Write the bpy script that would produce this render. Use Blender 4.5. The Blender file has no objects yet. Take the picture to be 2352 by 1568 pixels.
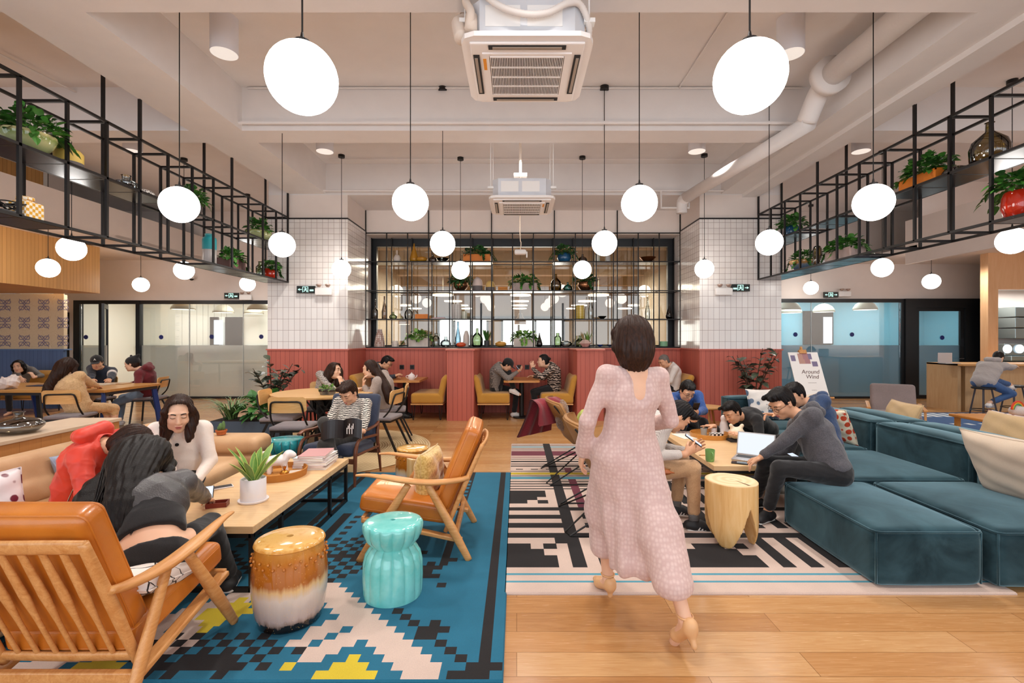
import bpy, bmesh, math, random
import numpy as np
from mathutils import Vector, Matrix, Euler
PI = math.pi
random.seed(7)
SC = bpy.context.scene
COL = SC.collection
# ------------------------------------------------------------------ camera, world, exposure
FPX, VX, VY, CH = 1110.0, 1187.0, 777.0, 1.5
cam_d = bpy.data.cameras.new('camera')
cam = bpy.data.objects.new('camera', cam_d)
COL.objects.link(cam)
cam.location = (0, 0, CH)
cam.rotation_euler = (PI/2, 0, 0)
cam_d.sensor_width = 36.0
cam_d.lens = FPX/2352*36.0
cam_d.shift_x = -(VX-1176)/2352
cam_d.shift_y = (VY-784)/2352
cam_d.clip_start = 0.05
cam_d.clip_end = 200
SC.camera = cam
SC.view_settings.view_transform = 'Standard'
SC.view_settings.look = 'None'
SC.view_settings.gamma = 1
SC.view_settings.use_curve_mapping = False
SC.view_settings.exposure = 0.0
world = bpy.data.worlds.new('sky')
SC.world = world
world.use_nodes = True
_b = world.node_tree.nodes['Background']
_b.inputs[0].default_value = (0.80, 0.90, 1.0, 1)
_b.inputs[1].default_value = 2.2
SC.cycles.max_bounces = 7
SC.cycles.diffuse_bounces = 4
SC.cycles.glossy_bounces = 4
SC.cycles.transmission_bounces = 7
SC.cycles.transparent_max_bounces = 10
SC.cycles.sample_clamp_indirect = 6
SC.cycles.caustics_reflective = False
SC.cycles.caustics_refractive = False
def area(name, loc, rot, sx, sy, power, col=(1, .97, .93), spread=None):
    l = bpy.data.lights.new(name, 'AREA'); l.shape = 'RECTANGLE'; l.size = sx; l.size_y = sy
    l.energy = power; l.color = col
    if spread: l.spread = spread
    o = bpy.data.objects.new(name, l); COL.objects.link(o); o.location = loc; o.rotation_euler = rot
    return o
# daylight through the tall windows behind the camera
area('window_daylight', (0.5, -2.9, 2.3), (PI/2, 0, 0), 13, 3.2, 120, (.93, .96, 1))
# the ceiling's own lamps: rows of surface downlights, in each bay
def spot(loc, power, size=2.2, col=(1, .955, .90), r=.12):
    l = bpy.data.lights.new('downlight', 'SPOT'); l.energy = power; l.spot_size = size; l.spot_blend = .8
    l.color = col; l.shadow_soft_size = r
    o = bpy.data.objects.new('downlight', l); COL.objects.link(o); o.location = loc
    return o

def W(px, py, D):
    return Vector(((px-VX)*D/FPX, D, CH-(py-VY)*D/FPX))
def F(px, py, z=0.0):
    D = (CH-z)*FPX/(py-VY)
    return Vector(((px-VX)*D/FPX, D, z))

# ------------------------------------------------------------------ materials
def hexc(h):
    if not isinstance(h, str): return tuple(h)[:3]
    h = h.lstrip('#')
    o = []
    for i in (0, 2, 4):
        c = int(h[i:i+2], 16)/255
        o.append(c/12.92 if c <= .04045 else ((c+.055)/1.055)**2.4)
    return tuple(o)
MATS = {}
class NT:
    def __init__(s, name):
        s.m = bpy.data.materials.new(name); s.m.use_nodes = True
        s.t = s.m.node_tree; s.n = s.t.nodes; s.l = s.t.links
        s.b = s.n['Principled BSDF']
    def new(s, ty, **kw):
        n = s.n.new(ty)
        for k, v in kw.items(): setattr(n, k, v)
        return n
    def link(s, a, b): s.l.new(a, b)
    def coord(s, kind='Object', scale=(1, 1, 1), rot=(0, 0, 0), loc=(0, 0, 0)):
        tc = s.new('ShaderNodeTexCoord'); mp = s.new('ShaderNodeMapping')
        if kind == 'World':
            g = s.new('ShaderNodeNewGeometry'); s.link(g.outputs['Position'], mp.inputs[0])
        else: s.link(tc.outputs[kind], mp.inputs[0])
        mp.inputs['Scale'].default_value = scale; mp.inputs['Rotation'].default_value = rot; mp.inputs['Location'].default_value = loc
        return mp.outputs[0]
    def noise(s, vec, scale=5, detail=3, rough=.5, dist=0):
        n = s.new('ShaderNodeTexNoise'); n.inputs['Scale'].default_value = scale
        n.inputs['Detail'].default_value = detail; n.inputs['Roughness'].default_value = rough
        n.inputs['Distortion'].default_value = dist
        if vec is not None: s.link(vec, n.inputs['Vector'])
        return n.outputs[0]
    def ramp(s, fac, stops, interp='LINEAR'):
        r = s.new('ShaderNodeValToRGB'); r.color_ramp.interpolation = interp
        e = r.color_ramp.elements
        while len(e) < len(stops): e.new(.5)
        for i, (p, c) in enumerate(stops):
            e[i].position = p; e[i].color = (*hexc(c), 1)
        s.link(fac, r.inputs[0]); return r.outputs[0]
    def math(s, op, a, b=None, clamp=False):
        n = s.new('ShaderNodeMath', operation=op); n.use_clamp = clamp
        for i, v in enumerate((a, b)):
            if v is None: continue
            if isinstance(v, (int, float)): n.inputs[i].default_value = v
            else: s.link(v, n.inputs[i])
        return n.outputs[0]
    def mix(s, fac, a, b, mode='MIX'):
        n = s.new('ShaderNodeMix', data_type='RGBA', blend_type=mode)
        for i, v in ((0, fac), (6, a), (7, b)):
            if isinstance(v, (int, float)): n.inputs[i].default_value = v
            elif isinstance(v, (str, tuple)): n.inputs[i].default_value = (*hexc(v), 1)
            else: s.link(v, n.inputs[i])
        return n.outputs[2]
    def bump(s, h, strength=.3, dist=.01):
        n = s.new('ShaderNodeBump'); n.inputs['Strength'].default_value = strength; n.inputs['Distance'].default_value = dist
        s.link(h, n.inputs['Height']); s.link(n.outputs[0], s.b.inputs['Normal'])
    def set(s, **kw):
        al = dict(color='Base Color', rough='Roughness', metal='Metallic', spec='Specular IOR Level', sheen='Sheen Weight', coat='Coat Weight', trans='Transmission Weight', ior='IOR', alpha='Alpha', em='Emission Color', ems='Emission Strength', coatr='Coat Roughness', sss='Subsurface Weight')
        for k, v in kw.items():
            i = s.b.inputs[al[k]]
            if hasattr(v, 'links') or isinstance(v, bpy.types.NodeSocket): s.link(v, i)
            elif k in ('color', 'em'): i.default_value = (*hexc(v), 1)
            else: i.default_value = v
        return s
def pm(name, color, rough=.6, metal=0, bump=0, bscale=60, var=0, **kw):
    """plain procedural material: slight colour variation and bump"""
    if name in MATS: return MATS[name]
    t = NT(name); t.set(rough=rough, metal=metal, **kw)
    v = t.coord('Object')
    if var:
        n = t.noise(v, 4, 3)
        c = hexc(color)
        t.set(color=t.ramp(n, [(.3, tuple(x*(1-var) for x in c)), (.7, tuple(min(1, x*(1+var)) for x in c))]))
    else: t.set(color=color)
    if bump: t.bump(t.noise(v, bscale, 2), bump, .005)
    MATS[name] = t.m; return t.m
def emis(name, color, strength):
    if name in MATS: return MATS[name]
    t = NT(name); t.set(color=(0, 0, 0), em=color, ems=strength, rough=.5); MATS[name] = t.m; return t.m
def wood(name, c1, c2, scale=1.0, axis=0, rough=.45, coat=0, stretch=14):
    """grain runs along the given object axis"""
    if name in MATS: return MATS[name]
    t = NT(name); sc = [stretch, stretch, stretch]; sc[axis] = 1.0
    v = t.coord('Object', tuple(x*scale for x in sc))
    n = t.noise(v, 1.6, 5, .6, 1.2); n2 = t.noise(v, 9, 3, .6)
    f = t.math('ADD', t.math('MULTIPLY', n, .7), t.math('MULTIPLY', n2, .3))
    t.set(color=t.ramp(f, [(.3, c1), (.68, c2)]), rough=rough, coat=coat)
    t.bump(n2, .08, .002); MATS[name] = t.m; return t.m
def fabric(name, c1, c2=None, scale=400, rough=.9, bump=.3, sheen=.2, big=.15):
    if name in MATS: return MATS[name]
    t = NT(name); v = t.coord('Object'); c = hexc(c1)
    c2 = hexc(c2) if c2 else tuple(x*.75 for x in c)
    n = t.noise(v, scale, 2); n2 = t.noise(v, 6, 3)
    f = t.math('ADD', t.math('MULTIPLY', n, 1-big), t.math('MULTIPLY', n2, big))
    t.set(color=t.ramp(f, [(.38, c2), (.62, c)]), rough=rough, sheen=sheen)
    t.bump(t.math('ADD', n, t.math('MULTIPLY', n2, 2)), bump, .003); MATS[name] = t.m; return t.m
def glass(name, color=(1, 1, 1), rough=0.0, alpha=.12, ior=1.45):
    """thin clear glass: glossy reflection over a transparent body"""
    if name in MATS: return MATS[name]
    m = bpy.data.materials.new(name); m.use_nodes = True; t = m.node_tree; t.nodes.clear()
    out = t.nodes.new('ShaderNodeOutputMaterial'); mx = t.nodes.new('ShaderNodeMixShader')
    tr = t.nodes.new('ShaderNodeBsdfTransparent'); gl = t.nodes.new('ShaderNodeBsdfGlossy'); fr = t.nodes.new('ShaderNodeFresnel')
    tr.inputs[0].default_value = (*[x**.6 for x in hexc(color)], 1); gl.inputs['Roughness'].default_value = rough; fr.inputs[0].default_value = ior
    ad = t.nodes.new('ShaderNodeMath'); ad.operation = 'ADD'; ad.inputs[1].default_value = alpha; ad.use_clamp = True
    t.links.new(fr.outputs[0], ad.inputs[0]); t.links.new(ad.outputs[0], mx.inputs[0])
    t.links.new(tr.outputs[0], mx.inputs[1]); t.links.new(gl.outputs[0], mx.inputs[2]); t.links.new(mx.outputs[0], out.inputs[0])
    MATS[name] = m; return m

# ------------------------------------------------------------------ mesh builder
def rotm(rx=0, ry=0, rz=0): return Euler((rx, ry, rz)).to_matrix()
class MB:
    def __init__(s): s.v = []; s.f = []; s.mi = []; s.cur = 0
    def m(s, i): s.cur = i; return s
    def add(s, vs, fs):
        b = len(s.v); s.v.extend(tuple(p) for p in vs)
        for f in fs: s.f.append(tuple(b+i for i in f)); s.mi.append(s.cur)
        return s
    def box(s, c, d, R=None, bev=0, taper=1.0):
        x, y, z = d[0]/2, d[1]/2, d[2]/2; c = Vector(c)
        if bev > 0:
            bm = bmesh.new(); bmesh.ops.create_cube(bm, size=1)
            for v in bm.verts:
                k = taper if v.co.z > 0 else 1
                v.co = Vector((v.co.x*d[0]*k, v.co.y*d[1]*k, v.co.z*d[2]))
            bmesh.ops.bevel(bm, geom=bm.edges[:], offset=min(bev, min(d)*.49), segments=2 if bev < .02 else 4, affect='EDGES', profile=.5)
            bm.verts.ensure_lookup_table()
            vs = [(R @ v.co if R else v.co)+c for v in bm.verts]; fs = [[v.index for v in f.verts] for f in bm.faces]
            bm.free(); return s.add(vs, fs)
        k = taper
        P = [(-x, -y, -z), (x, -y, -z), (x, y, -z), (-x, y, -z), (-x*k, -y*k, z), (x*k, -y*k, z), (x*k, y*k, z), (-x*k, y*k, z)]
        P = [(R @ Vector(p) if R else Vector(p))+c for p in P]
        return s.add(P, [(0, 3, 2, 1), (4, 5, 6, 7), (0, 1, 5, 4), (1, 2, 6, 5), (2, 3, 7, 6), (3, 0, 4, 7)])
    def b2(s, x0, x1, y0, y1, z0, z1, bev=0): return s.box(((x0+x1)/2, (y0+y1)/2, (z0+z1)/2), (abs(x1-x0), abs(y1-y0), abs(z1-z0)), bev=bev)
    def beam(s, a, b, w, h=None, up=(0, 0, 1), bev=0, taper=1.0):
        """square bar between two points"""
        a, b = Vector(a), Vector(b); h = h or w; d = b-a; L = d.length
        if L < 1e-6: return s
        z = d/L; u = Vector(up)
        if abs(z.dot(u)) > .99: u = Vector((0, 1, 0))
        x = u.cross(z).normalized(); y = z.cross(x)
        R = Matrix((x, y, z)).transposed()
        return s.box((a+b)/2, (w, h, L), R, bev, taper)
    def tube(s, pts, r, n=8, cap=True, flat=1.0, up=None, closed=False):
        pts = [Vector(p) for p in pts]; N = len(pts)
        rs = r if isinstance(r, (list, tuple)) else [r]*N
        u = Vector(up) if up else None; rings = []; pu = None
        for i, p in enumerate(pts):
            if closed: t = (pts[(i+1) % N]-pts[i-1])
            else: t = (pts[min(i+1, N-1)]-pts[max(i-1, 0)])
            t = t.normalized() if t.length > 1e-9 else Vector((0, 0, 1))
            if u is not None: a = u.cross(t)
            elif pu is None: a = (Vector((0, 0, 1)) if abs(t.z) < .9 else Vector((1, 0, 0))).cross(t)
            else: a = pu-t*pu.dot(t)
            if a.length < 1e-6: a = Vector((1, 0, 0))
            a.normalize(); pu = a; bb = t.cross(a)
            rings.append([p+(a*math.cos(2*PI*k/n)+bb*math.sin(2*PI*k/n)*flat)*rs[i] for k in range(n)])
        vs = [q for ring in rings for q in ring]; fs = []
        for i in range(N if closed else N-1):
            for k in range(n):
                j = (i+1) % N
                fs.append((i*n+k, i*n+(k+1) % n, j*n+(k+1) % n, j*n+k))
        if cap and not closed:
            fs.append(tuple(range(n-1, -1, -1))); fs.append(tuple((N-1)*n+k for k in range(n)))
        return s.add(vs, fs)
    def cyl(s, a, b, r, r2=None, n=20): return s.tube([a, b], [r, r if r2 is None else r2], n)
    def lathe(s, prof, c=(0, 0, 0), n=32, wob=None, sc=(1, 1)):
        """prof: (r,z) from bottom to top; wob(k,theta,r,z)->r"""
        c = Vector(c); vs = []; fs = []; M = len(prof)
        for j, (r, z) in enumerate(prof):
            for k in range(n):
                th = 2*PI*k/n; rr = wob(th, r, z) if wob else r
                vs.append(c+Vector((rr*math.cos(th)*sc[0], rr*math.sin(th)*sc[1], z)))
        for j in range(M-1):
            for k in range(n): fs.append((j*n+k, j*n+(k+1) % n, (j+1)*n+(k+1) % n, (j+1)*n+k))
        if prof[0][0] > 1e-5: fs.append(tuple(range(n-1, -1, -1)))
        if prof[-1][0] > 1e-5: fs.append(tuple((M-1)*n+k for k in range(n)))
        return s.add(vs, fs)
    def ell(s, c, r, R=None, n=16, m=10):
        c = Vector(c); vs = []; fs = []
        if isinstance(r, (int, float)): r = (r, r, r)
        for j in range(m+1):
            ph = -PI/2+PI*j/m
            for k in range(n):
                th = 2*PI*k/n; p = Vector((r[0]*math.cos(ph)*math.cos(th), r[1]*math.cos(ph)*math.sin(th), r[2]*math.sin(ph)))
                vs.append((R @ p if R else p)+c)
        for j in range(m):
            for k in range(n): fs.append((j*n+k, j*n+(k+1) % n, (j+1)*n+(k+1) % n, (j+1)*n+k))
        return s.add(vs, fs)
    def prism(s, poly, z0, z1, T=None):
        """extrude polygon (xy, ccw); T maps the 3-D points"""
        n = len(poly); vs = [Vector((x, y, z0)) for x, y in poly]+[Vector((x, y, z1)) for x, y in poly]
        if T: vs = [T(v) for v in vs]
        fs = [tuple(range(n-1, -1, -1)), tuple(range(n, 2*n))]+[(i, (i+1) % n, n+(i+1) % n, n+i) for i in range(n)]
        return s.add(vs, fs)
    def grid(s, fn, nu, nv, closed_u=False):
        vs = [fn(i/(nu if closed_u else nu-1), j/(nv-1)) for j in range(nv) for i in range(nu)]; fs = []
        for j in range(nv-1):
            for i in range(nu if closed_u else nu-1):
                i2 = (i+1) % nu; fs.append((j*nu+i, j*nu+i2, (j+1)*nu+i2, (j+1)*nu+i))
        return s.add(vs, fs)
    def build(s, name, mats, parent=None, smooth=False, loc=None, rz=None, merge=False, auto=None):
        me = bpy.data.meshes.new(name); me.from_pydata(s.v, [], s.f)
        if not isinstance(mats, (list, tuple)): mats = [mats]
        for m in mats: me.materials.append(m)
        if len(mats) > 1: me.polygons.foreach_set('material_index', s.mi)
        if merge:
            bm = bmesh.new(); bm.from_mesh(me); bmesh.ops.remove_doubles(bm, verts=bm.verts, dist=1e-5)
            bmesh.ops.recalc_face_normals(bm, faces=bm.faces); bm.to_mesh(me); bm.free()
        if smooth or auto:
            me.polygons.foreach_set('use_smooth', [True]*len(me.polygons))
            if auto: me.set_sharp_from_angle(angle=math.radians(auto))
        me.update()
        o = bpy.data.objects.new(name, me); COL.objects.link(o)
        if parent is not None: o.parent = parent
        if loc is not None: o.location = loc
        if rz is not None: o.rotation_euler = (0, 0, rz)
        return o
def tag(o, label=None, cat=None, group=None, kind=None):
    if label: o['label'] = label
    if cat: o['category'] = cat
    if group: o['group'] = group
    if kind: o['kind'] = kind
    return o
def empty(name, loc=(0, 0, 0), rz=0, label=None, cat=None, group=None):
    o = bpy.data.objects.new(name, None); o.empty_display_size = .1; COL.objects.link(o)
    o.location = loc; o.rotation_euler = (0, 0, rz)
    return tag(o, label, cat, group)
def struct(name, mb, mats, parent=None, **kw):
    o = mb.build(name, mats, parent, **kw)
    if parent is None: o['kind'] = 'structure'
    return o
def dup(root, loc, rz=0, label=None, group=None, scale=None):
    def cp(o, par):
        c = o.copy(); COL.objects.link(c)
        if par is not None: c.parent = par
        for ch in o.children: cp(ch, c)
        return c
    r = cp(root, None); r.location = loc; r.rotation_euler = (0, 0, rz)
    if scale: r.scale = (scale,)*3 if isinstance(scale, (int, float)) else scale
    return tag(r, label, None, group)

# ------------------------------------------------------------------ signed distance sculpting (numpy) -> smooth closed mesh
def _v(a): return np.array(a, dtype=np.float32)
def axes_from(z, x=None):
    """rows: frame axes; z along given, x near given"""
    z = Vector(z).normalized(); x = Vector(x) if x is not None else (Vector((1, 0, 0)) if abs(z.x) < .9 else Vector((0, 1, 0)))
    x = (x-z*x.dot(z)).normalized(); y = z.cross(x)
    return np.array([x, y, z], dtype=np.float32)
class SDF:
    def __init__(s, res=.008, k=.02): s.res = res; s.k = k; s.p = []
    def _add(s, kind, lo, hi, fn, k, op, mat=0): s.p.append((op, _v(lo), _v(hi), fn, s.k if k is None else k)); return s
    def cone(s, a, b, ra, rb=None, k=None, op='+', lat=None, ls=1.0):
        """tapered capsule; lat/ls: widen along direction lat by factor ls"""
        rb = ra if rb is None else rb
        a = _v(a); b = _v(b); L = float(np.linalg.norm(b-a)); z = (b-a)/max(L, 1e-6); mr = max(ra, rb)*max(1, ls)
        latv = None
        if lat is not None and ls != 1.0:
            latv = _v(lat)-z*float(np.dot(_v(lat), z)); latv = latv/max(1e-6, np.linalg.norm(latv))
        def fn(P):
            q = P-a; h = q@z
            r2 = (q*q).sum(-1)-h*h
            if latv is not None:
                w = q@latv; r2 = r2-w*w*(1-1/(ls*ls))
            r = np.sqrt(np.maximum(r2, 0))
            t = np.clip(h/max(L, 1e-6), 0, 1)
            # distance to a tapered capsule (good approximation for small tapers)
            d = np.sqrt(r*r+(h-t*L)**2)-(ra+(rb-ra)*t)
            return d
        return s._add('c', np.minimum(a, b)-mr, np.maximum(a, b)+mr, fn, k, op)
    def ell(s, c, r, A=None, k=None, op='+'):
        c = _v(c); r = _v(r if not isinstance(r, (int, float)) else (r, r, r)); A_ = None if A is None else _v(A); mr = float(r.max())
        ext = r if A_ is None else np.sqrt(((A_*r[:, None])**2).sum(0))
        def fn(P):
            q = P-c
            if A_ is not None: q = q@A_.T
            k0 = np.sqrt(((q/r)**2).sum(-1)); k1 = np.sqrt(((q/(r*r))**2).sum(-1))
            return np.where(k1 > 1e-6, k0*(k0-1)/np.maximum(k1, 1e-6), -float(r.min()))
        return s._add('e', c-ext, c+ext, fn, k, op)
    def box(s, c, h, rad=.01, A=None, k=None, op='+', bulge=0):
        c = _v(c); h = _v(h); A_ = None if A is None else _v(A)
        hh = h+bulge
        ext = hh if A_ is None else np.abs(A_.T)@hh
        def fn(P):
            q = P-c
            if A_ is not None: q = q@A_.T
            if bulge:
                u = q/h; bx = bulge*np.clip(1-u[..., 0]**2, 0, 1)*np.clip(1-u[..., 1]**2, 0, 1)
                e = np.abs(q)-h+rad; e = e.copy(); e[..., 2] -= bx
            else: e = np.abs(q)-h+rad
            return np.sqrt((np.maximum(e, 0)**2).sum(-1))+np.minimum(e.max(-1), 0)-rad
        return s._add('b', c-ext, c+ext, fn, k, op)
    def path(s, pts, rs, k=None, op='+', lat=None, ls=1.0):
        for i in range(len(pts)-1):
            ra = rs[i] if isinstance(rs, (list, tuple)) else rs; rb = rs[i+1] if isinstance(rs, (list, tuple)) else rs
            s.cone(pts[i], pts[i+1], ra, rb, k, op, lat, ls)
        return s
    def arrays(s, disp=None):
        res = s.res; pos = [q for q in s.p if q[0] == '+']
        lo = np.min([q[1] for q in pos], 0)-3*res-.01; hi = np.max([q[2] for q in pos], 0)+3*res+.01
        n = np.ceil((hi-lo)/res).astype(int)+1
        Fd = np.full(n, .1, np.float32)
        ax = [lo[i]+res*np.arange(n[i], dtype=np.float32) for i in range(3)]
        for op, l, h, fn, k in s.p:
            pad = k+2.5*res+.006
            i0 = np.clip(np.floor((l-pad-lo)/res).astype(int), 0, n); i1 = np.clip(np.ceil((h+pad-lo)/res).astype(int)+1, 0, n)
            if (i1 <= i0).any(): continue
            sl = tuple(slice(a, b) for a, b in zip(i0, i1))
            X, Y, Z = np.meshgrid(ax[0][sl[0]], ax[1][sl[1]], ax[2][sl[2]], indexing='ij')
            d = fn(np.stack([X, Y, Z], -1)).astype(np.float32); f = Fd[sl]
            if op == '+':
                hh = np.maximum(k-np.abs(f-d), 0)/max(k, 1e-6); Fd[sl] = np.minimum(f, d)-hh*hh*k*.25
            else:
                hh = np.maximum(k-np.abs(f+d), 0)/max(k, 1e-6); Fd[sl] = np.maximum(f, -d)+hh*hh*k*.25
        S = Fd < 0; c = np.zeros(n-1, np.uint8)
        for i in (0, 1):
            for j in (0, 1):
                for kk in (0, 1): c += S[i:n[0]-1+i, j:n[1]-1+j, kk:n[2]-1+kk]
        mask = (c > 0) & (c < 8); idx = np.full(mask.shape, -1, np.int64); I = np.argwhere(mask); idx[mask] = np.arange(len(I))
        pos = np.zeros((len(I), 3), np.float32); cnt = np.zeros(len(I), np.float32)
        corners = [(i, j, kk) for i in (0, 1) for j in (0, 1) for kk in (0, 1)]
        vals = {co: Fd[I[:, 0]+co[0], I[:, 1]+co[1], I[:, 2]+co[2]] for co in corners}
        for a in corners:
            for dim in range(3):
                if a[dim]: continue
                b = list(a); b[dim] = 1; b = tuple(b); fa, fb = vals[a], vals[b]; cr = (fa < 0) != (fb < 0)
                t = np.where(cr, fa/np.where(cr, fa-fb, 1), 0)
                p = np.array(a, np.float32)[None].repeat(len(I), 0); p[:, dim] += t
                pos += p*cr[:, None]; cnt += cr
        V = lo+res*(I+pos/np.maximum(cnt, 1)[:, None])
        Q = []
        for dim in range(3):
            o1, o2 = [(1, 2), (2, 0), (0, 1)][dim]
            sa = [slice(0, n[i]) for i in range(3)]; sb = list(sa); sa[dim] = slice(0, n[dim]-1); sb[dim] = slice(1, n[dim])
            A, B = S[tuple(sa)], S[tuple(sb)]
            E = np.argwhere(A != B)
            ok = (E[:, o1] > 0) & (E[:, o2] > 0) & (E[:, o1] < n[o1]-1) & (E[:, o2] < n[o2]-1); E = E[ok]
            def ci(d1, d2):
                e = E.copy(); e[:, o1] += d1; e[:, o2] += d2; return idx[e[:, 0], e[:, 1], e[:, 2]]
            q = np.stack([ci(-1, -1), ci(0, -1), ci(0, 0), ci(-1, 0)], 1)
            inv = A[E[:, 0], E[:, 1], E[:, 2]]
            q[~inv] = q[~inv][:, ::-1]
            Q.append(q)
        Q = np.concatenate(Q)
        return V.astype(np.float32), Q
    def build(s, name, mats, parent=None, matfn=None, disp=None, loc=None, rz=None, relax=1, warp=None):
        V, Q = s.arrays()
        if relax:
            e = np.concatenate([Q[:, [0, 1]], Q[:, [1, 2]], Q[:, [2, 3]], Q[:, [3, 0]]])
            for _ in range(relax):
                acc = np.zeros_like(V); cn = np.zeros(len(V), np.float32)
                np.add.at(acc, e[:, 0], V[e[:, 1]]); np.add.at(acc, e[:, 1], V[e[:, 0]]); np.add.at(cn, e[:, 0], 1); np.add.at(cn, e[:, 1], 1)
                V = V*.5+.5*acc/np.maximum(cn, 1)[:, None]
        me = bpy.data.meshes.new(name)
        nq = len(Q)
        me.vertices.add(len(V)); me.loops.add(nq*4); me.polygons.add(nq)
        if not isinstance(mats, (list, tuple)): mats = [mats]
        for m in mats: me.materials.append(m)
        if warp is not None: V = warp(V).astype(np.float32)
        me.vertices.foreach_set('co', V.ravel()); me.loops.foreach_set('vertex_index', Q.ravel().astype(np.int32))
        me.polygons.foreach_set('loop_start', np.arange(0, nq*4, 4, dtype=np.int32))
        me.polygons.foreach_set('loop_total', np.full(nq, 4, dtype=np.int32))
        me.polygons.foreach_set('use_smooth', np.ones(nq, dtype=bool))
        if matfn is not None:
            me.polygons.foreach_set('material_index', matfn(V[Q].mean(1)).astype(np.int32))
        me.update(calc_edges=True)
        if disp is not None:
            no = np.empty(len(V)*3, np.float32); me.vertices.foreach_get('normal', no); no = no.reshape(-1, 3)
            V = V+no*disp(V)[:, None]; me.vertices.foreach_set('co', V.astype(np.float32).ravel()); me.update()
        o = bpy.data.objects.new(name, me); COL.objects.link(o)
        if parent is not None: o.parent = parent
        if loc is not None: o.location = loc
        if rz is not None: o.rotation_euler = (0, 0, rz)
        return o
# ================================================================== MATERIALS OF THE ROOM
paint = pm('ceiling_paint', '#e3ddda', .85, var=.02, bump=.15, bscale=40)
wallp = pm('wall_paint', '#e6dad2', .85, var=.02, bump=.1, bscale=50)
white = pm('white_enamel', '#f0edea', .45)
blackm = pm('black_steel', '#1a1615', .45, metal=.3, bump=.05)
blackw = pm('black_frame', '#14171b', .4)
darkgrey = pm('dark_grey', '#2c2b2d', .6)
oak = wood('oak', '#c98f4f', '#e0b077', 1.0, 0, .4)
oak_y = wood('oak_y', '#c98f4f', '#e0b077', 1.0, 1, .4)
oak_z = wood('oak_z', '#c08748', '#dcab70', 1.0, 2, .4)
paleoak = wood('pale_oak', '#d9b083', '#ecd0a8', 1.2, 1, .35)
def boards(name, c, groove, w, axis='x', rough=.55, gw=.07):
    t = NT(name); g = t.new('ShaderNodeNewGeometry'); sp = t.new('ShaderNodeSeparateXYZ'); t.link(g.outputs['Position'], sp.inputs[0])
    u = t.math('ADD', sp.outputs[0], sp.outputs[1]) if axis == 'xy' else sp.outputs[0 if axis == 'x' else 1]
    q = t.math('DIVIDE', u, w); fr = t.math('FRACT', q); lt = t.math('LESS_THAN', fr, gw)
    cell = t.math('FLOOR', q); wn = t.new('ShaderNodeTexWhiteNoise', noise_dimensions='1D'); t.link(cell, wn.inputs['W'])
    cc = hexc(c); n = t.noise(t.coord('World', (30, 30, 2)), 3, 3)
    f = t.math('ADD', t.math('MULTIPLY', wn.outputs[0], .5), t.math('MULTIPLY', n, .5))
    base = t.ramp(f, [(.1, tuple(x*.86 for x in cc)), (.9, tuple(min(1, x*1.1) for x in cc))])
    t.set(color=t.mix(lt, base, groove), rough=rough)
    inv = t.math('SUBTRACT', 1.0, lt); t.bump(inv, .5, .006)
    return t.m
red_boards = boards('red_beadboard', '#bd6353', '#86392e', .083, 'xy')
blue_boards = boards('blue_beadboard', '#54709c', '#364f78', .083, 'xy')
wood_ribs = boards('ribbed_oak', '#dba562', '#c08a49', .07, 'y', .5, .12)
def tile_mat():
    t = NT('white_tile'); g = t.new('ShaderNodeNewGeometry'); sp = t.new('ShaderNodeSeparateXYZ'); t.link(g.outputs['Position'], sp.inputs[0])
    u = t.math('ADD', sp.outputs[0], sp.outputs[1])
    def grid(w, h):
        cb = t.new('ShaderNodeCombineXYZ'); t.link(u, cb.inputs[0]); t.link(sp.outputs[2], cb.inputs[1])
        b = t.new('ShaderNodeTexBrick'); b.offset = 0; b.squash = 1
        b.inputs['Scale'].default_value = 1; b.inputs['Brick Width'].default_value = w; b.inputs['Row Height'].default_value = h
        b.inputs['Mortar Size'].default_value = .0032; b.inputs['Mortar Smooth'].default_value = .1
        b.inputs['Color1'].default_value = (*hexc('#f1ece8'), 1); b.inputs['Color2'].default_value = (*hexc('#e9e3df'), 1)
        b.inputs['Mortar'].default_value = (*hexc('#a89792'), 1)
        t.link(cb.outputs[0], b.inputs['Vector']); return b
    a, b = grid(.103, .103), grid(.103, .206)
    hi = t.math('GREATER_THAN', sp.outputs[2], 2.37)
    t.set(color=t.mix(hi, b.outputs[0], a.outputs[0]), rough=.12)
    fac = t.math('ADD', t.math('MULTIPLY', a.outputs['Fac'], hi), t.math('MULTIPLY', b.outputs['Fac'], t.math('SUBTRACT', 1.0, hi)))
    nz = t.noise(t.coord('World'), 5, 2)
    t.bump(t.math('ADD', t.math('MULTIPLY', fac, -1.0), t.math('MULTIPLY', nz, .6)), .35, .006)
    return t.m
tile = tile_mat()
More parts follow.
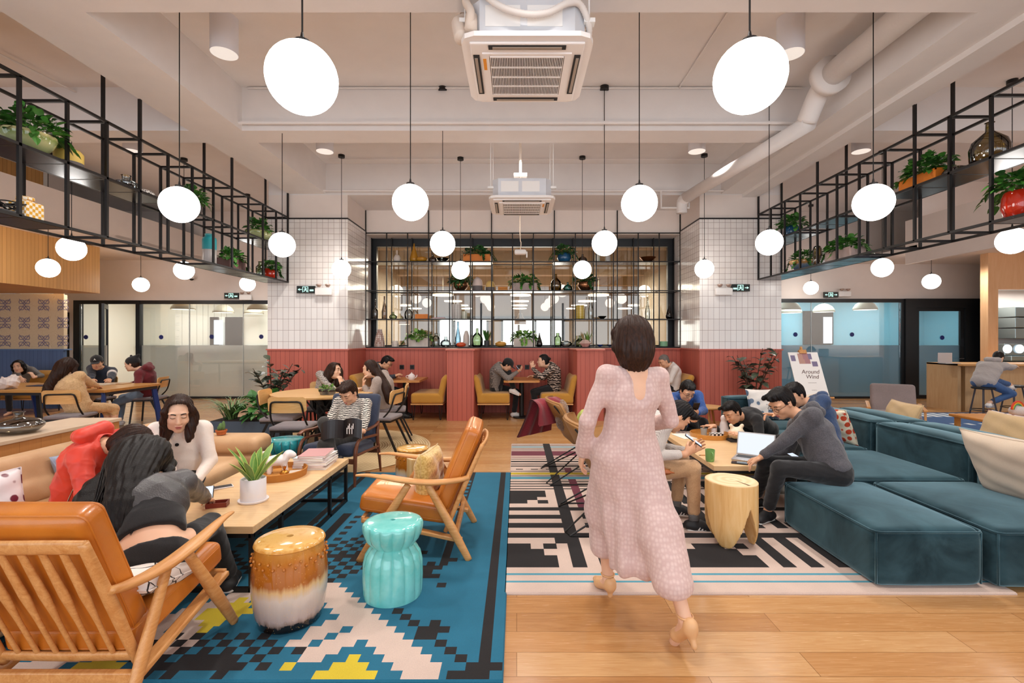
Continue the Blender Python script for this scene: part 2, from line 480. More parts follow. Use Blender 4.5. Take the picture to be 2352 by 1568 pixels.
def floor_mat():
    t = NT('plank_floor'); v = t.coord('World')
    b = t.new('ShaderNodeTexBrick'); b.offset = .37; b.offset_frequency = 2; b.squash = 1
    b.inputs['Scale'].default_value = 1; b.inputs['Brick Width'].default_value = 1.35; b.inputs['Row Height'].default_value = .165
    b.inputs['Mortar Size'].default_value = .0016; b.inputs['Mortar Smooth'].default_value = .3; b.inputs['Bias'].default_value = 0
    b.inputs['Color1'].default_value = (0, 0, 0, 1); b.inputs['Color2'].default_value = (1, 1, 1, 1); b.inputs['Mortar'].default_value = (.5, .5, .5, 1)
    t.link(v, b.inputs['Vector'])
    g = t.noise(t.coord('World', (1.2, 16, 1)), 2.4, 6, .62, 1.5)
    g2 = t.noise(t.coord('World', (3, 60, 1)), 3, 3)
    f = t.math('ADD', t.math('MULTIPLY', b.outputs['Color'], .3), t.math('ADD', t.math('MULTIPLY', g, .55), t.math('MULTIPLY', g2, .2)))
    c = t.ramp(f, [(.25, '#9f6c3e'), (.5, '#b68351'), (.8, '#cba170')])
    t.set(color=t.mix(b.outputs['Fac'], c, '#7a5228'), rough=t.ramp(g2, [(.3, (.16, .16, .16)), (.7, (.28, .28, .28))]), spec=.5)
    t.bump(t.math('ADD', t.math('MULTIPLY', b.outputs['Fac'], -1.0), t.math('MULTIPLY', g2, .25)), .25, .003)
    return t.m
floorm = floor_mat()

# ================================================================== SHELL
CZ = 4.68            # slab
BZ = 4.13            # beam undersides
XL, XR = -13.2, 13.6
struct('floor', MB().b2(XL, XR, -3.2, 26, -.12, 0), floorm)
struct('ceiling', MB().b2(XL, XR, -3.2, 12.4, CZ, CZ+.2), paint)
# transverse beams, each a little stepped
for nm, y0, y1 in (('beam_near', 3.42, 3.9), ('beam_middle', 6.12, 6.5), ('beam_behind_camera', .3, .7)):
    for k, (x0, x1) in enumerate(((-3.48, 3.72), (-12.9, -4.15), (4.38, 13.2))):
        struct('trim_%d' % (len([o for o in bpy.data.objects if o.name.startswith('trim_')])+1), MB().b2(x0, x1, y0, y1, BZ, CZ), paint)
struct('trim_20', MB().b2(-4.52, 4.80, 8.8, 9.85, BZ-.02, CZ), paint)
struct('trim_21', MB().b2(-4.15, -3.48, -3.1, 8.8, BZ, CZ), paint)
struct('trim_22', MB().b2(3.72, 4.38, -3.1, 8.8, BZ, CZ).b2(4.10, 4.38, -3.1, 8.8, BZ-.06, BZ), paint)
# back wall with the serving window
struct('wall_back', MB().b2(-3.08, 3.33, 9.85, 10.4, 3.62, CZ).b2(-3.08, 3.33, 9.85, 10.4, 0, 1.29), [wallp])
struct('trim_23', MB().b2(-3.08, 3.33, 9.8, 9.85, 0, 1.28), red_boards)
struct('trim_24', MB().b2(-3.1, 3.35, 9.76, 10.3, 1.28, 1.305), pm('red_cap', '#c46a5a', .5))
# piers
def pier(name, x0, x1, n):
    struct(name, MB().b2(x0, x1, 8.8, 10.6, 0, BZ-.02), wallp)
    struct('trim_%d' % n, MB().b2(x0-.008, x1+.008, 8.782, 10.0, 1.30, 3.67), tile)
    struct('trim_%d' % (n+1), MB().b2(x0-.012, x1+.012, 8.775, 9.9, 0, 1.295), red_boards)
    struct('trim_%d' % (n+2), MB().b2(x0-.03, x1+.03, 8.76, 9.95, 1.285, 1.31), MATS['red_cap'])
    struct('trim_%d' % (n+3), MB().b2(x0-.015, x1+.015, 8.772, 10.0, 3.665, 3.69), blackm)
pier('column_left', -4.52, -3.08, 25)
pier('column_right', 3.33, 4.80, 30)
# far wings
struct('wall_left_back', MB().b2(-11.05, -4.52, 12.1, 12.25, 2.45, CZ).b2(-11.6, -11.05, 12.1, 12.25, 0, CZ), wallp)
struct('wall_right_back', MB().b2(4.80, 13.6, 12.1, 12.25, 2.49, CZ).b2(11.72, 13.6, 12.1, 12.25, 0, CZ), wallp)
struct('wall_left', MB().b2(XL-.2, XL, -3.2, 16, 0, CZ), wallp)
struct('wall_right', MB().b2(XR, XR+.2, -3.2, 16, 0, CZ), wallp)
struct('wall_pier_left_return', MB().b2(-4.72, -4.52, 9.9, 12.1, 0, CZ), wallp)
struct('wall_pier_right_return', MB().b2(4.80, 5.0, 9.9, 12.1, 0, CZ), wallp)
# window wall behind the camera: mullions only, daylight enters between them
wb = MB()
for x in (-13.1, -10.5, -7.9, -5.3, -2.7, 0, 2.7, 5.3, 7.9, 10.5, 13.3): wb.b2(x-.12, x+.12, -3.2, -3.0, 0, CZ)
wb.b2(XL, XR, -3.2, -3.0, 0, .35).b2(XL, XR, -3.2, -3.0, 4.05, CZ)
struct('wall_behind', wb, wallp)
# lowered ceilings over the two wings
struct('ceiling_left_wing', MB().b2(-13.2, -7.8, 9.4, 12.1, 3.46, 3.52).b2(-7.86, -7.8, 3.0, 12.1, 3.42, 4.02).b2(-8.9, -7.8, 1.0, 9.5, 3.42, 3.5), wallp)
struct('ceiling_right_wing', MB().b2(8.2, 13.6, 9.9, 12.1, 3.36, 3.42).b2(8.2, 8.26, 2.0, 10.2, 3.06, 3.97).b2(8.2, 13.6, 9.8, 9.86, 3.36, 4.68), wallp)
struct('wall_left_upper', MB().b2(-8.9, -8.8, 1.0, 9.4, 3.5, CZ), wallp)
struct('trim_40', MB().b2(-8.8, -8.74, 7.2, 9.0, 4.08, 4.62, .01), white)
struct('trim_41', MB().b2(-8.75, -8.72, 7.3, 8.9, 4.14, 4.56), wood_ribs)
# ribbed oak bulkhead on the left
struct('trim_42', MB().b2(-13.1, -8.8, 3.0, 10.2, 2.45, 3.42), wood_ribs)
# patterned wallpaper wall with blue wainscot
def paper_mat():
    t = NT('wallpaper'); v = t.coord('World', (1, 1, 1))
    vo = t.new('ShaderNodeTexVoronoi'); vo.feature = 'DISTANCE_TO_EDGE'; vo.inputs['Scale'].default_value = 9; t.link(v, vo.inputs['Vector'])
    w = t.math('SINE', t.math('MULTIPLY', vo.outputs[0], 90.0))
    t.set(color=t.ramp(w, [(.35, '#e6d3b4'), (.75, '#d2b98c')]), rough=.8); return t.m
wpm = paper_mat(); purple = pm('motif_violet', '#8a7f9f', .8)
wl = MB(); wl.b2(-13.2, -9.95, 10.4, 10.7, 1.25, 2.46)
wl.b2(-9.95, -9.75, 10.4, 10.42, 1.25, 2.46)
wl.m(1)
for ix in range(6):
    for iz in range(3):
        cx, cz = -9.98-.415*ix+.22, 1.45+.385*iz
        for sx in (-1, 1):
            for sz in (-1, 1):
                pts = []
                for q in range(13):
                    a = q/12*2*PI; rr = .055*(1+.35*math.cos(a*2))
                    pts.append((cx+sx*(.062+rr*math.cos(a)*.75), 10.392, cz+sz*(.065+rr*math.sin(a))))
                wl.tube(pts[:-1], .0065, 4, closed=True)
                wl.tube([(cx, 10.392, cz), (cx+sx*.11, 10.392, cz+sz*.13)], .006, 4)
struct('wall_patterned', wl, [wpm, purple])
struct('trim_43', MB().b2(-13.2, -9.72, 10.36, 10.44, 0, 1.25), blue_boards)
struct('trim_44', MB().b2(-13.2, -9.66, 10.32, 10.5, 1.25, 1.275), pm('blue_cap', '#6283b2', .5))
# narrow dark door beside it
dd = MB().b2(-11.62, -11.2, 12.02, 12.1, 0, 2.15)
d1 = struct('door_1', dd, pm('door_black', '#17130f', .5))
MB().b2(-11.28, -11.24, 11.97, 12.02, 1.0, 1.16).build('door_handle', white, d1)
# ------------------------------------------------------------------ glazed meeting rooms
clear = glass('partition_glass', '#f4f8f8', 0, .05)
def frost_mat(name, col, op):
    m = bpy.data.materials.new(name); m.use_nodes = True; t = m.node_tree; t.nodes.clear()
    o = t.nodes.new('ShaderNodeOutputMaterial'); a = t.nodes.new('ShaderNodeBsdfRefraction'); d = t.nodes.new('ShaderNodeBsdfTranslucent'); e = t.nodes.new('ShaderNodeBsdfDiffuse')
    a.inputs['IOR'].default_value = 1.12; a.inputs['Roughness'].default_value = .5; a.inputs[0].default_value = (*hexc(col), 1)
    d.inputs[0].default_value = (*hexc(col), 1); e.inputs[0].default_value = (*hexc(col), 1)
    m1 = t.nodes.new('ShaderNodeMixShader'); m2 = t.nodes.new('ShaderNodeMixShader'); m1.inputs[0].default_value = .5; m2.inputs[0].default_value = op
    t.links.new(d.outputs[0], m1.inputs[1]); t.links.new(e.outputs[0], m1.inputs[2]); t.links.new(a.outputs[0], m2.inputs[1]); t.links.new(m1.outputs[0], m2.inputs[2])
    t.links.new(m2.outputs[0], o.inputs[0]); return m
frost = frost_mat('frosted_film', '#efefec', .55)
frost_b = frost_mat('frosted_film_blue', '#b9cfda', .55)
dot = pm('navy_dot', '#1c2466', .5)
def glazed(name, segs, x0, x1, ztop, dots, filmm, yd=12.1):
    """segs: x positions of the butt joints"""
    w = struct(name, MB().b2(x0, x1, yd-.05, yd+.05, ztop-.09, ztop).b2(x0, x1, yd-.05, yd+.05, 0, .05).b2(x0, x0+.06, yd-.05, yd+.05, .05, ztop-.09).b2(x1-.06, x1, yd-.05, yd+.05, .05, ztop-.09), blackw)
    for a, b in zip(segs[:-1], segs[1:]):
        p = MB().b2(a+.004, b-.004, yd-.006, yd+.006, .05, ztop-.09).build('window_pane', clear, w)
        MB().b2(a+.006, b-.006, yd+.008, yd+.011, .05, 1.33).build('frosted_film', filmm, p)
    jm = MB()
    for a in segs[1:-1]: jm.b2(a-.006, a+.006, yd-.009, yd+.009, .05, ztop-.09)
    jm.build('glass_joint', pm('joint_silicone', '#cfd8d8', .4), w)
    dm = MB()
    for px, py in dots:
        c = W(px, py, yd-.012); dm.cyl((c.x, yd-.009, c.z), (c.x, yd-.013, c.z), .055, n=20)
    dm.build('marker_dot', dot, w)
    return w
glazed('window_1', [-9.42, -8.2, -6.85, -5.6, -4.6], -9.5, -4.52, 2.45, [(370, 774), (486, 773), (600, 773)], frost)
glazed('window_2', [4.86, 5.95, 7.37, 9.6], 4.8, 9.66, 2.49, [(1827, 768), (1957, 768), (2089, 769)], frost_b)
# left entrance: frame, fixed light and half-open glazed door
w3 = struct('window_3', MB().b2(-11.05, -9.4, 12.04, 12.16, 2.36, 2.45).b2(-11.05, -10.9, 12.04, 12.16, 0, 2.36).b2(-10.42, -10.28, 12.04, 12.16, 0, 2.36).b2(-9.5, -9.4, 12.04, 12.16, 0, 2.36).b2(-10.9, -10.42, 12.04, 12.16, 0, .06), blackw)
p3 = MB().b2(-10.9, -10.42, 12.09, 12.1, .06, 2.36).build('window_pane', clear, w3)
MB().b2(-10.89, -10.43, 12.11, 12.113, .06, 1.33).build('frosted_film', frost, p3)
c = W(197, 774, 12.08); MB().cyl((c.x, 12.08, c.z), (c.x, 12.085, c.z), .055, n=20).build('marker_dot', dot, w3)
def glass_door(name, hinge, ang, wd, h, fw=.1, dots=((.5, 1.53),), fl=True):
    e = empty(name, hinge, ang); e['kind'] = 'structure'
    fr = MB().b2(0, wd, -.025, .025, h-fw, h).b2(0, wd, -.025, .025, 0, fw).b2(0, fw, -.025, .025, fw, h-fw).b2(wd-fw, wd, -.025, .025, fw, h-fw)
    fr.build('door_frame', blackw, e)
    g = MB().b2(fw, wd-fw, -.005, .005, fw, h-fw).build('window_pane', clear, e)
    MB().b2(fw, wd-fw, .008, .011, fw, 1.33).build('frosted_film', frost if fl else frost_b, g)
    dm = MB()
    for f, z in dots: dm.cyl((wd*f, -.008, z), (wd*f, -.012, z), .055, n=20)
    dm.build('marker_dot', dot, e)
    MB().tube([(wd-fw*.5, -.03, 1.0), (wd-fw*.5, -.07, 1.0), (wd-fw*.5-.12, -.07, 1.0)], .009, 8).build('door_handle', pm('chrome', '#c9c9cc', .2, 1), e)
    MB().b2(wd-fw*.85, wd-fw*.15, -.03, -.024, 1.3, 1.5).build('card_reader', pm('reader', '#20242c', .3), e)
    return e
glass_door('door_2', (-10.22, 12.06, 0), -.95, .95, 2.32)
# right door in a heavy black surround
w4 = struct('window_4', MB().b2(9.66, 9.92, 12.0, 12.2, 0, 2.49).b2(11.15, 11.72, 12.0, 12.2, 0, 2.49).b2(9.92, 11.15, 12.0, 12.2, 2.27, 2.49), blackw)
glass_door('door_3', (9.93, 12.06, 0), 0, 1.21, 2.27, .09, dots=((.56, 1.52),), fl=False)
# the meeting rooms behind
lroom = pm('left_room_wall', '#e4e6dc', .8); rroom = pm('right_room_wall', '#7fb9cc', .8); grey_low = pm('grey_lining', '#9a9a94', .8)
struct('wall_left_room', MB().b2(-12.6, -4.0, 15.9, 16.0, 0, 3).b2(-12.7, -12.6, 12.25, 16, 0, 3).b2(-4.2, -4.1, 12.25, 16, 0, 3), lroom)
struct('ceiling_left_room', MB().b2(-12.7, -4.1, 12.26, 16, 3.0, 3.06), white)
struct('wall_right_room', MB().b2(4.2, 13.5, 15.9, 16.0, 0, 3).b2(13.4, 13.5, 12.25, 16, 0, 3).b2(4.2, 4.3, 12.25, 16, 0, 3), rroom)
struct('ceiling_right_room', MB().b2(4.2, 13.5, 12.26, 16, 3.0, 3.06), white)
struct('window_5', MB().b2(-10.05, -9.8, 15.82, 15.9, .95, 2.2).b2(-9.55, -9.0, 15.82, 15.88, .95, 2.2), blackw)
struct('window_6', MB().b2(9.4, 10.35, 15.8, 15.9, 1.3, 2.4), blackw)
MB_pane = struct('window_7', MB().b2(10.02, 10.3, 15.78, 15.8, 1.34, 2.2), emis('daylit_pane', '#eef6ff', 1.6))
struct('window_8', MB().b2(-9.9, -9.62, 15.79, 15.82, 1.3, 2.1), emis('daylit_pane', '#eef6ff', 1.6))
struct('trim_46', MB().b2(-12.5, -4.2, 15.84, 15.9, 1.2, 1.26), darkgrey)
struct('trim_47', MB().b2(4.3, 13.4, 15.84, 15.9, 1.2, 1.26), darkgrey)
for x, e_, c_ in ((-10.5, 80, (1, .99, .95)), (-7.5, 110, (1, .99, .95)), (-5.3, 60, (1, .99, .95)), (6.0, 105, (.85, .96, 1)), (8.6, 105, (.85, .96, 1)), (11.5, 85, (.9, .98, 1))):
    area('meeting_room_light', (x, 14.2, 2.95), (0, 0, 0), 1.6, 1.6, e_*.9, c_)
# ------------------------------------------------------------------ office seen through the serving window
struct('wall_office', MB().b2(-9, -8.8, 16.2, 25, 0, 3.9).b2(9.4, 9.6, 16.2, 25, 0, 3.9).b2(-9, 9.6, 24.8, 25, 2.55, 3.9).b2(-9, 9.6, 24.8, 25, 0, .2)
       .b2(-9, -4.0, 24.8, 25, .2, 2.55).b2(2.4, 9.6, 24.8, 25, .2, 2.55).b2(-1.5, -.75, 24.8, 25, .2, 2.55), pm('office_wall', '#9c9382', .85))
struct('ceiling_office', MB().b2(-9, 9.6, 16.0, 25, 3.9, 4.0).b2(-4, 4.2, 10.6, 16.0, 3.9, 4.0), pm('office_ceiling', '#a89f8e', .85))
om = MB()
for x in (-4, -3.2, -2.35, -1.5, -.75, .1, .95, 1.75, 2.4): om.b2(x-.05, x+.05, 24.7, 24.8, .2, 2.6)
om.b2(-4, 2.4, 24.7, 24.8, 1.05, 1.12).b2(-4.1, 2.5, 24.7, 24.8, 2.5, 2.62)
struct('window_9', om, blackw)
bt = MB()
for y in (13.2, 15.6): bt.b2(-3.9, 4.1, y, y+.35, 3.55, 3.9)
for y in (18.6, 21.3): bt.b2(-8.8, 9.4, y, y+.35, 3.55, 3.9)
struct('trim_48', bt, MATS['office_ceiling'])
# blackened window frame behind the hanging shelf
struct('window_10', MB().b2(-3.08, 3.33, 10.27, 10.37, 3.45, 3.62).b2(-3.08, 3.33, 10.27, 10.37, 1.305, 1.36).b2(-3.08, -2.98, 10.27, 10.37, 1.36, 3.45).b2(3.21, 3.33, 10.27, 10.37, 1.36, 3.45).b2(-.78, -.74, 10.28, 10.36, 1.36, 2.25).b2(.96, 1.0, 10.28, 10.36, 1.36, 2.25), blackw)
struct('window_11', MB().b2(-2.98, 3.21, 10.31, 10.32, 1.36, 3.45), glass('window_glass', '#e8e2d4', 0, .06))
struct('trim_49', MB().b2(-3.08, 3.33, 10.4, 10.6, 3.45, CZ).b2(-4.0, -3.9, 10.6, 16.2, 0, 3.9).b2(4.1, 4.2, 10.6, 16.2, 0, 3.9).b2(-9, -4.0, 16.1, 16.2, 0, 3.9).b2(4.2, 9.5, 16.1, 16.2, 0, 3.9), MATS['office_wall'])
# booth dividers
def divider(name, x0, x1, n):
    struct('trim_%d' % n, MB().prism([(x0, 8.8), (x1, 8.8), (x1+.05, 9.05), (x1+.05, 9.8), (x0-.05, 9.8), (x0-.05, 9.05)], 0, 1.28), red_boards)
    struct('trim_%d' % (n+1), MB().prism([(x0-.02, 8.77), (x1+.02, 8.77), (x1+.07, 9.04), (x1+.07, 9.76), (x0-.07, 9.76), (x0-.07, 9.04)], 1.281, 1.306), MATS['red_cap'])
divider('a', -1.27, -.785, 50)
divider('b', 1.10, 1.585, 52)
# ------------------------------------------------------------------ downlight sources and office daylight, wing area lamps
for x in (-3.0, .1, 3.1):
    for y in (.6, 2.6, 4.9, 7.3): spot((x, y, 4.2), 175)
for x in (-6.2, -9.5, 6.4, 9.8):
    for y in (3.5, 7.2, 10.6): spot((x, y, 3.95 if abs(x) < 7.5 else 3.3), 130)
for x, y in ((-2.4, 12.5), (-2.2, 14.8), (.2, 12.6), (2.6, 14.8), (.2, 18.5), (-4, 19), (4.5, 19)):
    area('office_light', (x, y, 3.45), (0, 0, 0), 1.2, 1.2, 150, (1, .96, .88))
area('office_daylight', (-.8, 24.3, 1.5), (-PI/2, 0, 0), 6, 2, 260, (.9, .96, 1))
area('wing_area_light', (XL+.25, 3, 2.2), (0, PI/2, 0), 2.4, 7, 90, (1, .97, .92))  # area lamps beside the closed side walls, which have no windows
area('wing_area_light', (XR-.25, 3, 2.2), (0, -PI/2, 0), 2.4, 7, 90, (1, .97, .92))
# ================================================================== GLOBE PENDANTS
globe_m = emis('opal_glass_lit', '#fffaf3', 9.0)
def make_pendant():
    t = empty('globe_pendant', (0, 0, 2.7))
    MB().lathe([(.0001, -.158)]+[(.158*math.cos(a), .158*math.sin(a)) for a in [(-PI/2+PI*i/20) for i in range(1, 20)]]+[(.0001, .158)], n=40).build('globe', globe_m, t, smooth=True)
    MB().cyl((0, 0, .155), (0, 0, .172), .035, n=16).cyl((0, 0, .172), (0, 0, .21), .012, .006, n=10).build('lamp_cap', blackm, t)
    MB().cyl((0, 0, .2), (0, 0, CZ-2.7-.04), .0045, n=6).build('cord', blackm, t)
    MB().cyl((0, 0, CZ-2.7-.045), (0, 0, CZ-2.7), .055, n=20).build('ceiling_rose', blackm, t)
    return t
PEND = [  # x, y, label
 (-.99, 2.23, 'large-looking globe pendant just beside the near air conditioner, over the turquoise stool'),
 (1.07, 2.22, 'globe pendant hanging above the walking woman, closest to the thick white pipe'),
 (-.94, 4.27, 'globe pendant above the orange armchair that faces the long low table'),
 (1.09, 4.30, 'globe pendant above the low table where the men lean over phones'),
 (-.94, 6.13, 'globe pendant in front of the orange planter of the window shelf'),
 (1.106, 6.10, 'globe pendant in front of the top shelf of the window, by the blue pot'),
 (-.99, 8.5, 'small-looking globe pendant in front of the copper pot on the middle shelf, orange planter side'),
 (1.147, 8.45, 'small-looking globe pendant in front of the copper pot on the middle shelf, blue pot side'),
 (-3.03, 4.34, 'globe pendant overlapping the hanging shelf above the beige sofa'),
 (-3.01, 6.2, 'globe pendant above the round dining table, beside the end of the hanging shelf'),
 (-3.04, 8.38, 'globe pendant at the corner of the tiled column with the tall dark plant'),
 (3.15, 4.27, 'globe pendant overlapping the hanging shelf above the teal sofa'),
 (3.16, 6.05, 'globe pendant at the end of the hanging shelf above the teal sofa'),
 (3.24, 8.35, 'globe pendant at the corner of the tiled column by the rubber plant and easel'),
 (-5.96, 6.47, 'globe pendant below the hanging shelf, in front of the ribbed oak bulkhead edge'),
 (-5.88, 8.54, 'globe pendant over the long communal table, below the hanging shelf'),
 (-5.94, 10.66, 'globe pendant next to the green exit sign by the whitish meeting room'),
 (-8.0, 8.25, 'globe pendant in the middle of the ribbed oak bulkhead'),
 (-8.4, 10.8, 'globe pendant in front of the plain wall above the glass door'),
 (6.1, 5.95, 'globe pendant below the hanging shelf with the red vase'),
 (6.2, 8.2, 'globe pendant above the blue-walled meeting room, nearer the hanging shelf'),
 (7.0, 11.5, 'globe pendant close to the green exit sign over the blue-walled room'),
 (8.75, 10.2, 'globe pendant above the black door surround of the blue-walled room'),
]
_p0 = make_pendant()
for i, (x, y, lab) in enumerate(PEND):
    if i == 0: o = _p0; o.location = (x, y, 2.7); tag(o, lab, None, 'white globe pendants')
    else: o = dup(_p0, (x, y, 2.7), 0, lab, 'white globe pendants')
    o['category'] = 'pendant lamp'
    if y > 9 and abs(x) > 6.5:
        for ch in o.children:
            if ch.name.startswith('cord') or ch.name.startswith('ceiling_rose'):
                pass
# ceiling downlights: white drums
def make_drum():
    t = empty('surface_downlight', (0, 0, 4.3))
    MB().cyl((0, 0, 0), (0, 0, .36), .125, n=28).build('lamp_housing', pm('drum_white', '#e3e3ea', .5), t, auto=40)
    MB().lathe([(.122, .0), (.10, .03), (.0001, .05)], n=28).build('reflector', emis('downlight_reflector', '#ffeede', 1.1), t)
    return t
DR = [(-2.9, 4.79, 'white drum downlight on the ceiling nearest the leftward big globe lamp'), (2.72, 4.8, 'white drum downlight on the ceiling beside the thick white pipe'),
      (-2.9, 7.3, 'white drum downlight beyond the cross beam above the round table'), (2.72, 7.3, 'white drum downlight beyond the cross beam near the pipe end'),
      (-5.8, 7.3, 'white drum downlight behind the hanging shelf with the green bowl'), (5.2, 7.3, 'white drum downlight behind the hanging shelf with the orange planter')]
_d0 = make_drum()
for i, (x, y, lab) in enumerate(DR):
    if i == 0: o = _d0; o.location = (x, y, 4.32); tag(o, lab, None, 'white drum downlights')
    else: o = dup(_d0, (x, y, 4.32), 0, lab, 'white drum downlights')
    o['category'] = 'ceiling light'

# ================================================================== AIR CONDITIONERS
acw = pm('ac_white', '#efe9e6', .5); acd = pm('ac_dark', '#1d1716', .7); alum = pm('galvanised', '#d9dce2', .45, .3, var=.05)
def cassette(x, y, z, lab, flip=1):
    t = empty('air_conditioner', (x, y, z), 0, lab, 'air conditioner')
    h = .475
    fr = MB()
    # faceplate as four bevelled sides around the intake
    def quad(zz, r, rr): pass
    fr.prism([(-h+.1, -h), (h-.1, -h), (h-.03, -h+.03), (h, -h+.1), (h, h-.1), (h-.03, h-.03), (h-.1, h), (-h+.1, h), (-h+.03, h-.03), (-h, h-.1), (-h, -h+.1), (-h+.03, -h+.03)], .02, .055)
    fr.b2(-h+.06, h-.06, -h+.06, h-.06, 0, .02, .01)
    fr.build('faceplate', acw, t)
    sl = MB()
    for a in range(4):
        R = rotm(0, 0, a*PI/2)
        sl.box(R @ Vector((0, -.375, -.003)), (.56, .045, .008), R)
    s1 = sl.build('louvre_slot', acd, t)
    lv = MB()
    for a in range(4):
        R = rotm(0, 0, a*PI/2); lv.box(R @ Vector((0, -.378, -.010)), (.5, .022, .006), R)
    lv.build('louvre', pm('louvre_beige', '#a08f80', .5), s1)
    g = MB().b2(-.275, .275, -.275, .275, -.008, -.002).build('intake', acd, t)
    gm = MB()
    for i in range(44):
        xx = -.27+.54*i/43; gm.b2(xx-.0028, xx+.0028, -.275, .275, -.016, -.008)
    for i in range(5):
        yy = -.275+.55*i/4; gm.b2(-.275, .275, yy-.005, yy+.005, -.018, -.008)
    gm.b2(-.33, -.28, -.31, .31, -.012, 0).b2(.28, .33, -.31, .31, -.012, 0).b2(-.28, .28, .28, .31, -.012, 0).b2(-.28, .28, -.31, -.28, -.012, 0)
    gm.build('grille', acw, t)
    MB().b2(-.315*flip-.012, -.315*flip+.012, -.25, -.10, -.0135, -.012).build('energy_label', pm('amber_label', '#e8940f', .6), t)
    b = MB().prism([(-.42, -.34), (-.34, -.42), (.34, -.42), (.42, -.34), (.42, .34), (.34, .42), (-.34, .42), (-.42, .34)], .056, .31)
    bo = b.build('casing', alum, t)
    MB().b2(-.3, -.05, -.424, -.42, .12, .27).b2(.0, .25, -.424, -.42, .12, .27).build('access_panel', white, bo)
    for sx in (-.45, .45):
        for sy in (-.35, .35): MB().cyl((sx, sy, .2), (sx, sy, CZ-z), .006, n=6).b2(sx-.04, sx+.04, sy-.03, sy+.03, .18, .21).build('hanger_rod', white, t)
    return t
ac1 = cassette(.075, 3.86, 3.60, 'ceiling cassette air conditioner closest to the camera, hose looped over its casing')
pts = [(-.42, -.44, .42), (-.36, -.47, .36), (-.2, -.49, .22), (-.02, -.5, .155), (.14, -.49, .17), (.28, -.47, .25), (.38, -.42, .27), (.45, -.34, .17), (.46, -.2, .10)]
def smooth(pts, n=6):
    P = [Vector(p) for p in pts]; o = []
    for i in range(len(P)-1):
        a, b, c, d = P[max(i-1, 0)], P[i], P[i+1], P[min(i+2, len(P)-1)]
        for k in range(n):
            t = k/n; o.append(.5*((2*b)+(c-a)*t+(2*a-5*b+4*c-d)*t*t+(3*b-a-3*c+d)*t**3))
    return o+[P[-1]]
sp = smooth(pts, 16)
MB().tube(sp, [.021+.0035*(i % 2) for i in range(len(sp))], 10).build('drain_hose', pm('hose_white', '#e4dcd6', .6), ac1, smooth=True)
MB().tube(smooth([(-.47, -.38, .06), (-.5, -.3, .2), (-.52, -.1, .35), (-.5, .2, .6), (-.48, .4, 1.0)]), .055, 12).build('pipe_insulation', pm('pipe_wrap', '#e0d0c2', .8, bump=.5, bscale=30), ac1, smooth=True)
MB().tube(smooth([(-.42, -.43, .09), (-.4, -.45, .2), (-.45, -.3, .4), (-.42, 0, .8), (-.42, .2, 1.05)]), .03, 10).cyl((-.40, -.44, .08), (-.40, -.40, .2), .045, n=14).build('pipe_insulation', pm('pipe_wrap', '#e0d0c2', .8, bump=.5, bscale=30), ac1, smooth=True)
ac2 = cassette(.075, 7.3, 3.47, 'ceiling cassette air conditioner further away, hanging in front of the window shelf', -1)
MB().cyl((-.02, .1, .31), (-.02, .1, CZ-3.47), .02, n=10).b2(-.12, .08, .06, .14, .50, .55).build('duct_stub', pm('pipe_wrap', '#e0d0c2', .8), ac2)
# wireless access point hanging on a white cord
ap = empty('access_point', (.06, 8.2, 2.92), 0, 'white hanging box on a long pale cord in front of the window shelf centre', 'access point')
MB().b2(-.1, .1, -.06, .06, 0, .085, .03).build('access_point_body', white, ap)
MB().tube(smooth([(0, 0, .085), (.012, 0, .2), (-.006, 0, .4), (0, 0, 1.72)]), .009, 6).build('cord', pm('cord_cream', '#e3cdb8', .7), ap)
MB().b2(.1, .12, -.02, .02, -.05, .05).build('antenna', white, ap)

# ================================================================== PIPES AND CONDUIT
def thing(o, label, cat, group=None): return tag(o, label, cat, group)
pp = MB().cyl((3.44, -1, 4.3), (3.44, 5.3, 4.38), .125, n=22).cyl((3.44, 5.25, 4.38), (3.44, 5.36, 4.38), .2, n=22)
pp.tube(smooth([(3.44, 5.3, 4.37), (3.44, 5.5, 4.3), (3.42, 5.7, 4.06)]), .11, 16).cyl((3.42, 5.65, 4.02), (3.0, 8.62, 4.0), .095, n=20).tube(smooth([(3.01, 8.55, 4.0), (2.98, 8.68, 3.97), (2.97, 8.70, 3.88), (2.97, 8.70, 3.76)]), .095, 16)
o = pp.build('white_pipe', paint, smooth=True); thing(o, 'thick white painted pipe running under the ceiling toward the back wall', 'pipe')
c1 = MB()
c1.tube([(-3.48, 6.05, 4.20), (3.72, 6.05, 4.20)], .022, 8)
c1.build('sprinkler_pipe', paint); thing(bpy.data.objects['sprinkler_pipe'], 'slim white pipe along the face of the middle cross beam', 'pipe')
c2 = MB().tube([(-3.48, 8.7, 4.16), (4.6, 8.7, 4.16)], .02, 8).tube([(2.6, 8.7, 4.16), (2.6, 8.7, 3.85), (3.1, 8.7, 3.85), (3.1, 8.7, 4.16)], .02, 8)
thing(c2.build('sprinkler_pipe', paint), 'slim white pipe crossing above the two tiled columns', 'pipe')
c3 = MB()
for x in (-2.6, -1.9, -.4, 2.2): c3.tube([(x, 6.08, CZ), (x, 6.08, 4.2)], .006, 5)
thing(MB().tube([(-3.4, 6.1, CZ-.02), (3.6, 6.1, CZ-.02)], .012, 6).build('cable_conduit', paint), 'thin conduit line along the ceiling at the middle cross beam', 'conduit')
thing(MB().tube([(-3.3, 8.5, CZ-.03), (3.3, 8.5, CZ-.03)], .01, 6).build('cable_conduit', paint), 'thin conduit line across the ceiling beyond the middle cross beam', 'conduit')
